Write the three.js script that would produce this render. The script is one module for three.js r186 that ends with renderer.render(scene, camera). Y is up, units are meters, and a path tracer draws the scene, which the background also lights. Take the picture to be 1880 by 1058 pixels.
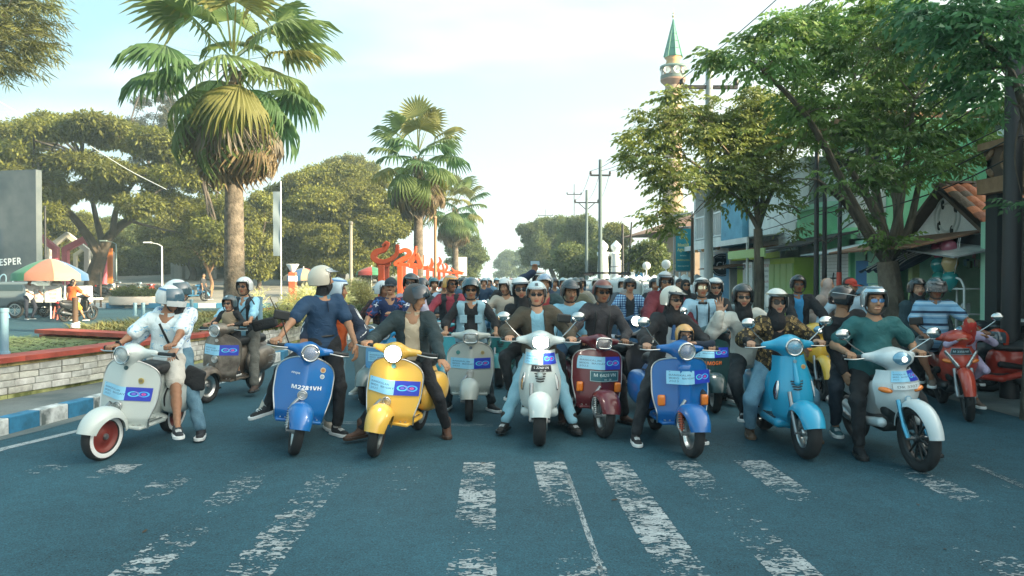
import*as THREE from 'three';
import{mergeGeometries,mergeVertices}from 'three/addons/utils/BufferGeometryUtils.js';
import{RoundedBoxGeometry}from 'three/addons/geometries/RoundedBoxGeometry.js';
// ------------------------------------------------------------------ camera, sky, sun, exposure
const scene=new THREE.Scene();
const camera=new THREE.PerspectiveCamera(42.81,16/9,0.1,900);
const EYE=1.62;
camera.position.set(0,EYE,0);
camera.rotation.set(-0.0133,-0.0259,0,'YXZ');
camera.updateMatrixWorld();
const SUN=new THREE.Vector3(0.93,0.34,0.17).normalize();
const V=(x,y,z)=>new THREE.Vector3(x,y,z);
const clamp=(x,a=0,b=1)=>Math.min(b,Math.max(a,x));
const lerp=(a,b,t)=>a+(b-a)*t;
const smooth=(a,b,x)=>{const t=clamp((x-a)/(b-a));return t*t*(3-2*t);};
const D2R=Math.PI/180;
function rng(seed){let s=seed>>>0;return()=>{s=(s+0x6d2b79f5)|0;let t=Math.imul(s ^(s>>>15),1|s);t=(t+Math.imul(t ^(t>>>7),61|t))^ t;return((t ^(t>>>14))>>>0)/4294967296;};}
function hash2(x,y,s){let h=Math.imul(x|0,374761393)^ Math.imul(y|0,668265263)^ Math.imul(s|0,974634777);h=Math.imul(h ^(h>>>13),1274126177);return((h ^(h>>>16))>>>0)/4294967296;}
function vnoise(x,y,per,s){
const xi=Math.floor(x),yi=Math.floor(y),u=x-xi,v=y-yi,a=u*u*(3-2*u),b=v*v*(3-2*v);
const m=(k)=>((k % per)+per)% per;
return lerp(lerp(hash2(m(xi),m(yi),s),hash2(m(xi+1),m(yi),s),a),lerp(hash2(m(xi),m(yi+1),s),hash2(m(xi+1),m(yi+1),s),a),b);
}
function fbm(x,y,per,s,oct=4){let f=0,a=0.5,n=0;for(let i=0;i<oct;i++){f+=a*vnoise(x,y,per,s+i*17);n+=a;x*=2;y*=2;per*=2;a*=0.55;}return f/n;}
{
const W=1024,H=512,data=new Float32Array(W*H*4),mix=(a,b,t)=>a.map((v,i)=>lerp(v,b[i],t));
const zen=[0.125,0.265,0.33],mid=[0.215,0.305,0.335],hor=[0.40,0.395,0.38],warm=[1.5,1.36,1.14];
const sunAz=Math.atan2(SUN.x,-SUN.z);
for(let j=0;j<H;j++)for(let i=0;i<W;i++){
const el=((j+0.5)/H-0.5)*Math.PI,az=((i+0.5)/W-0.5)*2*Math.PI,ce=Math.cos(el),x=Math.cos(az)*ce,y=Math.sin(el),z=Math.sin(az)*ce;
const c=x*SUN.x+y*SUN.y+z*SUN.z,up=Math.max(0,y),f=(c+1)/2;
const haze=0.09+1.15*Math.pow(f,2.5);
let t=1-Math.exp(-up/haze);
let col=t<0.75?mix(hor,mid,t/0.75):mix(mid,zen,(t-0.75)/0.25);
const q=1/(up+0.18),n=fbm(x*q*1.1+40,z*q*2.6+40,4096,5,5),n2=fbm(x*q*0.7+9,z*q*1.3+70,4096,31,4);
const cl=smooth(0.46,0.72,n*0.65+n2*0.35)*0.6*smooth(0.02,0.2,up)*(1-0.5*smooth(0.5,1,up));
col=mix(col,[0.40,0.41,0.41],cl);
const gl=Math.pow(Math.max(0,c),14)*1.2+Math.pow(Math.max(0,c),2.6)*0.8;
col=col.map((v,k)=>v+warm[k]*gl);
if(y<0)col=mix(hor,[0.16,0.2,0.2],smooth(0,0.12,-y));
const o=(j*W+i)*4;data[o]=col[0];data[o+1]=col[1];data[o+2]=col[2];data[o+3]=1;
}
const t=new THREE.DataTexture(data,W,H,THREE.RGBAFormat,THREE.FloatType);
t.mapping=THREE.EquirectangularReflectionMapping;t.magFilter=t.minFilter=THREE.LinearFilter;t.needsUpdate=true;
scene.background=t;scene.environment=t;
}
const sun=new THREE.DirectionalLight(new THREE.Color().setRGB(1,0.80,0.50),5.0);
sun.position.copy(SUN).multiplyScalar(120);sun.castShadow=true;sun.shadow.radius=2;
Object.assign(sun.shadow.camera,{left:-70,right:70,top:70,bottom:-70,near:1,far:320});
sun.target.position.set(0,0,-25);scene.add(sun,sun.target);
scene.fog=new THREE.FogExp2(new THREE.Color().setRGB(0.62,0.86,0.97),0.0013);
const renderer=new THREE.WebGLRenderer({antialias:true});
renderer.toneMapping=THREE.LinearToneMapping;renderer.toneMappingExposure=3.3;
renderer.shadowMap.enabled=true;
// ------------------------------------------------------------------ names, things, parts
const taken={};
function numbered(n){const k=taken[n]=(taken[n]??-1)+1;return k?n+'_'+String(k).padStart(3,'0'):n;}
function meta(o,label,category,group,kind){if(label)o.userData.label=label;if(category)o.userData.category=category;if(group)o.userData.group=group;if(kind)o.userData.kind=kind;return o;}
function thing(name,label,category,pos=[0,0,0],turn=0,group,kind){
const o=new THREE.Group();o.name=numbered(name);o.position.set(...pos);o.rotation.order='YXZ';o.rotation.y=turn;scene.add(o);return meta(o,label,category,group,kind);
}
const NOSH=new Set();
function part(parent,name,geo,mat,label){
if(Array.isArray(geo))geo=merge(geo);
const m=new THREE.Mesh(geo,mat);m.castShadow=m.receiveShadow=true;
m.name=parent===scene?numbered(name):name;if(label)m.userData.label=label;parent.add(m);return m;
}
function struct(name,geo,mat){const m=part(scene,name,geo,mat);m.userData.kind='structure';return m;}
function merge(list){
list=list.filter(Boolean);if(list.length===1)return list[0];
const col=list.some((g)=>g.attributes.color);
list=list.map((g)=>{
g=g.index?g.toNonIndexed():g;const n=g.attributes.position.count;
for(const k of Object.keys(g.attributes))if(!['position','normal','uv','color'].includes(k))g.deleteAttribute(k);
if(!g.attributes.normal)g.computeVertexNormals();
if(!g.attributes.uv)g.setAttribute('uv',new THREE.BufferAttribute(new Float32Array(n*2),2));
if(col&&!g.attributes.color)g.setAttribute('color',new THREE.BufferAttribute(new Float32Array(n*3).fill(1),3));
return g;
});
return mergeGeometries(list);
}
const tf=(g,p=[0,0,0],r=[0,0,0],s=1)=>{const m=new THREE.Matrix4().compose(V(...p),new THREE.Quaternion().setFromEuler(new THREE.Euler(...r)),typeof s==='number'?V(s,s,s):V(...s));return g.clone().applyMatrix4(m);};
const box=(w,h,d,x=0,y=0,z=0,ry=0)=>{const g=new THREE.BoxGeometry(w,h,d);metricUV(g);if(ry)g.rotateY(ry);return g.translate(x,y,z);};
const rbox=(w,h,d,r=0.01,x=0,y=0,z=0,ry=0,seg=2)=>{const g=new RoundedBoxGeometry(w,h,d,seg,Math.min(r,w/2.01,h/2.01,d/2.01));if(ry)g.rotateY(ry);return g.translate(x,y,z);};
function metricUV(g){
const p=g.attributes.position,n=g.attributes.normal,uv=new Float32Array(p.count*2);
for(let i=0;i<p.count;i++){
const ax=Math.abs(n.getX(i)),ay=Math.abs(n.getY(i)),az=Math.abs(n.getZ(i));
if(ay>ax&&ay>az){uv[i*2]=p.getX(i);uv[i*2+1]=p.getZ(i);}else if(ax>az){uv[i*2]=p.getZ(i);uv[i*2+1]=p.getY(i);}else{uv[i*2]=p.getX(i);uv[i*2+1]=p.getY(i);}
}
g.setAttribute('uv',new THREE.BufferAttribute(uv,2));return g;
}
function tube(pts,r,seg=16,rad=6,closed=false){
const c=pts.length===2?new THREE.LineCurve3(V(...pts[0]),V(...pts[1])):new THREE.CatmullRomCurve3(pts.map((p)=>V(...p)),closed,'centripetal');
const g=new THREE.TubeGeometry(c,pts.length===2?1:seg,typeof r==='number'?r:1,rad,closed);
if(typeof r!=='number'){
const p=g.attributes.position,n=pts.length===2?1:seg;
for(let i=0;i<=n;i++){const t=i/n,c0=c.getPointAt(t),k=r(t);for(let j=0;j<=rad;j++){const q=i*(rad+1)+j;p.setXYZ(q,c0.x+(p.getX(q)-c0.x)*k,c0.y+(p.getY(q)-c0.y)*k,c0.z+(p.getZ(q)-c0.z)*k);}}
g.computeVertexNormals();
}
return g;
}
function rod(a,b,r0,r1=r0,rad=8){
const A=V(...a),B=V(...b),d=B.clone().sub(A),g=new THREE.CylinderGeometry(r1,r0,d.length(),rad);
return g.applyQuaternion(new THREE.Quaternion().setFromUnitVectors(V(0,1,0),d.normalize())).translate((A.x+B.x)/2,(A.y+B.y)/2,(A.z+B.z)/2);
}
const lathe=(pts,seg=24)=>new THREE.LatheGeometry(pts.map((p)=>new THREE.Vector2(...p)),seg);
const disc=(r,t,axis='z',seg=24)=>{const g=new THREE.CylinderGeometry(r,r,t,seg);if(axis==='z')g.rotateX(Math.PI/2);if(axis==='x')g.rotateZ(Math.PI/2);return g;};
const ring=(R,r,seg=28,rad=8)=>new THREE.TorusGeometry(R,r,rad,seg);
function shell(fn,nu,nv,th=0.01){
const P=[],N=[],uv=[];
for(let j=0;j<=nv;j++)for(let i=0;i<=nu;i++){P.push(V(...fn(i/nu*2-1,j/nv)));uv.push(i/nu,j/nv);}
const g0=new THREE.BufferGeometry(),idx=[],w=nu+1;
for(let j=0;j<nv;j++)for(let i=0;i<nu;i++){const a=j*w+i,b=a+1,c=a+w,d=c+1;idx.push(a,b,d,a,d,c);}
g0.setAttribute('position',new THREE.BufferAttribute(new Float32Array(P.flatMap((p)=>p.toArray())),3));g0.setIndex(idx);g0.computeVertexNormals();
const n=g0.attributes.normal,M=P.length;
const pos=[],idx2=[...idx];
for(const p of P)pos.push(p.x,p.y,p.z);
for(let i=0;i<M;i++)pos.push(P[i].x-n.getX(i)*th,P[i].y-n.getY(i)*th,P[i].z-n.getZ(i)*th);
for(let k=0;k<idx.length;k+=3)idx2.push(idx[k]+M,idx[k+2]+M,idx[k+1]+M);
const g=new THREE.BufferGeometry();g.setAttribute('position',new THREE.BufferAttribute(new Float32Array(pos),3));g.setAttribute('uv',new THREE.BufferAttribute(new Float32Array([...uv,...uv]),2));g.setIndex(idx2);g.computeVertexNormals();
const rimIdx=[];for(let i=0;i<=nu;i++)rimIdx.push(i);for(let j=1;j<=nv;j++)rimIdx.push(j*w+nu);for(let i=nu-1;i>=0;i--)rimIdx.push(nv*w+i);for(let j=nv-1;j>=0;j--)rimIdx.push(j*w);
const rp=[],ri=[];rimIdx.forEach((q,k)=>{for(const o of[q,q+M])rp.push(pos[o*3],pos[o*3+1],pos[o*3+2]);if(k){const a=(k-1)*2;ri.push(a,a+1,a+2,a+1,a+3,a+2);}});
const r=new THREE.BufferGeometry();r.setAttribute('position',new THREE.BufferAttribute(new Float32Array(rp),3));r.setIndex(ri);r.computeVertexNormals();
return merge([g,r]);
}
function prism(pts,depth,bevel=0){
const g=new THREE.ExtrudeGeometry(new THREE.Shape(pts.map((p)=>new THREE.Vector2(...p))),{depth,bevelEnabled:bevel>0,bevelThickness:bevel,bevelSize:bevel,bevelOffset:-bevel,bevelSegments:1,curveSegments:6});
return metricUV(g);
}
function poly(pts3,thick=0){
const g=new THREE.ShapeGeometry(new THREE.Shape(pts3.map((p)=>new THREE.Vector2(p[0],-p[1]))));
g.rotateX(-Math.PI/2);return metricUV(g).translate(0,thick,0);
}
function ray(px,py){return V((px-940)/1350,-(py-529)/1350,-1).applyQuaternion(camera.quaternion);}
function G(px,py,h=0){const r=ray(px,py),t=(h-EYE)/r.y;return V(r.x*t,h,r.z*t);}
function at(px,py,depth){const r=ray(px,py),t=-depth/r.z;return V(r.x*t,EYE+r.y*t,-depth);}
const gx=(px,depth)=>at(px,511,depth).x;
// ------------------------------------------------------------------ materials
const lin=(r,g,b)=>new THREE.Color().setRGB(r,g,b);
const css=(c)=>Array.isArray(c)?lin(...c):new THREE.Color(c);
const cache={};
function memo(k,f){return cache[k]??(cache[k]=f());}
function tex(key,S,fn,srgb=true,rep=1){
const t=memo('tex'+key,()=>{
const d=new Uint8Array(S*S*4);
for(let j=0;j<S;j++)for(let i=0;i<S;i++){const c=fn(i/S,j/S),o=(j*S+i)*4;d[o]=clamp(c[0])*255;d[o+1]=clamp(c[1])*255;d[o+2]=clamp(c[2])*255;d[o+3]=clamp(c[3]??1)*255;}
const t=new THREE.DataTexture(d,S,S);t.wrapS=t.wrapT=THREE.RepeatWrapping;t.magFilter=t.minFilter=THREE.LinearFilter;if(srgb)t.colorSpace=THREE.SRGBColorSpace;t.needsUpdate=true;return t;
});
if(rep===1)return t;
return memo('tex'+key+'@'+rep,()=>{const c=t.clone();c.repeat.set(...(Array.isArray(rep)?rep:[rep,rep]));c.needsUpdate=true;return c;});
}
function canvasTex(key,w,h,draw){
return memo('cv'+key,()=>{const c=document.createElement('canvas');c.width=w;c.height=h;draw(c.getContext('2d'),w,h);const t=new THREE.CanvasTexture(c);t.colorSpace=THREE.SRGBColorSpace;t.anisotropy=8;return t;});
}
const grainT=(rep)=>tex('grain',256,(u,v)=>{const k=0.5+(fbm(u*8,v*8,8,3,5)-0.5)*1.6;return[k,k,k];},false,rep);
const wrinkleT=()=>tex('wrinkle',384,(u,v)=>{const a=fbm(u*5,v*3,1,0,1)*0,w=(fbm(u*6,v*6,6,91,3)-0.5)*0.22,x=fbm((u+w)*7,(v-w)*4,1024,61,4),r1=1-Math.abs(2*fbm(((u+w*0.6)*6),((v+w)*10),1024,33,3)-1),k=clamp(a+0.6*r1+0.4*x);return[k,k,k];},false,1/0.55);
function mat(color,rough=0.7,o={}){
const{bump,bumpRep=1,...rest}=o;
const m=new THREE.MeshPhysicalMaterial({color:css(color),roughness:rough,...rest});
if(bump){m.bumpMap=grainT(bumpRep);m.bumpScale=bump;}
return m;
}
function worn(key,a,b,rough,size,o={}){
const A=css(a),B=css(b),enc=(x)=>x<=0.0031308?x*12.92:1.055*Math.pow(x,1/2.4)-0.055,seed=o.seed??7,f=o.freq??6,contrast=o.contrast??1.8,speck=o.speck??0.06;
const map=tex('worn'+key,320,(u,v)=>{
let k=clamp(0.5+(fbm(u*f,v*f,f,seed,6)-0.5)*contrast);
const s=(hash2(u*320,v*320,seed)-0.5)*speck;
if(o.stain){const n=fbm(u*3,v*9,3,seed+50,5);k=Math.max(k,smooth(0.58,0.66,n));}
return[0,1,2].map((i)=>enc(Math.max(0,lerp(A.toArray()[i],B.toArray()[i],k)*(1+s*2))));
},true,1/size);
const m=new THREE.MeshPhysicalMaterial({map,roughness:rough,...(o.extra||{})});
if(o.bump){m.bumpMap=tex('wornb'+(o.bumpKey??''),256,(u,v)=>{const k=fbm(u*24,v*24,24,11,4);return[k,k,k];},false,1/(o.bumpSize??size));m.bumpScale=o.bump;}
return m;
}
const paint=(c,rough=0.28,o={})=>mat(c,rough,{clearcoat:0.45,clearcoatRoughness:0.06,...o});
const M={
chrome:mat([0.62,0.63,0.62],0.14,{metalness:1}),alu:mat([0.55,0.56,0.55],0.32,{metalness:1}),steel:mat([0.32,0.34,0.35],0.42,{metalness:0.9}),
rubber:mat([0.017,0.019,0.02],0.78,{bump:0.0006,bumpRep:6}),blackPl:mat([0.014,0.017,0.018],0.45),blackGl:paint([0.008,0.01,0.012],0.2),seat:mat([0.016,0.018,0.019],0.5,{bump:0.0008,bumpRep:4}),
glass:mat([0.86,0.9,0.9],0.05,{transmission:1,thickness:0,ior:1.45}),lens:mat([0.9,0.92,0.92],0.08,{transmission:0.85,thickness:0,ior:1.5}),
amber:mat([0.75,0.2,0.02],0.2,{clearcoat:0.6}),red:mat([0.5,0.02,0.015],0.2,{clearcoat:0.6}),white:mat([0.72,0.75,0.74],0.5),mirror:mat([0.8,0.84,0.85],0.03,{metalness:1}),
lit:new THREE.MeshStandardMaterial({color:0xffffff,emissive:lin(1,0.93,0.78),emissiveIntensity:0.42,roughness:0.3}),
};
const text=(key,w,h,lines,bg,o={})=>canvasTex(key,w,h,(c)=>{c.fillStyle=bg;c.fillRect(0,0,w,h);if(o.draw)o.draw(c);for(const[s,x,y,size,col,font='sans-serif',al='center']of lines){c.fillStyle=col;c.font=size+'px '+font;c.textAlign=al;c.textBaseline='middle';c.fillText(s,x,y);}});
const panelMat=(t,rough=0.6)=>new THREE.MeshStandardMaterial({map:t,roughness:rough});
// ------------------------------------------------------------------ ground, road, markings
const asphalt=(()=>{
const S=2048,d=new Uint8Array(S*S*4),enc=(x)=>255*Math.pow(clamp(x),1/2.2),r=rng(4),h=new Uint8Array(S*S*4);
const low=new Float32Array(256*256),mid=new Float32Array(512*512);
for(let j=0;j<256;j++)for(let i=0;i<256;i++)low[j*256+i]=fbm(i/32,j/32,8,21,5);
for(let j=0;j<512;j++)for(let i=0;i<512;i++)mid[j*512+i]=fbm(i/4,j/4,128,77,3);
for(let j=0;j<S;j++)for(let i=0;i<S;i++){
const L=low[(j>>3)*256+(i>>3)],m=mid[(j>>2)*512+(i>>2)],s=r();
let k=0.80+(L-0.5)*0.45+(m-0.5)*0.28+(s-0.5)*0.8;
if(s>0.988)k+=0.35;if(s<0.02)k-=0.3;
const o=(j*S+i)*4;d[o]=enc(0.024*k);d[o+1]=enc(0.090*k);d[o+2]=enc(0.122*k);d[o+3]=255;
const b=128+(m-0.5)*120+(s-0.5)*90;h[o]=h[o+1]=h[o+2]=b;h[o+3]=255;
}
const mk=(a,srgb)=>{const t=new THREE.DataTexture(a,S,S);t.wrapS=t.wrapT=THREE.RepeatWrapping;t.magFilter=THREE.LinearFilter;if(srgb)t.colorSpace=THREE.SRGBColorSpace;t.repeat.set(1/11,1/11);t.rotation=0.1;t.needsUpdate=true;return t;};
return new THREE.MeshPhysicalMaterial({map:mk(d,true),bumpMap:mk(h,false),bumpScale:0.004,roughness:0.82,specularIntensity:0.6});
})();
const soil=worn('soil',[0.10,0.10,0.07],[0.17,0.155,0.11],0.95,3,{freq:8});
const paving=worn('paving',[0.075,0.105,0.11],[0.16,0.185,0.18],0.85,3,{freq:7,contrast:2.2,bump:0.004,speck:0.12});
const dirt=paving;
struct('ground',poly([[-500,60],[500,60],[500,-850],[-500,-850]],-0.06),soil);
struct('road',poly([[-60,14],[16,14],[16,-420],[-60,-420]],0),asphalt);
const pt=(px,py,h=0)=>{const p=G(px,py,h);return[p.x,p.z];};
const kerbLine=[[-5.75,-3.2],pt(0,801),pt(165,758),pt(500,667),[-3.75,-20],[-3.2,-28],[-2.9,-45],[-2.7,-75],[-2.4,-160]];
const wallLine=[[-7.2,-4.6],pt(0,734,0.13),pt(160,707,0.13),pt(480,644,0.13),[-4.3,-20],[-3.75,-28],[-3.4,-45],[-3.2,-75]];
const bedBack=[[-4.6,-75],[-6.4,-48],[-7.9,-26],[-8.5,-20],[-8.3,-13.9]];
function along(line){
const L=[0];for(let i=1;i<line.length;i++)L.push(L[i-1]+Math.hypot(line[i][0]-line[i-1][0],line[i][1]-line[i-1][1]));
return{len:L.at(-1),at(s){let i=1;while(i<L.length-1&&L[i]<s)i++;const t=clamp((s-L[i-1])/(L[i]-L[i-1])),a=line[i-1],b=line[i];return{x:lerp(a[0],b[0],t),z:lerp(a[1],b[1],t),turn:Math.atan2(b[0]-a[0],b[1]-a[1])};}};
}
struct('pavement',poly([...kerbLine,...[...wallLine].reverse().map(([x,z])=>[x-0.25,z])],0.13),paving);
{const g=[];const K=along(kerbLine);for(let i=0;i<40;i++){const a=K.at(i*0.6),b=K.at(i*0.6+0.6),r=rng(i+5),w=0.1+r()*0.22,w2=0.1+rng(i+6)()*0.22;g.push(poly([[a.x,a.z],[a.x+w,a.z],[b.x+w2,b.z],[b.x,b.z]],0.004));}struct('gutter_dirt',g,dirt);}
{
const kerb=new THREE.Group();kerb.name='kerb';meta(kerb,'blue and white painted kerb along the pavement on the left',null,null,'structure');scene.add(kerb);
const white=worn('kerbw',[0.10,0.13,0.13],[0.62,0.66,0.65],0.8,0.9,{freq:5,contrast:3.4,seed:13}),blue=worn('kerbb',[0.015,0.10,0.17],[0.03,0.20,0.36],0.75,0.9,{freq:5,contrast:2.6,seed:3});
const K=along(kerbLine),st=rbox(0.16,0.24,0.415,0.014,0,0,0);metricUV(st);
for(let i=0;i<70;i++){const s=1.0+i*0.425,a=K.at(s),m=part(kerb,'kerb_stone',st,i % 2?blue:white);m.position.set(a.x-0.06,0.055+(hash2(i,1,1)-0.5)*0.012,a.z);m.rotation.y=a.turn+(hash2(i,2,1)-0.5)*0.02;}
const rest=[];for(let s=31,i=0;s<130;s+=1.5,i++){const a=K.at(s);rest.push(box(0.16,0.22,1.46,0,0,0).rotateY(a.turn).translate(a.x-0.06,0.05,a.z));}
meta(part(kerb,'far_kerb_stone',rest,white),null,null,null,'stuff');
}
const paintW=(()=>({make(key,w,h,fn){
const d=new Uint8Array(w*h*4);
for(let j=0;j<h;j++)for(let i=0;i<w;i++){
const u=i/w,v=j/h,o=(j*w+i)*4,c=fn(u,v)*0.62+0.18;if(c<0.24)continue;
const L=fbm(u*3.2+key*3.1,v*58+key*7,4096,9,5),F=fbm(u*13+key,v*240,4096,19,2),n=L*0.52+F*0.48;
const a=n<c-0.07?1:0,k=0.62+F*0.36;
d[o]=196*k;d[o+1]=206*k;d[o+2]=208*k;d[o+3]=a*255;
}
const t=new THREE.DataTexture(d,w,h);t.magFilter=t.minFilter=THREE.LinearFilter;t.colorSpace=THREE.SRGBColorSpace;t.needsUpdate=true;
return new THREE.MeshStandardMaterial({map:t,roughness:0.75,alphaTest:0.5,transparent:false});
}}))();
function strip(name,quad,key,w,h,fn){
const g=new THREE.BufferGeometry(),p=quad.flatMap(([x,z])=>[x,0.004,z]);
g.setAttribute('position',new THREE.BufferAttribute(new Float32Array(p),3));g.setAttribute('uv',new THREE.BufferAttribute(new Float32Array([0,0,1,0,1,1,0,1]),2));g.setIndex([0,1,2,0,2,3]);g.computeVertexNormals();
struct(name,g,paintW.make(key,w,h,fn));
}
{
const Z={'-6':[0,0,0,0,0.5],'-5':[0,0,0,0.1,0.72],'-4':[0.3,0.1,0.1,0.55,0.1],'-3':[0.5,0.62,0.3,0.55,0.15],'-2':[0.3,0.62,0.5,0.5,0.2],'-1':[0.1,0.1,0.15,0.3,0.25],0:[0.7,0.66,0.3,0.55,0.66,0.45,0.64],1:[0.5,0.55,0.1,0.15,0.55,0.62,0.66],2:[0.35,0.5,0.68,0.68,0.5,0.62,0.6],3:[0.72,0.68,0.45,0.25,0.4,0.5,0.5],4:[0.3,0.2,0.05,0.1,0.5,0.62,0.68],5:[0.45,0.5,0.15,0,0,0.1,0],6:[0.1,0.3,0.4,0.1,0.62,0.5,0],7:[0,0.2,0,0.3,0.4,0,0],'-7':[0,0,0,0,0]};
for(const[k,c]of Object.entries(Z)){
const i=+k,x0=-0.27+i*0.612+(i>1?-0.06*1:0),cov=(v)=>1*(i<-1?0.94:1)*((v)=>{const t=v*(c.length-1),q=Math.min(c.length-2,Math.floor(t));return lerp(c[q],c[q+1],smooth(0,1,t-q));})(v);
strip('crosswalk_stripe',[[x0,-3.5],[x0+0.3,-3.5],[x0+0.3,-6.44],[x0,-6.44]],i+11,128,900,(u,v)=>cov(v)*smooth(0,0.06,u)*smooth(0,0.06,1-u));
}
const q=(a,b,w)=>{const A=pt(...a),B=pt(...b);return[[A[0]-w/2,A[1]],[A[0]+w/2,A[1]],[B[0]+w/2,B[1]],[B[0]-w/2,B[1]]];};
strip('paint_line',q([1106,1058],[1042,872],0.035),41,64,900,()=>0.66);
strip('paint_line',q([1960,930],[1790,855],0.07),43,64,700,()=>0.62);
const A=pt(590,778),B=pt(905,784);strip('stop_line',[[A[0],A[1]+0.05],[B[0],B[1]+0.05],[B[0],B[1]-0.17],[A[0],A[1]-0.15]],45,700,64,(u,v)=>0.5*smooth(0,0.15,v)*smooth(0,0.15,1-v));
const E=[pt(-90,856),pt(0,826),pt(150,790),pt(520,664),[-3.45,-20],[-2.9,-28],[-2.55,-45],[-2.3,-75]];
for(let i=1;i<E.length;i++)strip('edge_line',[[E[i-1][0]-0.05,E[i-1][1]],[E[i-1][0]+0.06,E[i-1][1]],[E[i][0]+0.06,E[i][1]],[E[i][0]-0.05,E[i][1]]],50+i,64,512,()=>0.8);
}
{const r=rng(8),g=[];for(let i=0;i<150;i++){const x=-6+r()*12,z=-3.6-r()*14,s=0.008+r()*0.022;g.push(tf(new THREE.CircleGeometry(1,5),[x,0.004+r()*0.006,z],[-Math.PI/2+(r()-0.5)*0.5,0,r()*6,'XYZ'],[s,s*0.45,1]));}const o=part(scene,'leaf_litter',g,mat([0.05,0.035,0.02],0.8));meta(o,'scattered dry leaf bits lying on the asphalt before the scooters','litter',null,'stuff');}
// ------------------------------------------------------------------ planter wall with bricks and coping
{
const wall=thing('planter_wall','low white brick planter wall with red coping along the left pavement','wall');
const core=worn('mortar',[0.20,0.20,0.18],[0.38,0.37,0.33],0.95,1.2),bw=[0,1,2].map((i)=>worn('brick'+i,[[0.34,0.35,0.32],[0.40,0.40,0.37],[0.28,0.28,0.25]][i],[[0.62,0.64,0.60],[0.66,0.67,0.63],[0.58,0.59,0.52]][i],0.85,0.7,{freq:5,contrast:2.7,seed:20+i,speck:0.15}));
const yellow=worn('ycop',[0.24,0.19,0.07],[0.58,0.47,0.20],0.8,1,{contrast:2.5,seed:5}),redc=worn('rcop',[0.24,0.045,0.028],[0.42,0.075,0.045],0.6,1,{contrast:2.2,seed:9}),moss=worn('moss',[0.10,0.12,0.03],[0.36,0.38,0.16],0.9,0.8,{contrast:2.6,seed:4});
const Wl=along(wallLine),H0=0.13,rows=4,bh=0.088,r=rng(3);
const seg=(w,h,y,off,m,name,s0=0,s1=60,step=2.4)=>{for(let s=s0;s<Math.min(s1,Wl.len-0.1);s+=step){const a=Wl.at(s),b=Wl.at(Math.min(s+step,Wl.len)),L=Math.hypot(b.x-a.x,b.z-a.z),p=part(wall,name,box(w,h,L-0.006),m);p.rotation.y=Math.atan2(b.x-a.x,b.z-a.z);p.position.set((a.x+b.x)/2+off,y,(a.z+b.z)/2);}};
seg(0.26,0.44,H0+0.21,-0.15,core,'core');
seg(0.30,0.05,H0+0.02,-0.12,moss,'base_course');
let shapes=[0,1,2,3].map((i)=>metricUV(rbox(0.05,bh-0.004,0.27+(i % 2)*0.06,0.012,0,0,0,0,1)));
shapes.forEach((g,i)=>{const uv=g.attributes.uv;for(let k=0;k<uv.count;k++)uv.setXY(k,uv.getX(k)+i*0.37,uv.getY(k)+i*0.21);});
let count=0;const rest=[];
for(let j=0;j<rows;j++){
let s=2.0+(j % 2)*0.16;
while(s<27){const q=Math.floor(r()*4),L=0.27+(q % 2)*0.06,a=Wl.at(s+L/2),ps=[a.x-0.005+(r()-0.5)*0.014,H0+0.047+bh*(j+0.5),a.z],ry=a.turn+(r()-0.5)*0.03;
if(count<290){const m=part(wall,'brick',shapes[q],bw[Math.floor(r()*3)]);m.position.set(...ps);m.rotation.y=ry;count++;}else rest.push(tf(shapes[q],ps,[0,ry,0]));
s+=L+0.008;}
}
if(rest.length)meta(part(wall,'far_brick',rest,bw[0]),null,null,null,'stuff');
seg(0.34,0.05,H0+0.425,-0.13,yellow,'yellow_band');
seg(0.44,0.065,H0+0.484,-0.13,redc,'coping',0,60,1.25);
M.redc=redc;M.ycop=yellow;
}
{
const w=thing('inner_planter_wall','red topped low wall between the lawn and the raised bed behind the first rider','wall');
const a=[-8.3,-13.9],b=[-5.35,-12.45],L=Math.hypot(b[0]-a[0],b[1]-a[1]),ry=Math.atan2(b[0]-a[0],b[1]-a[1]),cx=(a[0]+b[0])/2,cz=(a[1]+b[1])/2;
part(w,'wall_face',box(0.25,0.5,L,0,0.3,0).rotateY(ry).translate(cx,0,cz),M.ycop);part(w,'coping',box(0.42,0.07,L+0.1,0,0.64,0).rotateY(ry).translate(cx,0,cz),M.redc);
const ret=[[-8.3,-13.9],[-8.5,-20],[-7.9,-26]];for(let i=1;i<3;i++){const p=ret[i-1],q=ret[i],l=Math.hypot(q[0]-p[0],q[1]-p[1]),t=Math.atan2(q[0]-p[0],q[1]-p[1]);part(w,'coping',box(0.3,0.55,l,0,0.3,0).rotateY(t).translate((p[0]+q[0])/2,0,(p[1]+q[1])/2),M.redc);}
}
const lawnGround=worn('lawn',[0.05,0.085,0.02],[0.10,0.16,0.035],0.95,2.5,{freq:10,contrast:2});
struct('lawn',poly([[-7.5,-4.6],...wallLine.slice(1,3).map(([x,z])=>[x-0.3,z]),[-5.45,-12.5],[-8.3,-13.95],[-20,-13.7],[-24,-8]],0.45),lawnGround);
struct('planter_bed',poly([[-8.35,-14.1],[-5.4,-12.7],...wallLine.slice(3).map(([x,z])=>[x-0.25,z]),...bedBack.slice(0,4)],0.5),soil);
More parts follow.
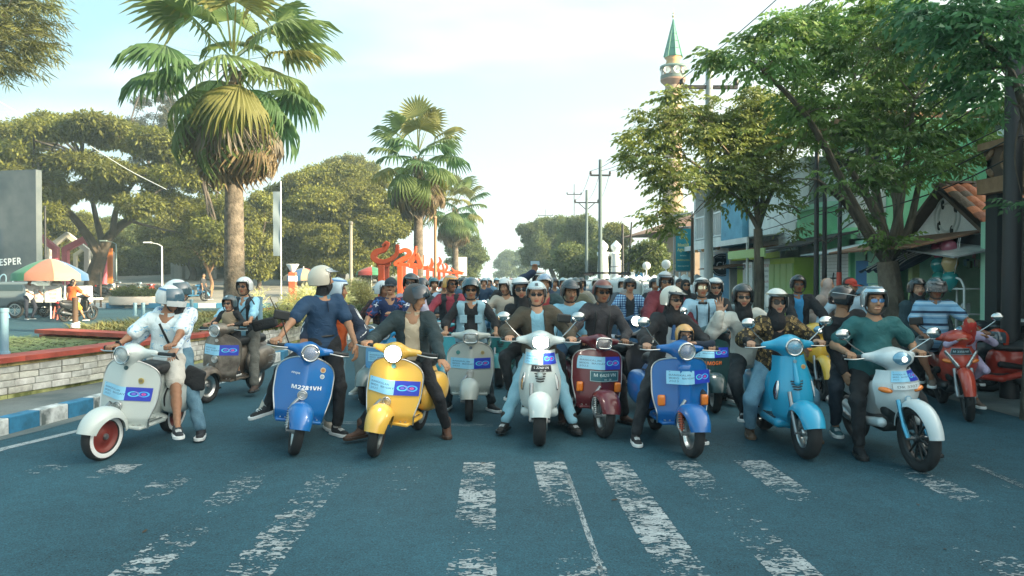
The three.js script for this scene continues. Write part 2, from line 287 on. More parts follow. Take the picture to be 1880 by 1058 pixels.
function tufts(name,label,poly2,n,hgt,color,seed,y,width=0.012,kind='grass'){
const blade=new THREE.BufferGeometry();const ps=[],ix=[];const r=rng(seed);
for(let b=0;b<7;b++){const a=r()*6.28,lx=(r()-0.5)*0.09,lz=(r()-0.5)*0.09,h=0.5+r()*0.5,dx=Math.cos(a)*0.35*h,dz=Math.sin(a)*0.35*h,wx=-Math.sin(a)*width,wz=Math.cos(a)*width,o=ps.length/3;ps.push(lx-wx,0,lz-wz,lx+wx,0,lz+wz,lx+dx*0.4-wx*0.7,h*0.6,lz+dz*0.4-wz*0.7,lx+dx*0.4+wx*0.7,h*0.6,lz+dz*0.4+wz*0.7,lx+dx,h*0.9,lz+dz);ix.push(o,o+1,o+3,o,o+3,o+2,o+2,o+3,o+4);}
blade.setAttribute('position',new THREE.BufferAttribute(new Float32Array(ps),3));blade.setIndex(ix);blade.computeVertexNormals();
const m=new THREE.InstancedMesh(blade,mat(color,0.75,{side:THREE.DoubleSide,transmission:0.25,thickness:0}),n),o=new THREE.Object3D(),xs=poly2.map((p)=>p[0]),zs=poly2.map((p)=>p[1]),x0=Math.min(...xs),x1=Math.max(...xs),z0=Math.min(...zs),z1=Math.max(...zs),c=new THREE.Color();
const inside=(x,z)=>{let k=false;for(let i=0,j=poly2.length-1;i<poly2.length;j=i++)if((zs[i]>z)!==(zs[j]>z)&&x<(xs[j]-xs[i])*(z-zs[i])/(zs[j]-zs[i])+xs[i])k=!k;return k;};
for(let i=0;i<n;){const x=lerp(x0,x1,r()),z=lerp(z0,z1,r());if(!inside(x,z))continue;const s=hgt*(0.6+r()*0.8);o.position.set(x,y,z);o.rotation.y=r()*6.28;o.scale.set(1+r()*0.6,s,1+r()*0.6);o.updateMatrix();m.setMatrixAt(i,o.matrix);const k=0.65+r()*0.7;c.setRGB(k*(0.9+r()*0.4),k,k*0.9);m.setColorAt(i,c);i++;}
m.name=numbered(name);m.castShadow=m.receiveShadow=true;scene.add(m);return meta(m,label,kind,null,'stuff');
}
const lawnPoly=[[-7.2,-6],...wallLine.slice(1,3).map(([x,z])=>[x-0.35,z]),[-5.55,-12.3],[-8.3,-13.8],[-14,-13.6],[-14,-8]];
tufts('lawn_grass','short green lawn grass inside the planter at the left edge',lawnPoly,16000,0.10,[0.10,0.17,0.035],12,0.45);
tufts('bed_grass','longer yellowish grass growing on the raised bed behind the lawn',[[-8.1,-14.2],[-5.4,-12.9],[-4.9,-17],[-4.4,-21],[-8.2,-21]],4200,0.28,[0.17,0.19,0.06],13,0.5);
tufts('median_ground_cover','low green ground cover along the median behind the blue scooter',[[-4.9,-14.5],[-4.15,-20],[-3.6,-28],[-3.4,-40],[-5.5,-40],[-6,-20]],6000,0.35,[0.09,0.15,0.035],14,0.5,0.02);
// ------------------------------------------------------------------ right pavement and the left plaza
struct('right_pavement',poly([[6.3,8],[6.1,-9],[6.0,-20],[5.6,-36],[5.2,-60],[4.6,-160],[20,-160],[20,8]],0.006),paving);
{
const hP=(z)=>z>-40.6?0.18:0.18+(-z-40.6)*0.055*smooth(-40.6,-46,z);M.hP=hP;
const g=new THREE.PlaneGeometry(70,34,20,20).rotateX(-Math.PI/2).translate(-44,0,-57.5);const p=g.attributes.position;for(let i=0;i<p.count;i++)p.setY(i,hP(p.getZ(i)));g.computeVertexNormals();metricUV(g);
struct('plaza',g,worn('plaza',[0.17,0.18,0.17],[0.30,0.30,0.27],0.9,6,{freq:7}));
const g2=new THREE.PlaneGeometry(80,44,24,10).rotateX(-Math.PI/2).translate(-46,0,-94);const p2=g2.attributes.position;for(let i=0;i<p2.count;i++)p2.setY(i,Math.max(1.1,1.1+(-p2.getZ(i)-74)*0.02));g2.computeVertexNormals();metricUV(g2);struct('park_lawn',g2,lawnGround);
const kerb=new THREE.Group();kerb.name='far_kerb';scene.add(kerb);meta(kerb,'blue and white kerb across the far carriageway',null,null,'structure');
const st=rbox(0.95,0.34,0.25,0.02),wm=mat([0.58,0.6,0.58],0.8,{bump:0.01}),bm=mat([0.05,0.22,0.36],0.8,{bump:0.01});
for(let i=0;i<34;i++){const m=part(kerb,'kerb_stone',st,i % 2?wm:bm);m.position.set(-42+i*0.98,0.1,-40.4+(hash2(i,3,3)-0.5)*0.05);}
}
// ------------------------------------------------------------------ trees
const leafMat=(c,o={})=>mat(c,0.62,{side:THREE.DoubleSide,transmission:0.58,thickness:0,specularIntensity:0.35,...o});
const barkT=(key,a,b)=>worn('bark'+key,a,b,0.92,0.9,{freq:9,contrast:2.2,bump:0.02,speck:0.15});
const bark=barkT('a',[0.07,0.06,0.045],[0.20,0.165,0.12]),barkDark=barkT('b',[0.035,0.03,0.025],[0.10,0.08,0.06]),barkPalm=barkT('c',[0.075,0.065,0.052],[0.17,0.145,0.115]);
function leafClump(n,R,len,wid,seed,droop=0.3){
const r=rng(seed),ps=[],ix=[];
for(let i=0;i<n;i++){
const a=r()*6.283,z=r()*2-1,q=R*Math.cbrt(r()),s=Math.sqrt(1-z*z),c=V(Math.cos(a)*s*q,z*q*0.7,Math.sin(a)*s*q);
const d=V(r()-0.5,r()-0.5-droop,r()-0.5).add(c.clone().multiplyScalar(0.7/R)).normalize(),u=V(r()-0.5,0.4+r(),r()-0.5).cross(d).normalize(),nrm=d.clone().cross(u),L=len*(0.7+r()*0.6),w=wid*(0.7+r()*0.6),o=ps.length/3;
const m=c.clone().addScaledVector(d,L*0.45).addScaledVector(nrm,L*0.06),t=c.clone().addScaledVector(d,L);
for(const p of[c,m.clone().addScaledVector(u,w/2),t,m.clone().addScaledVector(u,-w/2)])ps.push(p.x,p.y,p.z);
ix.push(o,o+1,o+2,o,o+2,o+3);
}
const g=new THREE.BufferGeometry();g.setAttribute('position',new THREE.BufferAttribute(new Float32Array(ps),3));g.setIndex(ix);g.computeVertexNormals();return g;
}
function spray(n,L,len,wid,seed){
const r=rng(seed),ps=[],ix=[];
const quad=(c,d,u,l,w)=>{const o=ps.length/3,nn=d.clone().cross(u).multiplyScalar(l*0.08),m=c.clone().addScaledVector(d,l*0.4).add(nn),t=c.clone().addScaledVector(d,l);for(const p of[c,m.clone().addScaledVector(u,w/2),t,m.clone().addScaledVector(u,-w/2)])ps.push(p.x,p.y,p.z);ix.push(o,o+1,o+2,o,o+2,o+3);};
for(let k=0;k<3;k++){
const yaw=(k-1)*0.75+(r()-0.5)*0.3,tilt=(r()-0.5)*0.5,ax=V(Math.sin(yaw),tilt,Math.cos(yaw)).normalize(),sd=V(ax.z,0,-ax.x).normalize();
for(let i=0;i<n;i++){
const t=(i+1)/n,c=ax.clone().multiplyScalar(L*t).add(V(0,-0.28*L*t*t,0)),s=i % 2?1:-1,d=sd.clone().multiplyScalar(s*(i===n-1?0:1)).addScaledVector(ax,0.65).add(V(0,-0.45-r()*0.5,0)).normalize();
quad(c,d,V(r()-0.5,r()-0.2,r()-0.5).cross(d).normalize(),len*(0.75+r()*0.5),wid*(0.8+r()*0.4));
}
}
const g=new THREE.BufferGeometry();g.setAttribute('position',new THREE.BufferAttribute(new Float32Array(ps),3));g.setIndex(ix);g.computeVertexNormals();return g;
}
function crown(parent,name,geo,m,pads,perM2,size,seed,o={}){
const r=rng(seed),mats=[],cols=[],ob=new THREE.Object3D(),[x0,,z0]=[parent.position.x,0,parent.position.z];
for(const[cx,cy,cz,rx,ry,rz]of pads){
const n=Math.round(perM2*(rx*rz*3+(rx+rz)*ry*2)),tone=0.8+r()*0.4,warm=r();
for(let i=0;i<n;i++){
const a=r()*6.283,t=r()*2-1,s=Math.sqrt(1-t*t),q=0.45+0.6*Math.sqrt(r()),f=(o.hollow??0.35)>r()?q:0.8+0.25*r();
if(vnoise(cx+Math.cos(a)*s*rx*1.3+50,cz+Math.sin(a)*s*rz*1.3+cy+t*ry+50,4096,seed)<(o.gaps??0.28))continue;
ob.position.set(cx+Math.cos(a)*s*rx*f-x0,cy+t*ry*f-parent.position.y,cz+Math.sin(a)*s*rz*f-z0);
ob.rotation.set((r()-0.5)*0.9,o.out?Math.atan2(Math.cos(a),Math.sin(a))+(r()-0.5)*1.2:r()*6.283,(r()-0.5)*0.9,'YXZ');const k=size*(0.7+r()*0.6);ob.scale.set(k,k,k);ob.updateMatrix();mats.push(ob.matrix.clone());
const b=tone*(0.65+r()*0.7),y=(warm*0.5+r()*0.5)*(o.warm??0.5);cols.push([b*(1+y*0.3),b*(1+y*0.18),b*(1-y*0.25)]);
}
}
const im=new THREE.InstancedMesh(geo,m,mats.length),c=new THREE.Color();mats.forEach((q,i)=>{im.setMatrixAt(i,q);im.setColorAt(i,c.setRGB(...cols[i]));});
im.name=name;im.castShadow=im.receiveShadow=true;im.userData.kind='stuff';parent.add(im);return im;
}
function limbs(parent,list,m,name='trunk'){
const P=parent.position;return part(parent,name,merge(list.map(([pts,r0,r1])=>tube(pts.map((p)=>[p[0]-P.x,p[1]-P.y,p[2]-P.z]),(t)=>lerp(r0,r1,t),r0>0.12?pts.length*5:pts.length*2,r0>0.12?12:4))),m);
}
function twigs(ends,pads,seed,k=2,r0=0.035){
const r=rng(seed),out=[];
for(const[cx,cy,cz,rx,ry,rz]of pads){
let best=ends[0],bd=1e9;for(const e of ends){const d=Math.hypot(e[0]-cx,(e[1]-cy)*1.3,e[2]-cz);if(d<bd){bd=d;best=e;}}
const w=r0*clamp(bd/3,0.5,1.8);out.push([[best,[lerp(best[0],cx,0.5)+(r()-0.5)*0.3,lerp(best[1],cy,0.5)+0.12*bd*(r()-0.3),lerp(best[2],cz,0.5)],[cx,cy-ry*0.3,cz]],w,w*0.35]);
for(let i=0;i<k;i++){const a=r()*6.28;out.push([[[cx,cy-ry*0.3,cz],[cx+Math.cos(a)*rx*0.45,cy+ry*0.1,cz+Math.sin(a)*rz*0.45],[cx+Math.cos(a)*rx*0.85,cy+(r()-0.2)*ry*0.5,cz+Math.sin(a)*rz*0.85]],w*0.4,w*0.12]);}
}
return out;
}
// ---- fan palms
const frondGeo=(seed,droop,fold,spread=118,pet=1.15)=>{
const r=rng(seed),ps=[],ix=[],n=22,R=1;
const put=(x,y,z)=>{ps.push(x,y,z);return ps.length/3-1;};
const bend=(x,z,rr)=>-droop*rr*rr-fold*Math.abs(x)*0.55;
for(let i=0;i<6;i++){const z=-pet+pet*i/5,w=lerp(0.035,0.014,i/5);put(-w,0,z);put(w,0,z);if(i){const o=ps.length/3-4;ix.push(o,o+1,o+3,o,o+3,o+2);}}
const edge=[];
for(let i=0;i<=n;i++){const a=(i/n*2-1)*spread*D2R;edge.push(a);}
for(let i=0;i<n;i++){
const a0=edge[i],a1=edge[i+1],am=(a0+a1)/2,L=R*(0.82+0.18*Math.cos(am*0.8)+(r()-0.5)*0.08),s=0.62+(r()-0.5)*0.12;
const P=(a,q,up)=>put(Math.sin(a)*q,bend(Math.sin(a)*q,0,q)+up,Math.cos(a)*q);
const c=put(0,0,0),b0=P(a0,s*0.5,-0.012),b1=P(a1,s*0.5,-0.012),m0=P(am,s*0.5,0.018),e0=P(a0,s,-0.02),e1=P(a1,s,-0.02),m1=P(am,s,0.02),q0=P(lerp(am,a0,0.45),L*0.86,-0.05-r()*0.08),q1=P(lerp(am,a1,0.45),L*0.86,-0.05-r()*0.08),tip=P(am,L,-0.16-r()*0.22);
ix.push(c,m0,b0,c,b1,m0,b0,m0,m1,b0,m1,e0,m0,b1,e1,m0,e1,m1,e0,m1,q0,m1,e1,q1,m1,q1,tip,m1,tip,q0);
}
const g=new THREE.BufferGeometry();g.setAttribute('position',new THREE.BufferAttribute(new Float32Array(ps),3));g.setIndex(ix);return g.toNonIndexed().translate(0,0,pet);
};
const FR=memo('fronds',()=>{const a=[frondGeo(1,0.10,0.1,118,1.4),frondGeo(2,0.3,0.35,118,1.4),frondGeo(3,0.5,0.55,112,1.3),frondGeo(4,0.10,0.6,70,0.85),frondGeo(5,0.16,0.9,56,0.75)];a.forEach((g)=>g.computeVertexNormals());return a;});
const frondM=[leafMat([0.085,0.185,0.065]),leafMat([0.15,0.23,0.07]),leafMat([0.24,0.25,0.075])],dryM=[leafMat([0.19,0.15,0.10],{transmission:0.2}),leafMat([0.17,0.155,0.125],{transmission:0.2}),leafMat([0.23,0.18,0.105],{transmission:0.2})];
function fanPalm(label,x,y0,z,h,rT,scale,nGreen,nDry,seed,group){
const t=thing('fan_palm',label,'palm tree',[x,y0,z],0,group),r=rng(seed),prof=[];
for(let i=0;i<=60;i++){const f=i/60;prof.push([rT*(1.12-0.3*f+0.25*Math.exp(-f*14))*(1+0.022*(i % 2)),f*(h-0.3)]);}
const tg=lathe(prof,20);{const uv=tg.attributes.uv;for(let i=0;i<uv.count;i++)uv.setXY(i,uv.getX(i)*2*3.14*rT,uv.getY(i)*h);}part(t,'trunk',tg,barkPalm);
const lb=[];for(let i=0;i<34;i++){const a=i*2.4,hh=h-1.2*scale+i/34*1.3*scale;lb.push(tf(rbox(0.10,0.4*scale,0.03,0.01),[Math.sin(a)*rT*0.85,hh,Math.cos(a)*rT*0.85],[0.35,a,0,'YXZ']));}part(t,'leaf_bases',lb,dryM[0]);
const add=(name,g,m,az,el,s,dy=0,roll=0)=>{const f=part(t,name,g,m);f.rotation.set(-el,az,roll,'YXZ');f.scale.setScalar(s);f.position.set(Math.sin(az)*rT*0.4,h+dy,Math.cos(az)*rT*0.4);};
for(let i=0;i<nGreen;i++){const f=(i+0.5)/nGreen,el=lerp(1.4,-1.16,Math.pow(f,0.8))+(r()-0.5)*0.25,az=i*2.39996+(r()-0.5)*0.5;add('frond',FR[f<0.25?0:f<0.6?Math.floor(r()*2):1+Math.floor(r()*2)],frondM[f<0.3?2-Math.floor(r()*2):Math.floor(r()*2.3)],az,el,scale*(0.76+r()*0.2),(1-f)*0.5*scale,(r()-0.5)*0.5);}
for(let i=0;i<nDry;i++){const f=(i+0.5)/nDry,el=lerp(-0.85,-1.27,f)+(r()-0.5)*0.14,az=i*2.39996+r()*0.4;add('dry_frond',FR[3+(i % 2)],dryM[Math.floor(r()*3)],az,el,scale*(0.86+r()*0.25),-0.1-f*0.45*scale,(r()-0.5)*0.6);}
return t;
}
{
const gP='fan palms standing along the median';
const a=at(430,511,20),b=at(768,511,33),c=at(836,511,58);
fanPalm('tallest fan palm, thick grey trunk and dry skirt, behind the light blue shirted rider',a.x,0.5,-20,6.6,0.245,1.3,42,40,3,gP);
fanPalm('second fan palm, rising over the orange letter sculpture',b.x,0.3,-33,6.55,0.21,1.12,36,34,8,gP);
fanPalm('third fan palm down the median, half hidden by the palm over the orange letters',c.x,0.3,-58,6.6,0.24,1.25,34,34,15,gP);
}
// ---- rain tree on the left
{
const PARK=[0.195,0.225,0.055];
const z0=-50,t=thing('rain_tree','wide spreading rain tree with dark forked trunk behind the parasol food cart','tree',[gx(172,50),M.hP(-50)-0.1,z0]);
const P=(px,py,d)=>{const q=at(px,py,d);return[q.x,q.y,q.z];};
const L=[[[P(166,556,50),P(172,510,50),P(184,470,50)],0.62,0.42],[[P(184,472,50),P(158,430,49.5),P(128,392,49),P(60,330,47)],0.34,0.10],[[P(184,472,50),P(200,435,50.5),P(235,405,51),P(300,385,50),P(395,398,49)],0.36,0.08],[[P(190,455,50),P(178,410,51),P(165,350,52),P(150,290,52)],0.24,0.07],[[P(205,432,50),P(215,380,50),P(250,330,50),P(290,290,50)],0.22,0.06],[[P(235,405,51),P(250,370,49),P(320,340,47),P(370,330,46)],0.2,0.06],[[P(128,392,49),P(100,380,47),P(30,370,45)],0.16,0.05]];
const pads=[],r=rng(31);
const lay=[[-20,268,5.0],[40,250,4.6],[90,232,4.4],[150,238,4.2],[220,246,4.4],[280,268,4.2],[340,300,4],[385,335,3.6],[405,380,3.2],[60,310,4.4],[140,300,4.4],[220,310,4.4],[300,330,4],[20,330,4],[100,350,3.6],[190,350,4],[280,370,3.4],[350,385,3.2],[400,420,2.2],[30,372,3],[95,400,2.0],[340,415,2.0],[-60,290,5],[-70,350,4]];
for(const[px,py,rad]of lay)for(let k=0;k<4;k++){const d=50+(r()-0.5)*13,c=at(px+(r()-0.5)*62,py+(r()-0.5)*26,d);pads.push([c.x,c.y,c.z,rad*(0.22+r()*0.16),0.28+r()*0.22,rad*(0.24+r()*0.18)]);}
const ends=L.flatMap(([p])=>p.slice(1));limbs(t,L,barkDark);limbs(t,twigs(ends,pads,5,2,0.07),barkDark,'branches');
crown(t,'crown',leafClump(26,0.36,0.23,0.11,4),leafMat(PARK),pads,22,1.0,12,{warm:0.8,gaps:0.3,hollow:0.8});
}
const PARK=[0.21,0.235,0.058],STREET=[0.15,0.2,0.075];
function roundTree(name,label,px,d,topPy,basePy,wPx,seed,o={}){
const c=at(px,511,d),y0=o.y0??0.2,top=at(px,topPy,d).y,bot=at(px,basePy,d).y,w=wPx*d/1350/2,r=rng(seed),t=thing(name,label,'tree',[c.x,y0,-d],0,o.group),pads=[];
const n=Math.round((o.n??16)*2.4);for(let i=0;i<n;i++){const f=(i+0.5)/n,a=i*2.4+r(),q=Math.sqrt(Math.sin(Math.PI*(0.12+0.85*f)))*w*0.74,y=lerp(bot,top,f),s=w*(0.17+r()*0.15)*(o.pad??1);pads.push([c.x+Math.cos(a)*q*(0.35+0.75*r()),y-s*0.4,-d+Math.sin(a)*q*(0.4+0.6*r())*(o.deep??1),s,s*(o.flat??0.6)*0.8,s]);}
const k=o.fork??lerp(y0,bot,0.8),L=[[[[c.x,y0-0.2,-d],[c.x+0.1*w,lerp(y0,k,0.5),-d],[c.x,k,-d]],(o.rt??w*0.07)*1.1,(o.rt??w*0.07)*0.75]];
for(let i=0;i<5;i++){const a=i*1.26+r(),m=w*0.5;L.push([[[c.x,k,-d],[c.x+Math.cos(a)*m*0.4,lerp(k,top,0.3),-d+Math.sin(a)*m*0.4],[c.x+Math.cos(a)*m,lerp(k,top,0.62),-d+Math.sin(a)*m]],(o.rt??w*0.07)*0.55,0.05]);}
limbs(t,L,o.bark??barkDark);limbs(t,twigs(L.flatMap(([p])=>p.slice(-2)),pads,seed+1,2,0.05),o.bark??barkDark,'branches');
crown(t,'crown',o.geo??memo('rt'+(o.leaf??0.16),()=>leafClump(28,0.32,o.leaf??0.21,(o.leaf??0.21)*0.5,9)),leafMat(o.color??[0.075,0.10,0.03]),pads,(o.dens??14)*1.7,o.size??1,seed+2,{warm:o.warm??0.7,gaps:o.gaps??0.36});return t;
}
roundTree('park_tree','broad yellowish green park tree between the two tallest palms',610,58,300,470,320,41,{n:30,flat:0.36,y0:1,rt:0.4,gaps:0.33,warm:0.8,deep:0.7,color:PARK});
roundTree('park_tree','greener tall park tree rising behind the broad yellowish one, left of the second palm',640,78,285,440,190,43,{n:18,flat:0.45,y0:1.2,color:PARK,warm:0.8});
roundTree('park_tree','park tree immediately right of the thick palm trunk',470,52,350,500,120,47,{n:14,y0:0.8,color:PARK,warm:0.8});
roundTree('park_tree','park tree left of the thick palm trunk, above the dark hall',345,64,380,470,190,49,{n:16,y0:1,color:PARK,warm:0.8});
roundTree('park_tree','park tree behind the pink and white arches',120,66,385,480,220,53,{n:16,y0:1.2,color:PARK});
roundTree('park_tree','low park tree behind the flag pole and the red lantern',560,66,420,520,170,55,{n:14,y0:1.1,color:PARK});
roundTree('park_tree','low park tree right behind the first orange letters',690,60,400,500,130,57,{n:14,y0:0.8,color:PARK});
roundTree('small_bare_tree','small young tree with pale bare forked branches in front of the dark hall',384,46,440,470,90,59,{n:6,y0:0.6,color:[0.12,0.13,0.035],rt:0.11,fork:1.9,bark:mat([0.42,0.24,0.13],0.9,{bump:0.01}),dens:8});
roundTree('tall_sparse_tree','tall thin crowned tree behind the rain tree, against the sky left of the tallest palm',285,82,150,300,170,61,{n:16,pad:0.62,y0:1.3,rt:0.4,color:[0.07,0.075,0.035],gaps:0.42,dens:8,warm:0.8,flat:0.4});
roundTree('park_tree','wide park tree behind the hall between the rain tree and the palm',250,76,400,500,300,67,{n:18,y0:1.3,color:STREET,warm:0.8});
const mrow='trees lining the far end of the street';
roundTree('street_tree','bushy street tree past the third palm on the median, in haze',850,82,430,500,90,71,{group:mrow,n:12,color:STREET});
roundTree('street_tree','small hazy tree on the median beyond the third palm',862,120,440,505,60,73,{group:mrow,n:10,color:STREET,dens:7,size:1.5});
roundTree('street_tree','farthest bluish street tree in the gap at the end of the road',930,190,462,505,52,75,{group:mrow,n:9,color:STREET,dens:4,size:2.2});
roundTree('street_tree','second farthest bluish street tree, right of the gap at the end of the road',965,165,452,503,60,77,{group:mrow,n:9,color:STREET,dens:4.5,size:2});
roundTree('street_tree','big rounded street tree left of the tallest crossarm pole',1010,88,400,480,150,79,{group:mrow,n:18,y0:0,color:STREET,warm:0.8});
roundTree('street_tree','street tree standing behind the tallest crossarm pole',1070,72,398,478,120,81,{group:mrow,n:16,y0:0,color:STREET,warm:0.8});
roundTree('street_tree','lower street tree whose trunk stands just left of the crossarm pole',1050,62,450,500,110,83,{group:mrow,n:12,y0:0,color:STREET,warm:0.8});
roundTree('street_tree','tree behind the white gate pillars of the mosque',1130,66,410,500,90,85,{group:mrow,n:12,y0:0,color:PARK,warm:0.8});
roundTree('yard_tree','low rounded tree inside the mosque fence, left of the teal banner',1195,42,446,490,90,87,{n:12,y0:0,rt:0.14,color:STREET,warm:0.8,flat:0.5});
roundTree('yard_tree','tree behind the teal banner and the shaft of the minaret',1255,62,390,500,100,89,{n:12,y0:0,color:STREET,warm:0.8});
// ---- trees over the right pavement
const SPR=[spray(9,0.34,0.12,0.052,3),spray(9,0.30,0.11,0.05,6)];
function pavementTree(label,base,fork,stems,lobes,m,dens,seed,o={}){
const t=thing('pavement_tree',label,'tree',[base[0],0,base[2]]),r=rng(seed),pads=lobes.map(([px,py,d,w,hh])=>{const c=at(px,py,d),k=d/1350;return[c.x,c.y,c.z,w*k,(hh??w*0.6)*k,w*k*0.9];});
const L=[[[[base[0],-0.1,base[2]],[lerp(base[0],fork[0],0.5)+0.05,fork[1]*0.5,base[2]],fork],o.r0??0.24,o.r1??0.17]];
for(const s of stems)L.push([[fork,...s.map(([px,py,d])=>{const q=at(px,py,d);return[q.x,q.y,q.z];})],(o.r1??0.17)*(0.55+r()*0.2),0.03]);
limbs(t,L,bark);limbs(t,twigs(L.slice(1).flatMap(([p])=>p.slice(1)),pads,seed,3,0.03),bark,'branches');
crown(t,'crown',SPR[0],leafMat(m),pads,dens,o.size??1,seed+3,{warm:o.warm??0.35,gaps:o.gaps??0.3,out:true,hollow:0.6});
return t;
}
{
const b=at(1640,511,12.6),f=at(1630,480,12.6);
pavementTree('large leafy pavement tree with a thick forked trunk behind the man in the green shirt',[b.x,0,-12.6],[f.x,f.y,-12.6],[[[1625,430,12.6],[1580,340,12.4],[1530,270,12]],[[1650,420,12.6],[1640,330,12.8],[1620,220,12.8]],[[1665,430,12.7],[1690,330,13],[1720,240,13]],[[1600,440,12.4],[1560,380,12.2],[1500,330,11.5]],[[1645,420,12.6],[1665,300,12.4],[1680,180,12]],[[1620,420,12.8],[1600,300,13.2],[1570,160,13.4]],[[1580,400,12],[1480,210,11.4],[1400,130,11]]],
[[1345,100,11,42,16],[1400,110,11,60,26],[1400,160,11.4,44,20],[1480,60,11.6,70,34],[1560,30,12,85,40],[1650,40,12.2,90,44],[1740,60,12,80,44],[1500,150,12,80,42],[1590,130,13,90,46],[1690,140,12.6,90,50],[1770,170,11.5,70,50],[1480,240,12.2,70,44],[1570,230,12.8,80,50],[1660,220,12,80,50],[1740,260,12,60,44],[1520,310,12.4,60,44],[1590,320,13.4,40,24],[1480,330,12,46,30],[1540,390,12.6,46,30],[1640,440,12,26,14],[1600,480,12.2,18,8],[1520,440,12.2,40,22],[1470,380,12,44,26],[1430,330,11.8,44,26],[1580,430,12,40,20],[1560,350,11.6,50,30],[1650,300,11.4,60,34],[1740,300,13,34,16],[1430,60,11.4,50,26],[1620,80,11,80,40],[1540,190,11.4,60,34],[1700,90,14,100,60],[1580,60,14.5,100,60]],[0.15,0.265,0.09],34,5,{r0:0.26,r1:0.17,warm:0.9,gaps:0.52});
const b2=at(1390,511,18.5),f2=at(1392,420,18.5);
pavementTree('slimmer pavement tree in front of the white upper wall, its crown before the minaret',[b2.x,0,-18.5],[f2.x,f2.y,-18.5],[[[1385,370,18.5],[1360,310,18.5],[1320,260,18]],[[1400,370,18.5],[1410,290,18.8],[1420,220,19]],[[1375,390,18.5],[1330,340,18],[1260,290,18]],[[1405,380,18.6],[1440,310,18.8],[1470,260,18.6]],[[1390,370,18.5],[1385,280,18.6],[1370,200,18.6]]],
[[1210,200,18,44,24],[1255,185,18,50,26],[1190,255,18,36,26],[1240,260,18.4,55,36],[1300,210,18.2,60,36],[1360,200,18.8,60,40],[1420,220,19,60,44],[1330,270,18.6,60,40],[1400,290,18.8,60,44],[1450,320,18.8,50,36],[1180,300,17.6,30,16],[1225,330,17.6,30,28],[1290,330,18,44,30],[1345,330,18.2,40,30],[1225,385,17.4,34,26],[1245,340,17.4,36,26],[1262,400,17.4,30,18],[1205,395,17.4,26,12],[1250,420,17.4,22,10],[1410,360,18.2,40,26],[1460,250,19,50,40],[1300,370,18,24,14],[1455,430,17.6,32,12],[1165,285,17.8,18,8],[1145,318,17.8,12,6]],[0.21,0.27,0.085],36,9,{r0:0.15,r1:0.11,warm:0.8,size:1.15,gaps:0.46});
const b3=at(1905,511,8.2),f3=at(1900,300,8.2);
pavementTree('near overhanging tree with large dark leaves in the upper right corner',[b3.x,0,-8.2],[f3.x,f3.y,-8.2],[[[1880,200,8.2],[1850,120,8],[1800,70,7.8]],[[1890,180,8.4],[1880,60,8.4]]],
[[1790,60,8,60,40],[1850,40,8,70,50],[1850,130,8,60,46],[1795,140,8.4,42,34],[1870,190,8,30,24],[1760,20,8.2,50,26],[1900,90,8,50,60],[1720,10,9,60,22],[1880,370,8.4,16,12]],[0.09,0.23,0.11],46,17,{r0:0.16,r1:0.1,warm:0.8,size:0.9});
const q=at(-70,511,24),t=thing('corner_tree','tree with hanging palm-like sprays at the upper left corner','tree',[q.x,0,-24]),pads=[[10,20,24,60,40],[40,60,24,40,22],[5,90,24,46,36],[-40,60,24,60,60],[20,-10,24,60,30]].map(([px,py,d,w,hh])=>{const c=at(px,py,d),k=d/1350;return[c.x,c.y,c.z,w*k,hh*k,w*k];});
limbs(t,[[[[q.x,-0.1,-24],[q.x+0.3,5,-24],[q.x+0.6,9.5,-24]],0.22,0.12],...twigs([[q.x+0.5,8.5,-24]],pads,3,3,0.05)],bark);crown(t,'crown',spray(14,0.8,0.34,0.03,8),leafMat([0.2,0.23,0.08]),pads,9,0.95,7,{warm:0.8,out:true,hollow:0.6});
}
// ---- shrubs on the planter
{
const shrub=(label,px,py,d,w,h,seed,color)=>{const c=at(px,py,d),k=d/1350,t=thing('median_shrub',label,'shrub',[c.x,0.5,-d],0,'shrubs on the median bed'),r=rng(seed),pads=[],W=w*k/2,H=h*k;for(let i=0;i<9;i++){const a=i*2.4;pads.push([c.x+Math.cos(a)*W*0.62*Math.sqrt((i+0.4)/9),0.5+H*(0.3+0.45*r()),-d+Math.sin(a)*W*0.5*Math.sqrt((i+0.4)/9),W*0.45,H*0.34,W*0.45]);}limbs(t,pads.map((p)=>[[[c.x,0.4,-d],[lerp(c.x,p[0],0.5),0.5+H*0.3,lerp(-d,p[2],0.5)],[p[0],p[1],p[2]]],0.03,0.01]),bark,'stems');crown(t,'crown',memo('shr',()=>leafClump(26,0.16,0.13,0.032,6,-0.2)),leafMat(color),pads,38,1,seed,{warm:0.8,gaps:0.16});};
shrub('pale yellowish variegated shrub between the brown scooter rider and the man in the navy polo',522,548,17,130,85,3,[0.74,0.74,0.50]);
shrub('smaller pale variegated shrub partly behind the navy polo man',595,550,19,90,70,5,[0.70,0.71,0.47]);
shrub('third pale shrub on the median left of the rider with the cap',662,545,23,60,60,9,[0.68,0.69,0.46]);
shrub('green rounded shrub under the far orange letters',822,516,46,60,30,11,[0.09,0.16,0.06]);
}
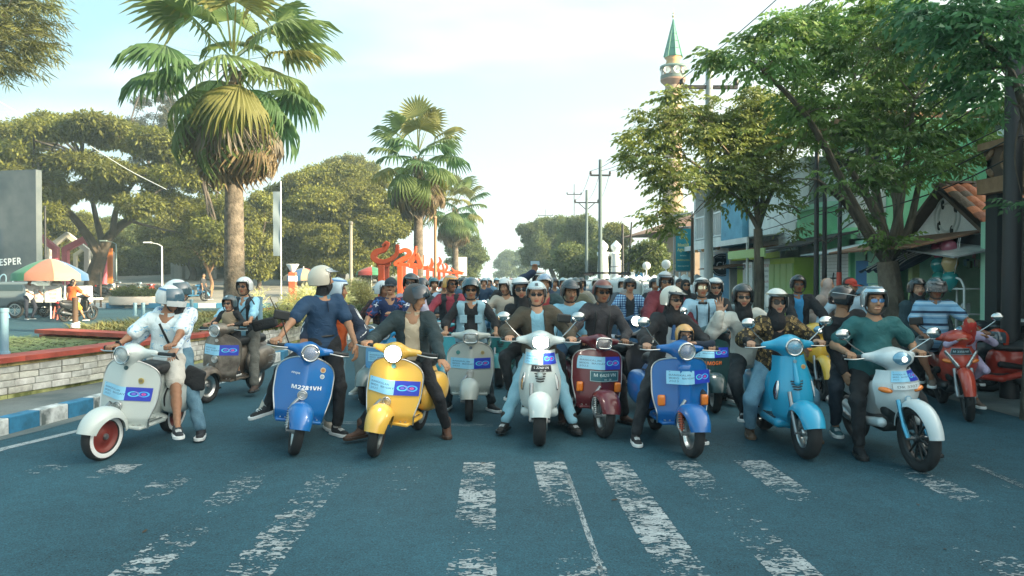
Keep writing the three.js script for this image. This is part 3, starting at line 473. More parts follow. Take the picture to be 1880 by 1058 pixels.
// ------------------------------------------------------------------ right side of the street
const dX=(px,X)=>{const r=ray(px,511);return-r.z*X/r.x;};
const hY=(py,px,d)=>at(px,py,d).y;
const along_=(X,d0,d1,h0,h1,w)=>box(w,h1-h0,Math.abs(d1-d0),X+w/2,(h0+h1)/2,-(d0+d1)/2);
const C={
plaster:worn('plaster',[0.52,0.57,0.57],[0.74,0.78,0.76],0.85,3,{contrast:2,stain:false}),greyWall:worn('greywall',[0.38,0.43,0.43],[0.60,0.64,0.62],0.9,3.5,{contrast:2.2}),
blueWall:worn('bluewall',[0.09,0.26,0.38],[0.14,0.38,0.52],0.7,2,{}),blueTin:mat([0.16,0.40,0.58],0.5,{bump:0.004}),mint:worn('mint',[0.28,0.58,0.42],[0.42,0.72,0.54],0.7,2,{contrast:2}),green:worn('greenw',[0.16,0.50,0.26],[0.26,0.64,0.36],0.7,2,{}),lime:worn('lime',[0.36,0.54,0.08],[0.48,0.66,0.13],0.65,2,{contrast:2}),limeL:mat([0.42,0.60,0.26],0.6),
dark:mat([0.022,0.026,0.026],0.8),brown:worn('brownw',[0.05,0.035,0.025],[0.12,0.08,0.055],0.7,1.5,{}),tin:worn('tin',[0.20,0.23,0.23],[0.42,0.45,0.44],0.55,1.5,{contrast:2.6}),rust:worn('rust',[0.11,0.055,0.03],[0.26,0.14,0.08],0.75,1.5,{contrast:2.4}),shutter:worn('shutter',[0.60,0.64,0.64],[0.76,0.79,0.78],0.5,1.5,{}),
conc:worn('conc',[0.30,0.34,0.35],[0.48,0.52,0.52],0.85,1.6,{contrast:2.2,bump:0.004}),white:worn('whitew',[0.62,0.67,0.67],[0.80,0.83,0.82],0.8,2.5,{contrast:2.2}),wood:worn('woodw',[0.16,0.09,0.045],[0.34,0.21,0.12],0.7,1.2,{}),pole:mat([0.10,0.145,0.15],0.8),wire:mat([0.02,0.024,0.025],0.6),black:mat([0.02,0.022,0.024],0.5),
};
const panel=(w,h)=>new THREE.PlaneGeometry(w,h);
// ---- the white upper building, blue house with balcony, green house: upper walls
{
const X=8.2,D=(px)=>dX(px,X);
const hb=thing('balcony_house','brown fronted house with arched balcony and white railing behind the thick concrete pole','house');
const d0=D(1328),d1=D(1276),hh=(py)=>hY(py,1300,28);
part(hb,'wall',along_(X+1.0,d0,d1,hh(445),hh(335),5),C.wood);part(hb,'ground_storey',along_(X+0.2,d0,d1,0,hh(452),6),C.plaster);
part(hb,'floor_slab',along_(X-0.1,d0,d1,hh(452),hh(440),1.2),C.plaster);
part(hb,'arched_window',(()=>{const s=new THREE.Shape();s.absarc(0,0.75,0.42,0,Math.PI);s.lineTo(-0.42,-0.45);s.lineTo(0.42,-0.45);return new THREE.ExtrudeGeometry(s,{depth:0.05,bevelEnabled:false}).rotateY(-Math.PI/2).translate(X+0.99,hh(405),-(d0+d1)/2+0.2);})(),C.white);
part(hb,'roof',along_(X-0.3,d0-0.3,d1+0.3,hh(335),hh(328),6.5),C.rust);part(hb,'side_pillar',along_(X-0.05,d1-0.25,d1,hh(440),hh(335),1.05),C.plaster);
part(hb,'rail',[along_(X-0.06,d0,d1,hh(398),hh(395),0.06),along_(X-0.06,d0,d1,hh(438),hh(436),0.06)],C.white);
const bs=along_(X-0.04,0,0.05,hh(436),hh(398),0.03);for(let i=0;i<15;i++){part(hb,'baluster',bs,C.white).position.z=-lerp(d0,d1,(i+0.5)/15);}
const orn=new THREE.SphereGeometry(0.09,8,6);for(let i=0;i<8;i++)part(hb,'ornament',orn,i % 2?C.white:mat([0.6,0.3,0.12],0.6)).position.set(X-0.12,hh(452)-0.13,-lerp(d0,d1,(i+0.5)/8));
const bw=thing('blue_house','plain blue upper wall between the balcony house and the white upper wall','building');part(bw,'wall',along_(X-0.1,D(1368),D(1329),2.7,hY(368,1345,24.5),6),C.blueWall);part(bw,'parapet',along_(X-0.16,D(1368),D(1329),hY(368,1345,24.5),hY(368,1345,24.5)+0.1,6.2),C.plaster);
const ww=thing('white_upper_building','white panelled upper storey behind the slim tree, above the long white canopy','building');
for(let i=0;i<5;i++)part(ww,'panel',along_(X+0.1,lerp(D(1478),D(1369),i/5)+0.01,lerp(D(1478),D(1369),(i+1)/5)-0.01,2.75,4.7,0.12),C.plaster);part(ww,'wall',along_(X+0.24,D(1478),D(1369),0,4.65,6),C.greyWall);part(ww,'cap',along_(X-0.02,D(1478),D(1369),4.7,4.82,6),C.white);
const gh=thing('green_house','green house with stepped balcony cornice behind the two black poles','house'),g0=D(1580),g1=D(1479);
part(gh,'wall',along_(X+0.6,g0,g1,0,5.2,6),C.green);part(gh,'balcony',along_(X-0.35,g0+0.9,g1-0.3,2.55,3.3,1.0),C.green);part(gh,'cornice',along_(X-0.45,g0+0.8,g1-0.2,3.3,3.42,1.1),C.mint);part(gh,'cornice',along_(X-0.42,g0+0.85,g1-0.25,2.48,2.55,1.05),C.mint);part(gh,'roof',along_(X-0.2,g0,g1,5.2,5.35,7),C.rust);
for(let i=0;i<3;i++){const z=lerp(g0,g1,(i+0.6)/3.2);const w=part(gh,'window',along_(X+0.56,z-0.4,z+0.4,3.6,4.8,0.1),C.white);part(w,'pane',along_(X+0.54,z-0.33,z+0.33,3.67,4.73,0.06),C.dark);}
const sg=thing('white_sign','white notice sign with small lettering on the green house wall','sign');{const d=D(1467);part(sg,'board',box(0.06,0.72,1.15,7.9,2.72,-d),C.white);const f=part(sg,'print',panel(1.12,0.69),panelMat(text('wsign',256,160,[['TOKO',128,40,30,'#556'],['melayani grosir',128,82,24,'#667'],['0812 3456',128,126,34,'#223']],'#d8e2e2')));f.rotation.y=-Math.PI/2;f.position.set(7.866,2.72,-d);}
const cn=thing('long_canopy','long canopy with white front edge over the open stalls by the slim tree','canopy'),c0=D(1462),c1=D(1306);part(cn,'roof_sheet',tf(along_(0,c0,c1,-0.02,0.02,2.2),[6.9,2.72,0],[0,0,0.12]),C.tin);part(cn,'fascia',along_(6.86,c0,c1,2.58,2.74,0.05),C.white);for(const q of[0.03,0.5,0.97])part(cn,'post',rod([6.95,0,-lerp(c0,c1,q)],[6.95,2.6,-lerp(c0,c1,q)],0.04),C.white);
const kb=thing('blue_kiosk','blue corrugated metal kiosk under the white canopy end','kiosk'),k0=D(1350),k1=D(1312);part(kb,'wall',along_(X+0.02,k0,k1,0,2.5,2.2),C.blueTin);{const rb=along_(X-0.03,0,0.09,0.05,2.45,0.05);const n=16;for(let i=0;i<n;i++)part(kb,'corrugation',rb,C.blueTin).position.z=-lerp(k0,k1,(i+0.3)/n);}part(kb,'roof',along_(X-0.2,k0,k1,2.5,2.56,2.6),C.white);
part(kb,'side_wall',box(2.0,2.5,0.05,X+1.0,1.25,-k0+0.03),C.blueTin);
const cs=thing('round_sign','round black sign with white letters CK on the blue kiosk','sign');{const d=D(1324),pc=at(1325,487,d-0.6),g=disc(0.40,0.06,'z',28).translate(pc.x,pc.y,pc.z);part(cs,'plate',g,C.black);part(cs,'bracket',rod([pc.x,pc.y,pc.z-0.03],[X+0.1,pc.y,pc.z-0.03],0.02),C.black);const f=part(cs,'print',new THREE.CircleGeometry(0.385,28),panelMat(text('ck',256,256,[['CK',128,134,118,'#e8eef0'],['COFFEE · KOPI',128,40,24,'#cfd8da']],'#101416',{draw:(c)=>{c.strokeStyle='#cfd8da';c.lineWidth=6;c.beginPath();c.arc(128,128,118,0,7);c.stroke();}})));f.position.set(pc.x,pc.y,pc.z+0.033);}
const st=thing('open_stall','dark open stall with lime counter behind the waving woman','stall'),s0=D(1450),s1=D(1352);part(st,'back_wall',along_(9.8,s0,s1,0,2.5,0.1),C.greyWall);part(st,'ceiling',along_(7.95,s0,s1,2.5,2.56,2.0),C.wood);part(st,'far_side',box(1.9,2.5,0.1,8.9,1.25,-s1+0.06),C.greyWall);part(st,'counter',along_(8.05,s0,s0+1.6,0,1.05,0.5),C.lime);part(st,'lintel',along_(8.0,s0,s1,2.2,2.5,0.15),C.lime);part(st,'door',along_(8.05,D(1385),D(1362),0,2.0,0.08),C.lime);part(st,'side',box(1.9,2.5,0.1,8.9,1.25,-s0),C.greyWall);part(st,'floor',along_(8,s0,s1,0,0.12,1.5),C.conc);part(st,'shelf',along_(9.1,s0,s1,1.25,1.29,0.3),C.wood);{const r=rng(9);for(let i=0;i<16;i++)part(st,'jar',lathe([[0,0],[0.05,0],[0.055,0.12],[0.035,0.17],[0,0.18]],8),mat([0.2+r()*0.4,0.2+r()*0.3,0.15+r()*0.2],0.4)).position.set(9.2,1.29,-lerp(s0,s1,(i+r())/16));}
for(const[px,w,l]of[[1401,0.85,'tall white menu board left of the slim trunk'],[1438,0.85,'tall white menu board right of the slim trunk']]){const m=thing('menu_board',l,'menu board'),d=D(px);part(m,'board',box(0.04,1.5,w,7.75,1.35,-d),C.white);const f=part(m,'print',panel(w-0.03,1.46),panelMat(text('menu',128,400,Array.from({length:9},(_,i)=>[['MENU','NASI','MIE','KOPI','TEH','ES JERUK','SOTO','RUJAK','BAKSO'][i],64,28+i*42,i?22:34,i % 3?'#3b4a50':'#a33a2a']),'#dde5e3')));f.rotation.y=-Math.PI/2;f.position.set(7.725,1.35,-d);}
const ra=thing('small_awning','small rusty awning sheet over the open stall','awning');part(ra,'sheet',tf(box(1.0,0.03,2.6),[7.5,2.0,-D(1370)],[0,0,0.15]),C.rust);part(ra,'frame',[rod([7.9,1.9,-D(1370)-1.2],[7.05,1.93,-D(1370)-1.2],0.015),rod([7.9,1.9,-D(1370)+1.2],[7.05,1.93,-D(1370)+1.2],0.015)],C.black);
const lk=thing('lime_kiosk','lime green wooden kiosk with closed shutters and sloped roof','kiosk'),l0=D(1500),l1=D(1452);part(lk,'body',along_(7.62,l0,l1,0,2.15,1.2),C.lime);{const n=4;for(let i=0;i<n;i++){const a=lerp(l0,l1,i/n)+0.03,b=lerp(l0,l1,(i+1)/n)-0.03;part(lk,'shutter',along_(7.58,a,b,1.0,2.0,0.05),C.limeL);part(lk,'lower_board',along_(7.585,a,b,0.1,0.92,0.04),C.lime);}}part(lk,'roof',tf(box(1.6,0.05,l1-l0+1.2),[7.55,2.42,-(l0+l1)/2-0.3],[0,0,0.2]),C.tin);part(lk,'roof_fascia',along_(6.74,l0-0.3,l1+0.9,2.16,2.38,0.04),C.limeL);
const rs=thing('roller_shutter_shop','shop with closed white roller shutter sprayed with black graffiti','shop'),r0=D(1578),r1=D(1520);part(rs,'frame',[along_(7.95,r0-0.1,r0,0,2.5,0.3),along_(7.95,r1,r1+0.12,0,2.5,0.3),along_(7.95,r0-0.1,r1+0.12,2.2,2.75,0.3)],C.green);const sl=along_(8.0,r0,r1,0,0.075,0.03);for(let i=0;i<27;i++)part(rs,'slat',sl,C.shutter).position.y=0.08*i+0.02;part(rs,'shutter_back',along_(8.02,r0,r1,0,2.2,0.03),C.dark);
const gm=C.black,gz=-(r0+r1)/2;part(rs,'graffiti',[tube([[7.99,1.35,gz+0.3],[7.99,1.15,gz+0.42],[7.99,0.85,gz+0.3],[7.99,0.9,gz+0.05],[7.99,1.2,gz],[7.99,1.6,gz-0.05],[7.99,1.75,gz]],0.017,30,4),tube([[7.99,1.3,gz-0.45],[7.99,1.1,gz-0.2],[7.99,0.85,gz-0.3],[7.99,0.95,gz-0.55],[7.99,1.2,gz-0.3]],0.017,24,4),tube([[7.99,1.62,gz+0.2],[7.99,1.62,gz-0.2]],0.017,4,4)],gm);
part(rs,'awning',tf(box(1.3,0.04,r1-r0+0.6),[7.4,2.5,-(r0+r1)/2],[0,0,0.25]),C.dark);part(rs,'upper_wall',along_(8.1,r0,r1,2.6,4.2,5),C.greyWall);
const bd=thing('blue_door_shop','narrow shop front with a bright blue door left of the thick tree trunk','shop'),b0=D(1650),b1=D(1580);part(bd,'wall',along_(8.05,b0,b1,0,2.45,5),C.mint);part(bd,'door',along_(8.0,b0+0.5,b1-0.2,0,2.0,0.06),mat([0.04,0.22,0.48],0.5));part(bd,'door',along_(8.0,b0+0.1,b0+0.45,0,2.0,0.06),C.wood);part(bd,'awning',tf(box(1.2,0.03,b1-b0+0.3),[7.5,2.25,-(b0+b1)/2],[0,0,0.2]),mat([0.35,0.45,0.47],0.6));part(bd,'roof',along_(8.1,b0,b1,2.5,2.62,5),C.tin);
}
// ---- gable porch shop with tiled roof, awning, balloons and shelves
{
const X=8.0,gz0=-11.6,gz1=-13.9,gm=(gz0+gz1)/2,hB=2.33,hA=3.14;
const h=thing('gable_shop','small shop with white gable, round relief and orange tiled roof at the right','shop');
part(h,'gable',prism([[-1.15,0],[1.15,0],[0,hA-hB]],0.12).rotateY(-Math.PI/2).translate(X+0.12,hB,gm),C.white);
part(h,'relief',[tf(ring(0.36,0.02,28,6),[X-0.005,hB+0.36,gm],[0,Math.PI/2,0]),tf(ring(0.25,0.02,28,6),[X-0.005,hB+0.36,gm],[0,Math.PI/2,0])],C.greyWall);
const slot=tf(new THREE.SphereGeometry(1,10,8),[0,0,0],[0,0,0],[0.03,0.09,0.045]);for(let i=0;i<4;i++){const a=i*Math.PI/2+0.5;part(h,'vent',slot,C.dark).position.set(X,hB+0.36+Math.sin(a)*0.27,gm+Math.cos(a)*0.27);}
const bl=Math.hypot(1.3,0.95),ba=Math.atan2(0.92,1.3);for(const s of[-1,1]){const b=part(h,'barge_board',box(0.3,0.06,bl+0.15),C.brown);b.position.set(X-0.06,(hB+hA)/2+0.04,gm+s*0.62);b.rotation.x=s*ba*0.98;}
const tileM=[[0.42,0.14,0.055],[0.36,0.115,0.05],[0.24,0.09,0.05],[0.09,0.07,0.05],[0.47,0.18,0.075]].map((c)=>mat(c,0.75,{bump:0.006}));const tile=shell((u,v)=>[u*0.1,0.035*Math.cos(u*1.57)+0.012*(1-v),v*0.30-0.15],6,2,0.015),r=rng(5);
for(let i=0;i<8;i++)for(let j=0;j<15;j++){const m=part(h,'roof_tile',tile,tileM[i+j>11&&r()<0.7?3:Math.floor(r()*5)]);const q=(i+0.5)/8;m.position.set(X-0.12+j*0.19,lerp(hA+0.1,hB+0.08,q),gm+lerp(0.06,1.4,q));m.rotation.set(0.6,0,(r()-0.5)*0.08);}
part(h,'roof_underlay',tf(box(3.0,0.05,1.95),[X+1.4,(hA+hB)/2+0.02,gm+0.7],[0.6,0,0]),C.brown);part(h,'roof_underlay',tf(box(3.0,0.05,1.95),[X+1.4,(hA+hB)/2+0.02,gm-0.7],[-0.6,0,0]),C.brown);
part(h,'beam',box(0.25,0.26,3.6,X-0.1,hB-0.13,gm+0.2),C.dark);part(h,'back_wall',box(0.1,2.4,6.0,X+2.4,1.2,gm-0.6),C.wood);part(h,'ceiling',box(2.4,0.05,5.2,X+1.25,2.36,gm-0.4),C.wood);part(h,'end_wall',box(2.3,2.3,0.08,X+1.2,1.15,gm-2.9),C.wood);part(h,'mint_wall',box(0.1,1.1,2.4,X+0.3,1.9,-14.6),C.mint);
for(let i=0;i<4;i++)part(h,'mint_board',box(0.05,0.36,1.0,X-0.12,0.95+i*0.37,-14.75+(i % 2)*0.06),C.mint);part(h,'lower_wall',box(0.12,0.8,1.4,X-0.05,0.4,-14.7),mat([0.34,0.22,0.12],0.8));
part(h,'post',rbox(0.2,2.5,0.2,0.01,7.75,1.25,-11.25),C.mint);part(h,'post',rbox(0.14,2.4,0.14,0.01,7.9,1.2,-13.6),C.limeL);part(h,'side_panel',box(0.9,1.5,0.05,X+0.55,1.0,-11.6),mat([0.42,0.29,0.17],0.8));part(h,'cross_wall',box(1.8,0.5,0.08,X+0.9,2.15,-11.55),C.mint);part(h,'floor',box(2.2,0.12,4,X+0.8,0.06,gm),C.conc);
part(h,'rust_awning',tf(box(1.5,0.03,2.9),[7.45,2.28,-13.1],[0,0,0.22]),C.rust);part(h,'white_awning',tf(box(1.0,0.03,1.3),[7.6,2.12,-11.8],[0.12,0,0.2]),C.tin);
const tp=thing('tarp_awning','dark blue tarp awning with pale folds beside the balloons','awning');{const cloth=shell((u,v)=>[7.2+0.75*v,1.75+0.38*v+0.03*Math.sin(u*16+v*3),-13.55+u*0.75],40,8,0.006);part(tp,'cloth',cloth,mat([0.03,0.05,0.075],0.4));for(let i=0;i<6;i++)part(tp,'strap',tube([[7.2,1.78,-13.0-i*0.2],[7.5,1.97,-13.1-i*0.16],[7.93,2.16,-12.95-i*0.22]],0.012,8,4),C.white);}
const bc=[[0.28,0.05,0.10],[0.02,0.22,0.22],[0.55,0.42,0.2],[0.02,0.24,0.20],[0.34,0.09,0.14],[0.03,0.30,0.30]],bn=['dark red balloon at the top left','teal balloon at the middle left','gold balloon in the middle','deep green balloon at the lower left','pink balloon at the top right','turquoise balloon at the lower right'];
[[0,0.36],[0,0.10],[0.3,0.12],[0.02,-0.14],[0.26,0.38],[0.31,-0.14]].forEach(([q,y],i)=>{const b=thing('balloon',bn[i]+' of the bunch under the gable','balloon',[7.42,1.72+y,-12.05+q],0,'balloons under the gable');part(b,'skin',lathe([[0,-0.16],[0.03,-0.15],[0.09,-0.08],[0.128,0.02],[0.11,0.10],[0.06,0.145],[0,0.155]],18),mat(bc[i],0.15,{clearcoat:0.8}));part(b,'knot',tf(new THREE.ConeGeometry(0.018,0.03,8),[0,-0.165,0]),mat(bc[i],0.4));part(b,'string',tube([[0,-0.17,0],[0.02,0.1-y,0.12],[0.1,0.55-y,0.1]],0.004,6,4),C.white);});
const rack=(nm,l,x,z,w,d,hh,n,arch)=>{const t=thing(nm,l,'rack',[x,0.12,z],0.2),f=[];for(const sx of[-1,1])for(const sz of[-1,1])f.push(rod([sx*d/2,0,sz*w/2],[sx*d/2,hh,sz*w/2],0.018));if(arch)f.push(tube([[-d/2,hh,-w/2],[-d/2,hh+0.13,-w/2+0.08],[-d/2,hh+0.16,0],[-d/2,hh+0.13,w/2-0.08],[-d/2,hh,w/2]],0.018,16));part(t,'frame',f,C.white);for(let i=0;i<n;i++){part(t,'shelf',box(d,0.02,w,0,0.1+i*(hh-0.12)/(n-1),0),C.white);}const r=rng(n*7+(arch?1:0));for(let i=0;i<n-1;i++)for(let k=0;k<5;k++)part(t,'packet',rbox(0.12,0.1+r()*0.12,0.07,0.01),mat([0.15+r()*0.5,0.25+r()*0.4,0.3+r()*0.3],0.5)).position.set(-0.05,0.18+i*(hh-0.12)/(n-1),-w/2+0.08+k*(w-0.1)/5);};
rack('shelf_rack','low white wire rack with packets under the balloons',7.55,-12.5,0.75,0.35,1.05,4,false);rack('shelf_rack','taller white rack with rounded top beside the mint post',7.6,-11.75,0.5,0.35,1.35,4,true);
const gd=thing('hanging_goods','bunch of small packets hanging in the dark shop behind the balloons','goods');{const r=rng(6);for(let i=0;i<26;i++)part(gd,'packet',rbox(0.05,0.12,0.09,0.008),mat([0.05+r()*0.3,0.08+r()*0.25,0.08+r()*0.2],0.5)).position.set(8.15+r()*0.3,1.75+r()*0.5,-11.75-r()*0.9);}
}
// ---- big grey house behind with tiled eaves, and added blocks further back, out of view, put in to shade the street
{
const b=thing('grey_house','long grey house wall with tiled eave behind the thick tree','house');part(b,'wall',box(5,5.1,12,13.6,2.55,-18.5),C.greyWall);part(b,'eave_band',box(5.3,0.14,12.2,13.55,4.75,-18.5),C.white);
const tm=[[0.20,0.13,0.10],[0.26,0.16,0.12],[0.14,0.11,0.09]].map((c)=>mat(c,0.8,{bump:0.006})),tl=shell((u,v)=>[v*0.34-0.17,0.035*Math.cos(u*1.57)-0.015*v,u*0.105],5,2,0.015),r=rng(3);
for(let i=0;i<5;i++)for(let j=0;j<52;j++){const t=part(b,'roof_tile',tl,tm[Math.floor(r()*3)]);t.position.set(10.95+i*0.3,5.14+i*0.13,-12.5-j*0.23);t.rotation.z=0.42;}
part(b,'roof_deck',tf(box(5.4,0.06,12.3),[13.3,6.05,-18.5],[0,0,0.42]),C.rust);
const back=(l,x,z,w,hgt,d,m)=>{const t=thing('added_shade_block',l,'building',[x,0,z]);part(t,'wall',box(w,hgt,d,0,hgt/2,0),m);part(t,'roof',box(w+0.3,0.2,d+0.3,0,hgt+0.1,0),C.tin);for(let i=0;i<Math.floor(d/3);i++)for(let k=0;k<Math.floor(hgt/3);k++){const wd=part(t,'window',box(0.1,1.2,1.2,-w/2-0.02,1.8+k*3,-d/2+1.6+i*3),C.white);part(wd,'pane',box(0.06,1.04,1.04,-w/2-0.06,1.8+k*3,-d/2+1.6+i*3),C.dark);}};
back('added pale block shading the street, behind the shops, hidden by the thick tree',21,-14,8,7.6,16,C.plaster);back('added grey block shading the street, behind the white upper storey',19,-25,8,5.6,6,C.greyWall);back('added pale block shading the street, behind the dark gate at the right edge',16,-1.5,8,7.4,15,C.plaster);
}
// ---- dark carved gate with canopy at the right edge
{
const g=thing('carved_gate','dark wooden gate with carved frieze canopy at the right edge','gate');
part(g,'canopy_roof',tf(box(3.6,0.14,8.4),[9.1,3.72,-6.6],[0,0,0.12]),C.brown);part(g,'frieze_board',box(0.10,0.46,8.0,7.35,3.3,-6.7),C.brown);part(g,'lower_beam',box(0.2,0.22,8.2,7.32,2.97,-6.7),C.wood);part(g,'upper_beam',box(0.2,0.1,8.2,7.32,3.56,-6.7),C.wood);part(g,'end_frieze',box(2.6,0.46,0.1,8.6,3.3,-10.65),C.brown);part(g,'end_beam',box(2.6,0.22,0.2,8.6,2.97,-10.7),C.wood);
for(let i=0;i<7;i++){const z=-10.2+i*1.1;part(g,'carved_rosette',tf(ring(0.15,0.03,16,6),[7.28,3.3,z],[0,Math.PI/2,0]),C.wood);part(g,'carved_knob',new THREE.SphereGeometry(0.05,10,8),C.wood).position.set(7.28,3.3,z);for(const s of[-1,1])for(const u of[-1,1])part(g,'carved_leaf',tf(new THREE.SphereGeometry(1,8,6),[7.29,3.3+u*0.13,z+s*0.42],[s*u*0.7,0,0],[0.03,0.05,0.11]),C.wood);}
for(let i=0;i<11;i++)part(g,'gate_plank',box(0.08,2.7,0.36,7.62+(i % 2)*0.012,1.42,-10.4+i*0.38),mat([0.045+0.01*(i % 3),0.038,0.032],0.65));part(g,'post',rbox(0.26,3.0,0.26,0.01,7.5,1.5,-10.7),C.dark);part(g,'handle',tf(ring(0.09,0.012,18,6),[7.55,1.3,-9.9],[0,Math.PI/2,0]),C.white);part(g,'handle',tf(ring(0.09,0.012,18,6),[7.55,1.3,-9.75],[0,Math.PI/2,0]),C.white);part(g,'back_wall',box(0.2,3,9,10.3,1.5,-6.4),C.dark);part(g,'floor',box(3,0.1,8.4,8.9,0.05,-6.6),C.conc);
part(g,'leaning_plank',tf(box(0.04,1.7,0.16),[7.3,0.95,-9.0],[0,0,0.12]),C.wood);
}
// ---- poles and wires
const wires=[];
function pole(label,px,d,topPy,r,m,o={}){const b=at(px,511,d),top=at(px,topPy,d).y,t=thing(o.name??'utility_pole',label,'pole',[b.x,0,-d],0,o.group);part(t,'shaft',rod([0,0,0],[o.tilt??0,top,0],r,r*0.72,14),m);return{t,top,x:b.x,d};}
function crossarm(p,y,w,n=3,m=C.black){part(p.t,'crossarm',box(w,0.09,0.09,0,y,0),m);for(let i=0;i<n;i++){const x=-w/2+w*(i/(n-1))*0.96+w*0.02;part(p.t,'insulator',lathe([[0,0],[0.05,0],[0.075,0.05],[0.05,0.09],[0.075,0.13],[0.03,0.17],[0,0.18]],10).translate(x,y+0.05,0),C.black);wires.push([p.x+x,y+0.22,-p.d]);}}
{
const p1=pole('thick concrete utility pole in front of the balcony house',1301,19.3,98,0.125,C.conc);crossarm(p1,hY(160,1290,19.3),1.5);
const p2=pole('tall utility pole with one crossarm left of the white gate pillars',1102,38,293,0.12,C.pole);crossarm(p2,hY(322,1102,38),1.05);
const p3=pole('second utility pole with a braced crossarm, left of the tallest one',1077,52,349,0.12,C.pole);crossarm(p3,hY(372,1077,52),1.7);part(p3.t,'brace',[rod([-0.6,hY(372,1077,52),0],[0,hY(386,1077,52),0],0.03),rod([0.6,hY(372,1077,52),0],[0,hY(386,1077,52),0],0.03)],C.black);
const p4=pole('thin mast with a small comb crossarm rising over the far trees',1054,75,338,0.05,C.wire);crossarm(p4,hY(357,1054,75),1.5,3);
const p5=pole('farthest thin mast over the hazy trees',1001,110,384,0.06,C.wire);crossarm(p5,hY(396,1001,110),2.2,2);
for(const[px,l]of[[1499,'left of two slender black poles before the green house'],[1514,'right of two slender black poles before the green house']])pole(l,px,14.2,px<1505?225:340,0.055,C.black,{name:'black_pole',group:'slender black poles'});
{const b=at(1541,511,13.4),t=thing('flag_pole','red and white painted pole left of the roller shutter','pole',[b.x,0,-13.4]),y=(py)=>hY(py,1541,13.4);part(t,'lower_band',rod([0,0,0],[0,y(527),0],0.05,0.048,12),C.white);part(t,'red_band',rod([0,y(527),0],[0,y(500),0],0.048,0.046,12),mat([0.55,0.06,0.03],0.5));part(t,'upper_shaft',rod([0,y(500),0],[0.02,y(330),0],0.04,0.03,12),C.black);}
const np=at(1856,511,9.7);{const t=thing('utility_pole','near dark wooden pole rising past the carved canopy into the upper right corner','pole',[np.x,0,-9.7]);part(t,'shaft',rod([0,0,0],[0.05,7.8,0],0.115,0.10,14),C.black);part(t,'crossarm',box(0.1,0.1,1.6,0,7.0,0),C.black);}
pole('pair of dark posts, left one, beside the white gate pillars',1143,40,412,0.09,C.black,{name:'dark_post'});pole('leaning dark post right of the other dark post by the white gate',1150,42,408,0.07,C.black,{name:'dark_post',tilt:0.3});pole('brown timber post between the teal banner and the concrete pole',1271,22,400,0.06,C.brown,{name:'timber_post'});
const wb=(l,a,b,sag,r=0.012)=>{const m=a.map((v,i)=>(v+b[i])/2);m[1]-=sag;const t=tube([a,[lerp(a[0],m[0],0.5),lerp(a[1],m[1],0.5)-sag*0.25,lerp(a[2],m[2],0.5)],m,[lerp(b[0],m[0],0.5),lerp(b[1],m[1],0.5)-sag*0.25,lerp(b[2],m[2],0.5)],b],r,24,4),o=part(scene,'overhead_wire',t,C.wire);meta(o,l,'wire','overhead wires on the right side');};
const lmr=['left','middle','right'],w3=(a,b,l,sag)=>{for(let i=0;i<3;i++)wb(lmr[i]+' '+l,wires[a+i],wires[b+i],sag);};
w3(0,3,'overhead wire between the concrete pole and the next pole down the street',0.5);w3(3,6,'overhead wire between the two crossarm poles down the street',0.4);
for(let i=0;i<3;i++)wb(lmr[i]+' overhead wire rising from the concrete pole to the upper edge',wires[i],[wires[i][0]+0.9,7.6+0.05*i,-2],0.35);
const near=[[np.x,4.7,-9.7],[np.x,4.55,-9.7],[np.x,4.2,-9.7],[np.x,3.5,-9.7],[np.x,3.7,-9.7],[np.x,5.0,-9.7],[np.x+0.1,3.3,-9.7]],far=[[7.9,3.9,-19],[7.9,3.6,-19.3],[7.9,3.3,-21],[7.6,3.1,-17],[7.9,3.0,-22],[7.9,4.3,-20],[7.0,2.9,-14.2]];
const nw=['topmost','second','third','fifth','fourth','slackest','lowest'];
near.forEach((a,i)=>wb(nw[i]+' black cable from the near dark pole across the shop fronts',a,far[i],0.15,0.011));near.slice(0,5).forEach((a,i)=>wb(nw[i]+' black cable from the near dark pole leaving at the right edge',a,[8.5+i*0.2,a[1]+0.5,3],0.2,0.011));
wb('thin cable from the trees to the timber post by the banner',[6.6,3.4,-26],[6.9,2.3,-44],0.4,0.02);
}
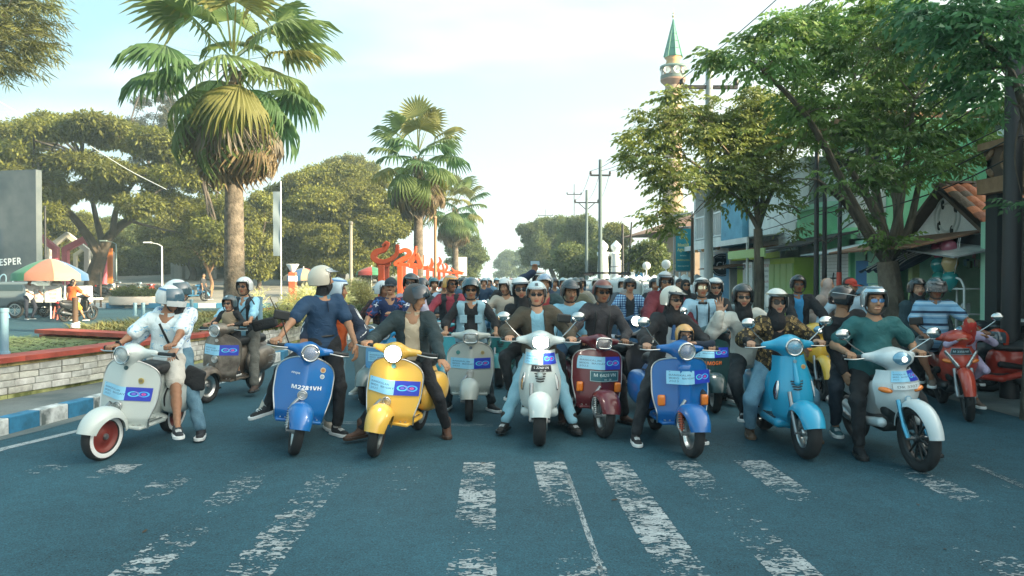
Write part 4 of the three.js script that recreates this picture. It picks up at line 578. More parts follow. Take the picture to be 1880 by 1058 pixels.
// ---- minaret
{
const d=66,c=at(1235,511,d),k=d/1350,t=thing('minaret','tall slim minaret with green pointed roof and round balcony above the trees','minaret',[c.x,0,-d]),y=(py)=>at(1235,py,d).y,sand=worn('sand',[0.26,0.19,0.135],[0.36,0.27,0.195],0.85,3,{contrast:1.6});
part(t,'shaft',lathe([[1.15,0],[1.05,y(430)],[0.85,y(300)],[0.72,y(152)],[0,y(152)]],8),sand);for(let i=0;i<5;i++)part(t,'shaft_band',lathe([[0.9-i*0.03,-0.12],[1.0-i*0.03,0],[0.9-i*0.03,0.12]],8).translate(0,lerp(y(400),y(190),i/4),0),C.plaster);
part(t,'balcony_slab',lathe([[0.7,y(158)],[1.1,y(150)],[1.15,y(146)],[0,y(146)]],20),mat([0.22,0.13,0.09],0.8));part(t,'balcony_rail',lathe([[1.12,y(146)],[1.14,y(140)],[1.10,y(139)],[1.05,y(146)]],20),mat([0.10,0.15,0.14],0.7));for(let i=0;i<12;i++){const a=i/12*6.283;part(t,'balcony_column',rod([Math.sin(a)*1.04,y(142),Math.cos(a)*1.04],[Math.sin(a)*1.04,y(126),Math.cos(a)*1.04],0.09),i % 3?sand:C.white);}part(t,'balcony_core',lathe([[0.62,y(146)],[0.62,y(124)]],12),C.white);part(t,'balcony_roof',lathe([[0,y(121)],[1.18,y(122)],[1.2,y(127)],[0.6,y(127)]],20),mat([0.12,0.20,0.18],0.7));
for(let i=0;i<3;i++)part(t,'loudspeaker',tf(new THREE.ConeGeometry(0.3,0.4,14,1,true),[(i-1)*0.8,y(134),1.25-Math.abs(i-1)*0.35],[-Math.PI/2,0,0]),C.white);
part(t,'neck',lathe([[0.75,y(121)],[0.6,y(112)],[0.8,y(106)],[0,y(104)]],8),mat([0.42,0.26,0.11],0.7));const gm=mat([0.01,0.17,0.10],0.35,{clearcoat:0.4}),gm2=mat([0.02,0.24,0.15],0.35,{clearcoat:0.4});
const r0=0.82,H=y(34)-y(105);for(let i=0;i<8;i++)for(let j=0;j<5;j++){const a0=i/8*6.283,a1=(i+1)/8*6.283,f0=j/5,f1=(j+1)/5-0.012,R=(f)=>r0*(1-f)+0.03,g=new THREE.BufferGeometry(),P=(a,f)=>[Math.sin(a)*R(f),y(105)+H*f,Math.cos(a)*R(f)];g.setAttribute('position',new THREE.BufferAttribute(new Float32Array([...P(a0,f0),...P(a1,f0),...P(a1,f1),...P(a0,f1)]),3));g.setIndex([0,1,2,0,2,3]);g.computeVertexNormals();part(t,'roof_panel',g,(i*3+j*5)% 4?gm:gm2);}part(t,'roof_ribs',Array.from({length:8},(_,i)=>{const a=i/8*6.283;return rod([Math.sin(a)*0.87,y(105),Math.cos(a)*0.87],[0,y(34),0],0.035);}),gm);part(t,'finial',[rod([0,y(36),0],[0,y(18),0],0.04,0.02),tf(new THREE.SphereGeometry(0.12,10,8),[0,y(30),0]),tf(new THREE.SphereGeometry(0.08,10,8),[0,y(24),0])],mat([0.35,0.33,0.2],0.3,{metalness:0.8}));
}
// ---- mosque fence, gate pillars, globe lamps, banner
{
const f=thing('mosque_fence','long white fence wall with pillars along the right pavement','fence'),X=7.2;const d0=26.5,d1=44;part(f,'wall',along_(X+0.12,d0,d1,0,1.2,0.18),C.white);part(f,'plinth',along_(X+0.06,d0,d1,0,0.3,0.3),C.plaster);
for(let i=0;i<11;i++){const d=lerp(d0,d1,i/10),p=part(f,'pillar',rbox(0.46,1.5,0.46,0.02,X+0.2,0.75,-d),C.white);part(p,'cap',tf(new THREE.ConeGeometry(0.44,0.24,4),[X+0.2,1.66,-d],[0,Math.PI/4,0]),C.white);part(p,'cap_slab',box(0.6,0.07,0.6,X+0.2,1.52,-d),C.white);if(i<10){const e=d+(d1-d0)/20;part(f,'recess',along_(X+0.1,e-0.45,e+0.45,0.45,1.0,0.04),C.plaster);for(const q of[-0.55,0,0.55])part(f,'coping_stone',rbox(0.3,0.16,0.5,0.05,X+0.2,1.28,-(e+q)),C.white);}}
const lamps=[[1187,37],[1223,32],[1262,28.2],[1302,25.4]],ln=['leftmost','second','third','rightmost'];lamps.forEach(([px,d],i)=>{const x=at(px,511,d).x,l=thing('globe_lamp',ln[i]+' of the four white globe lamps on the mosque fence','lamp',[X+0.25,1.7,-dX(px,X+0.25)],0,'globe lamps on the white fence');part(l,'stem',rod([0,0,0],[0,0.35,0],0.03),C.white);part(l,'globe',new THREE.SphereGeometry(0.2,16,12).translate(0,0.52,0),mat([0.8,0.8,0.74],0.3));});
const g=thing('mosque_gate','two tall white gate pillars with faceted tops right of the crossarm pole','gate');for(const px of[1107,1131]){const d=46,c=at(px,511,d),y=(py)=>at(px,py,d).y;part(g,'pillar',lathe([[0.5,0],[0.38,y(471)],[0.46,y(468)],[0.46,y(463)],[0,y(463)]],4).rotateY(Math.PI/4).translate(c.x,0,-d),C.white);part(g,'finial',lathe([[0.2,y(463)],[0.36,y(455)],[0.33,y(450)],[0,y(441)]],6).translate(c.x,0,-d),C.white);part(g,'foot',rbox(1.1,1.2,1.1,0.03,c.x,0.6,-d),C.plaster);}
part(g,'arch',(()=>{const a=at(1107,511,46).x,b=at(1131,511,46).x;return tube([[a,2.2,-46],[a+0.1,2.9,-46],[(a+b)/2,3.15,-46],[b-0.1,2.9,-46],[b,2.2,-46]],0.12,16,8);})(),C.white);
const mb=thing('mosque_hall','low sunlit mosque hall behind the white fence','building');part(mb,'wall',box(10,5,14,18,2.5,-54),worn('sand',[0.26,0.19,0.135],[0.36,0.27,0.195],0.85,3,{contrast:1.6}));part(mb,'roof',tf(new THREE.ConeGeometry(9,2.4,4),[18,6.2,-54],[0,Math.PI/4,0],[0.85,1,1.15]),C.rust);for(let i=0;i<4;i++){const w=part(mb,'window',box(1.4,2.2,0.12,14.4+i*2.4,2.2,-46.94),C.white);part(w,'pane',box(1.1,1.9,0.1,14.4+i*2.4,2.2,-46.9),mat([0.03,0.12,0.18],0.2));}
const bn=thing('teal_banner','tall teal banner with yellow lettering on a metal frame by the fence','banner'),d=26.2,a=at(1240,511,d),b=at(1268,511,d),y=(py)=>at(1254,py,d).y,w=b.x-a.x,h=y(420)-y(497),cx=(a.x+b.x)/2;part(bn,'frame',[rod([a.x-0.05,0,-d],[a.x-0.05,y(395),-d],0.03),rod([b.x+0.05,0,-d],[b.x+0.05,y(388),-d],0.03),rod([a.x-0.05,y(418),-d],[b.x+0.05,y(416),-d],0.02),rod([a.x-0.05,y(498),-d],[b.x+0.05,y(498),-d],0.02),rod([a.x-0.05,y(396),-d],[b.x+0.05,y(390),-d],0.02)],C.steel??M.steel);
const p=part(bn,'cloth',new THREE.PlaneGeometry(w,h,1,1),new THREE.MeshStandardMaterial({roughness:0.6,side:THREE.DoubleSide,map:text('banner',256,640,[['PENGAJIAN',128,70,30,'#e6eedd'],['UMUM',128,140,40,'#e6eedd'],['Masjid',128,250,60,'#f0d66a','serif'],['Agung',128,320,66,'#f0d66a','serif'],['bersama',128,410,26,'#e6eedd'],['HADIR & DOA',128,480,34,'#f0d66a'],['Ahad pagi 07.00',128,570,26,'#e6eedd']],'#1a7f8c')}));p.position.set(cx,(y(420)+y(497))/2,-d+0.03);
const bu=thing('blue_board','blue and white patterned boards beyond the mosque gate','board');for(let i=0;i<6;i++)part(bu,'board',rbox(0.55,0.9,0.05,0.01,at(1140,511,50).x+i*0.62,1.6,-50),i % 2?C.white:mat([0.05,0.22,0.42],0.6));
}
// ------------------------------------------------------------------ left background
const PX=(px,py,d)=>{const p=at(px,py,d);return[p.x,p.y,p.z];};
{
const d=42,x1=at(72,511,d).x,w=thing('graffiti_wall','tall grey blue wall sprayed with graffiti at the left edge','wall',[x1,0,-d],-0.24);part(w,'wall',box(14,7.6,0.4,-7,3.9,0),worn('gwall',[0.05,0.075,0.09],[0.115,0.14,0.15],0.85,6,{contrast:2.4,freq:4}));
const gf=canvasTex('graf',512,256,(c)=>{c.clearRect(0,0,512,256);c.lineWidth=9;c.lineCap='round';const st=(col,f)=>{c.strokeStyle=col;c.beginPath();f();c.stroke();};c.font='bold 62px sans-serif';c.fillStyle='#e3e9ea';c.save();c.rotate(-0.06);c.fillText('ESPER',190,90);c.restore();st('#bfe0ea',()=>{c.arc(120,170,46,0.5,6);c.moveTo(200,210);c.bezierCurveTo(180,130,260,110,250,170);c.bezierCurveTo(245,220,300,220,310,160);});st('#20262a',()=>{c.ellipse(400,110,60,22,-0.2,0,6.2);c.moveTo(330,180);c.bezierCurveTo(380,120,390,210,450,150);});st('#d8e4e6',()=>{c.moveTo(20,240);c.bezierCurveTo(60,120,80,250,110,200);});});
const g=part(w,'graffiti',new THREE.PlaneGeometry(4.4,2.2),new THREE.MeshStandardMaterial({map:gf,transparent:true,alphaTest:0.4,roughness:0.8}));g.position.set(-2.0,1.9,0.206);
const dh=thing('dark_hall','dark open hall with pale columns beyond the parked motorcycles','building'),D=66,a=at(318,511,D).x,b=at(480,511,D).x;part(dh,'back_wall',box(b-a,5.2,0.4,(a+b)/2,3.4,-D-11),C.greyWall);for(const x of[a,b])part(dh,'side_wall',box(0.4,5.2,11,x,3.4,-D-5.4),C.greyWall);part(dh,'roof',box(b-a+1.5,0.5,13,(a+b)/2,6.1,-D-5),C.conc);part(dh,'base',box(b-a+1,0.9,6,(a+b)/2,0.9,-D-2),C.dark);for(const px of[330,350,388,452])part(dh,'column',rbox(0.7,5,0.7,0.02,at(px,511,D).x,3.4,-D),C.greyWall);
const arch=(label,col,pts,dd,th)=>{const t=thing('pentagon_arch',label,'arch',[0,0,0],0,'coloured pentagon arches in the park'),P=pts.map(([px,py])=>PX(px,py,dd)),m=mat(col,0.6);for(let i=0;i<P.length-1;i++){const a=V(...P[i]),b=V(...P[i+1]),l=a.distanceTo(b),g=rbox(th,l+th*0.7,th,0.03);g.applyQuaternion(new THREE.Quaternion().setFromUnitVectors(V(0,1,0),b.clone().sub(a).normalize()));g.translate((a.x+b.x)/2,(a.y+b.y)/2,(a.z+b.z)/2+(i % 2)*0.012);part(t,i===0||i===P.length-2?'post':'rafter',g,m);}};
arch('front pink arch, left of the white arch and above the parasol',[0.62,0.17,0.24],[[48,520],[48,455],[68,431],[102,457],[102,522]],50,0.36);
arch('white arch between the two pink ones',[0.66,0.66,0.62],[[88,522],[88,456],[123,431],[160,460],[160,520]],55,0.34);
arch('rear pink arch with its right post beside the rain tree trunk',[0.60,0.15,0.22],[[120,520],[120,458],[153,440],[189,462],[189,520]],52,0.38);
arch('small cream arch seen inside the rear pink arch',[0.60,0.55,0.42],[[138,520],[138,468],[155,456],[172,470],[172,520]],60,0.26);
arch('far pale arch right of the rain tree trunk',[0.52,0.52,0.50],[[178,520],[178,462],[190,450],[206,466],[206,518]],64,0.3);
const ob=thing('orange_panel','weathered orange panel beside the rear pink arch post','panel');part(ob,'sheet',box(0.7,2.6,0.15,at(197,511,54).x,2.5,-54),mat([0.62,0.2,0.04],0.7,{bump:0.01}));part(ob,'foot',box(0.9,0.3,0.4,at(197,511,54).x,1.1,-54),C.conc);
const lp=(l,px,d,top,col)=>{const b=at(px,511,d),y=at(px,top,d).y,t=thing('lamp_post',l,'lamp post',[b.x,M.hP(-d),-d]),Y=y-M.hP(-d);part(t,'shaft',rod([0,0,0],[0,Y,0],0.05,0.04,10),col);part(t,'arm',tube([[0,Y-0.02,0],[-0.2,Y+0.1,0],[-0.7,Y+0.2,0]],0.025,10,6),col);part(t,'lamp_head',rbox(0.45,0.08,0.18,0.03,-0.8,Y+0.2,0),col);};
lp('white lamp post beside the round planter of clipped hedge',297,42,452,C.plaster);lp('grey green lamp post with long arm by the rain tree',213,48,448,mat([0.25,0.35,0.36],0.6));
const ps=(l,px,d,top,r,col,y0=0)=>{const b=at(px,511,d),t=thing('thin_post',l,'post',[b.x,y0,-d]);part(t,'shaft',rod([0,0,0],[0,at(px,top,d).y-y0,0],r,r*0.9,8),col);part(t,'cap',tf(new THREE.SphereGeometry(r*1.3,8,6),[0,at(px,top,d).y-y0,0]),col);return t;};
ps('tall grey timber post behind the navy polo man',644,36,410,0.09,mat([0.30,0.28,0.24],0.9),0.3);ps('dark mast at the edge of the graffiti wall',83,41,380,0.06,C.black);ps('second dark mast left of the arches',71,44,300,0.05,C.black);ps('slim post beside the second palm trunk',799,30,400,0.06,mat([0.32,0.18,0.1],0.8),0.5);
{const d=44,b=at(512,511,d),t=thing('banner_flag','long white vertical banner flag right of the tallest palm','banner',[b.x,0.4,-d]);part(t,'pole',rod([0.12,0,0],[0.12,at(512,345,d).y,0],0.035),C.white);const y0=at(512,470,d).y-0.4,y1=at(512,352,d).y-0.4;part(t,'cloth',shell((u,v)=>[-0.12+u*0.22,lerp(y0,y1,v),0.03*Math.sin(v*14+u)],4,24,0.008),mat([0.22,0.28,0.31],0.7));}
{const d=40,b=at(537,511,d),t=thing('lantern_pillar','red and white pillar with a cup shaped white lamp behind the pale shrub','lamp',[b.x,0.3,-d]);const y=(py)=>at(537,py,d).y-0.3;part(t,'pillar',rbox(0.36,y(500),0.36,0.02,0,y(500)/2,0),mat([0.62,0.12,0.05],0.6));part(t,'band',rbox(0.4,0.3,0.4,0.02,0,y(512),0),C.white);part(t,'lamp_cup',lathe([[0.08,y(500)],[0.14,y(497)],[0.34,y(486)],[0.33,y(485)],[0,y(488)]],14),C.white);}
const parasol=(label,x,y0,z,h,R,cols,seed,sag=0.45)=>{const t=thing('parasol',label,'parasol',[x,y0,z],seed),n=cols.length;part(t,'pole',rod([0,0,0],[0,h+0.1,0],0.03),C.white);for(let i=0;i<n;i++){const a0=i/n*6.283,a1=(i+1)/n*6.283;part(t,'canopy_panel',shell((u,v)=>{const a=lerp(a0,a1,(u+1)/2),q=0.02+v*R,r2=q*(1-0.05*Math.cos(u*1.57)*v),dr=v>0.93?(v-0.93)*2.6:0;return[Math.sin(a)*Math.min(r2,R*0.95),h-sag*Math.pow(v,1.5)-dr,Math.cos(a)*Math.min(r2,R*0.95)];},6,12,0.006),mat(cols[i],0.75,{side:THREE.DoubleSide,transmission:0.25,thickness:0}));part(t,'rib',rod([0,h-0.03,0],[Math.sin(a0)*R*0.93,h-sag*0.9-0.02,Math.cos(a0)*R*0.93],0.012),C.white);}};
const R_=[0.36,0.05,0.04],Gr=[0.04,0.22,0.11],Bl=[0.04,0.14,0.30],Y_=[0.42,0.28,0.10],Cr=[0.44,0.34,0.22],Or=[0.34,0.15,0.10];
const vp=at(92,511,30);parasol('big rainbow striped parasol over the white food cart at the left',vp.x,0,-30,2.4,1.42,[Cr,Bl,R_,Y_,Gr,Bl,Gr,Or],0.62,0.7);
const p2=at(557,511,46);parasol('red, cream and blue parasol behind the navy polo man',p2.x,0.3,-46,1.95,1.3,[R_,Cr,Bl,Cr,R_,Cr,Bl,Cr],0.9,0.6);
const p3=at(682,511,50);parasol('small green and red parasol under the first orange letter',p3.x,0.3,-50,2.1,1.1,[Gr,R_,Gr,R_,Gr,R_],0.2,0.4);
{const c=at(97,511,30),t=thing('food_cart','white food cart with red printed panels under the rainbow parasol','cart',[c.x,0,-30.2],0.05);part(t,'tray',rbox(2.6,0.08,0.8,0.02,0.35,0.78,0),C.white);const pr=panelMat(text('cart',256,256,[['PENTOL',128,60,44,'#c24a3a'],['TELUR',128,128,52,'#c24a3a'],['1000',128,200,52,'#c24a3a']],'#dbe1e2'));for(const[x,w]of[[-0.62,0.62],[0.08,0.62],[1.28,0.62]]){part(t,'panel',rbox(w,0.66,0.05,0.01,x,0.98,0.4),C.white);const q=part(t,'print',new THREE.PlaneGeometry(w-0.08,0.56),pr);q.position.set(x,0.98,0.428);}part(t,'pot',lathe([[0,1.2],[0.2,1.2],[0.22,1.45],[0.1,1.52],[0,1.53]],16),M.alu);part(t,'steamer',rbox(0.5,0.5,0.5,0.03,1.0,1.08,-0.05),M.alu);part(t,'roof_post',rod([0.55,0.8,0.42],[0.55,2.2,0.42],0.03),C.white);part(t,'wheel_frame',[rod([-0.9,0.4,0],[1.6,0.4,0],0.03),rod([-0.9,0.4,0],[-0.9,0.78,0],0.03),rod([1.5,0.4,0],[1.5,0.78,0],0.03)],C.black);for(const x of[-1.55,0.55]){part(t,'wheel',tf(ring(0.3,0.05,26,8),[x,0.35,0.1]),M.rubber);part(t,'rim',[tf(ring(0.22,0.02,22,6),[x,0.35,0.1]),...Array.from({length:8},(_,i)=>rod([x,0.35,0.1],[x+Math.cos(i*0.785)*0.22,0.35+Math.sin(i*0.785)*0.22,0.1],0.008,0.008,4))],M.alu);}part(t,'motor_body',rbox(1.5,0.28,0.3,0.08,-0.75,0.62,-0.05),C.black);}
const stool=(l,px,py,d)=>{const b=at(px,511,d),t=thing('plastic_stool',l,'stool',[b.x,0,-d],0.3),m=mat([0.66,0.16,0.12],0.4);part(t,'seat',rbox(0.4,0.05,0.4,0.02,0,0.62,0),m);for(const x of[-1,1])for(const z of[-1,1])part(t,'leg',rod([x*0.23,0,z*0.23],[x*0.16,0.6,z*0.16],0.035,0.03,6),m);part(t,'brace',[rod([-0.2,0.28,0.2],[0.2,0.28,0.2],0.02),rod([-0.2,0.28,-0.2],[0.2,0.28,-0.2],0.02)],m);};
stool('red plastic stool beside the food cart',119,585,29.2);stool('second red plastic stool half behind the first one',111,583,30.4);
{const d=41,c=at(248,511,d),t=thing('round_planter','low round white planter with clipped hedge on the plaza','planter',[c.x,M.hP(-d),-d]);part(t,'rim',lathe([[1.25,0],[1.3,0.02],[1.3,0.42],[1.15,0.45],[0,0.4]],28),mat([0.56,0.48,0.4],0.8,{bump:0.01}));const cr=crown(t,'hedge',memo('shr2',()=>leafClump(26,0.16,0.10,0.05,6,0)),leafMat([0.09,0.13,0.03]),[[c.x,M.hP(-d)+0.62,-d,1.12,0.32,1.12]],55,1,8,{gaps:0.05});}
const bp=(l,px,top,bot,d,y0,m)=>{const b=at(px,511,d),t=thing('bollard',l,'post',[b.x,y0,-d]),h=at(px,top,d).y-y0;part(t,'shaft',rod([0,0,0],[0,h,0],0.05,0.05,12),m);part(t,'cap',tf(new THREE.CylinderGeometry(0.058,0.058,0.04,12),[0,h-0.03,0]),m);part(t,'collar',tf(new THREE.CylinderGeometry(0.065,0.07,0.06,12),[0,0.03,0]),m);};
const bl=mat([0.15,0.28,0.36],0.6,{bump:0.003});
bp('blue grey post on the lawn at the left edge',6,566,660,9.6,0.62,bl);bp('dark timber post at the corner of the raised bed',137,546,608,14,0.64,C.brown);bp('pale blue post right of the brown scooter',477,545,606,15.2,0.6,bl);bp('short blue post behind the first rider, left one',247,556,575,22,0.5,bl);bp('short blue post behind the first rider, right one',262,556,575,22,0.5,bl);bp('short blue post left of the light blue shirted rider',351,550,580,22,0.5,bl);bp('dark slim post on the far kerb before the parked motorcycles',184,500,558,39,0.1,C.brown);
{const b=at(137,511,14),t=thing('tied_rag','pale rag tied round the foot of the dark timber post','rag',[b.x,0.64,-14]);part(t,'cloth',[0,1,2].map((i)=>tf(ring(0.06,0.022,14,6),[0,0.06+i*0.035,0],[1.5+i*0.1,0.1*i,0])),C.white);part(t,'knot',new THREE.SphereGeometry(0.035,8,6).translate(0.05,0.1,0.05),C.white);}
}
{
const t=thing('letter_sculpture','row of orange arabic style letters on tall orange posts down the median','sign'),om=worn('orange',[0.48,0.06,0.015],[0.62,0.10,0.025],0.55,2,{contrast:1.6}),pm=mat([0.50,0.10,0.05],0.6);
const line=(px)=>21+Math.pow(clamp((px-690)/170),1.3)*34;
const stroke=(name,pts,w,dep=0.16)=>{
const c=new THREE.CatmullRomCurve3(pts.map(([px,py])=>V(px,-py,0)),false,'centripetal'),n=pts.length*6,L=[],Rr=[];
const d=line(pts.reduce((s,p)=>s+p[0],0)/pts.length),k=d/1350;
for(let i=0;i<=n;i++){const u=i/n,p=c.getPoint(u),q=c.getTangent(u),ww=w(u);L.push([p.x-q.y*ww,p.y+q.x*ww]);Rr.push([p.x+q.y*ww,p.y-q.x*ww]);}
const out=[...L,...Rr.reverse()].map(([x,y])=>{const P=at(x,-y,d);return[P.x,P.y];});
return part(t,name,prism(out,dep,0.015).translate(0,0,-d-dep/2),om);
};
const body=(a,m,b)=>(u)=>lerp(lerp(a,m,Math.min(1,u*2.5)),b,clamp(u*1.6-0.6));
stroke('letter',[[703,453],[711,446],[705,458],[690,464],[686,472],[692,479],[706,481],[720,475],[728,466],[730,449]],body(3.5,6,3));for(const x of[698,711]){const d=line(708),p=at(x,482,d);part(t,'letter_dot',tf(new THREE.CylinderGeometry(0.11,0.11,0.16,16),[p.x,at(x,483,d).y-0.02,p.z+0.05],[Math.PI/2,0,0]),om);}
stroke('letter',[[733,463],[744,459],[752,464],[748,472],[736,478],[726,485],[738,486],[752,487]],body(3.2,5,3.2));stroke('letter',[[764,452],[762,464],[759,474],[752,486],[762,489],[772,489],[769,478],[764,466]],body(1.4,5.5,4));
stroke('letter',[[777,468],[775,480],[772,491],[782,492],[787,489]],body(1.6,5,2.5));stroke('letter',[[792,474],[793,484],[790,494],[800,494],[798,482]],body(1.6,4,2));stroke('letter',[[806,472],[809,480],[803,490],[806,497],[814,496],[812,484]],body(1.6,3.6,1.6));stroke('letter',[[817,484],[821,490],[818,499],[826,499]],body(1,2.4,1));stroke('letter',[[829,492],[834,498],[842,499],[852,501]],body(1,2.2,1));stroke('base_band',[[770,492],[792,496],[820,500],[850,503]],()=>1.8);
for(const[px,top]of[[700,487],[709,487],[734,489],[741,489],[762,491],[770,492],[785,494],[797,497],[806,499],[815,500],[826,501],[838,503]]){const d=line(px),p=at(px,top,d),w=0.17;part(t,'post',rbox(w,p.y-0.3,0.18,0.01,p.x,(p.y+0.3)/2,-d),px % 2?pm:om);}
}
{const d=62,b=at(868,511,d),t=thing('street_sign','white street sign board beneath the third palm','sign',[b.x-1.1,0,-d]);part(t,'pole',rod([0,0,0],[0,3.4,0],0.06),C.white);part(t,'board',rbox(1.2,1.6,0.08,0.02,0,2.6,0.05),C.white);}
{const cone=(l,px,py)=>{const p=G(px,py),t=thing('traffic_cone',l,'traffic cone',[p.x,0,p.z],0,'orange traffic cones');const m=mat([0.72,0.16,0.03],0.5);part(t,'base',rbox(0.36,0.04,0.36,0.01,0,0.02,0),m);part(t,'body',lathe([[0.14,0.03],[0.03,0.7],[0,0.7]],14),m);part(t,'band',lathe([[0.094,0.3],[0.069,0.45]],14).scale(1.03,1,1.03),C.white);};cone('orange traffic cone left of the timber post behind the capped rider',668,568);cone('second orange traffic cone further right behind the capped rider',688,566);}
for(const[l,a,b]of[['thin overhead wire crossing the sky at the left edge above the rain tree',[-30,170,40],[90,232,47]],['thin overhead wire passing before the rain tree crown towards the tallest palm',[165,268,42],[305,348,40]]]){const A=PX(...a),B=PX(...b);meta(part(scene,'overhead_wire',tube([A,[(A[0]+B[0])/2,(A[1]+B[1])/2-0.12,(A[2]+B[2])/2],B],0.022,12,4),C.greyWall),l,'wire');}
// ------------------------------------------------------------------ smooth bodies: distance fields joined by a smooth minimum, meshed by surface nets
function cap(a,b,ra,rb=ra,o={}){
const ax=a[0],ay=a[1],az=a[2],bx=b[0]-ax,by=b[1]-ay,bz=b[2]-az,L2=bx*bx+by*by+bz*bz+1e-9,R=Math.max(ra,rb),S=o.s?Math.max(...o.s,1):1;
const bb=[Math.min(ax,b[0])-R*S,Math.min(ay,b[1])-R*S,Math.min(az,b[2])-R*S,Math.max(ax,b[0])+R*S,Math.max(ay,b[1])+R*S,Math.max(az,b[2])+R*S];
if(!o.s)return{b:bb,k:o.k??0.03,op:o.op,d:(x,y,z)=>{const px=x-ax,py=y-ay,pz=z-az,t=Math.min(1,Math.max(0,(px*bx+py*by+pz*bz)/L2)),dx=px-bx*t,dy=py-by*t,dz=pz-bz*t;return Math.sqrt(dx*dx+dy*dy+dz*dz)-(ra+(rb-ra)*t);}};
const u=V(...o.side).normalize(),w=V(bx,by,bz).normalize().cross(u).normalize(),[su,sw]=o.s,mn=Math.min(su,sw,1);
return{b:bb,k:o.k??0.03,op:o.op,d:(x,y,z)=>{const px=x-ax,py=y-ay,pz=z-az,t=Math.min(1,Math.max(0,(px*bx+py*by+pz*bz)/L2));let dx=px-bx*t,dy=py-by*t,dz=pz-bz*t;const du=dx*u.x+dy*u.y+dz*u.z,dw=dx*w.x+dy*w.y+dz*w.z,fu=du/su-du,fw=dw/sw-dw;dx+=u.x*fu+w.x*fw;dy+=u.y*fu+w.y*fw;dz+=u.z*fu+w.z*fw;const r=ra+(rb-ra)*t,l=Math.sqrt(dx*dx+dy*dy+dz*dz),q=Math.sqrt(du*du+dw*dw)+1e-6;return(l-r)*(l>1e-6?clamp(q/Math.sqrt((du/su)**2+(dw/sw)**2+1e-9),mn,S):1);}};
}
function ell(c,r,o={}){
const m=o.rot?new THREE.Matrix4().makeRotationFromEuler(new THREE.Euler(...o.rot)).transpose().elements:null,R=Math.max(...r),p=o.p??2,mn=Math.min(...r);
return{b:[c[0]-R,c[1]-R,c[2]-R,c[0]+R,c[1]+R,c[2]+R],k:o.k??0.03,op:o.op,d:(x,y,z)=>{let dx=x-c[0],dy=y-c[1],dz=z-c[2];if(m){const a=m[0]*dx+m[4]*dy+m[8]*dz,b=m[1]*dx+m[5]*dy+m[9]*dz;dz=m[2]*dx+m[6]*dy+m[10]*dz;dx=a;dy=b;}dx/=r[0];dy/=r[1];dz/=r[2];if(p===2){const l=Math.sqrt(dx*dx+dy*dy+dz*dz),g=Math.sqrt((dx/r[0])**2+(dy/r[1])**2+(dz/r[2])**2);return l<1e-4?-mn:l*(l-1)/g;}const l=Math.pow(Math.abs(dx)**p+Math.abs(dy)**p+Math.abs(dz)**p,1/p);return(l-1)*mn;}};
}
function rb(c,h,r,o={}){
const m=o.rot?new THREE.Matrix4().makeRotationFromEuler(new THREE.Euler(...o.rot)).transpose().elements:null,R=o.rot?Math.hypot(...h):0;
return{b:o.rot?[c[0]-R,c[1]-R,c[2]-R,c[0]+R,c[1]+R,c[2]+R]:[c[0]-h[0],c[1]-h[1],c[2]-h[2],c[0]+h[0],c[1]+h[1],c[2]+h[2]],k:o.k??0.02,op:o.op,d:(x,y,z)=>{let dx=x-c[0],dy=y-c[1],dz=z-c[2];if(m){const a=m[0]*dx+m[4]*dy+m[8]*dz,b=m[1]*dx+m[5]*dy+m[9]*dz;dz=m[2]*dx+m[6]*dy+m[10]*dz;dx=a;dy=b;}const ex=Math.abs(dx)-h[0]+r,ey=Math.abs(dy)-h[1]+r,ez=Math.abs(dz)-h[2]+r,a=Math.max(ex,0),b=Math.max(ey,0),e=Math.max(ez,0);return Math.sqrt(a*a+b*b+e*e)+Math.min(Math.max(ex,ey,ez),0)-r;}};
}
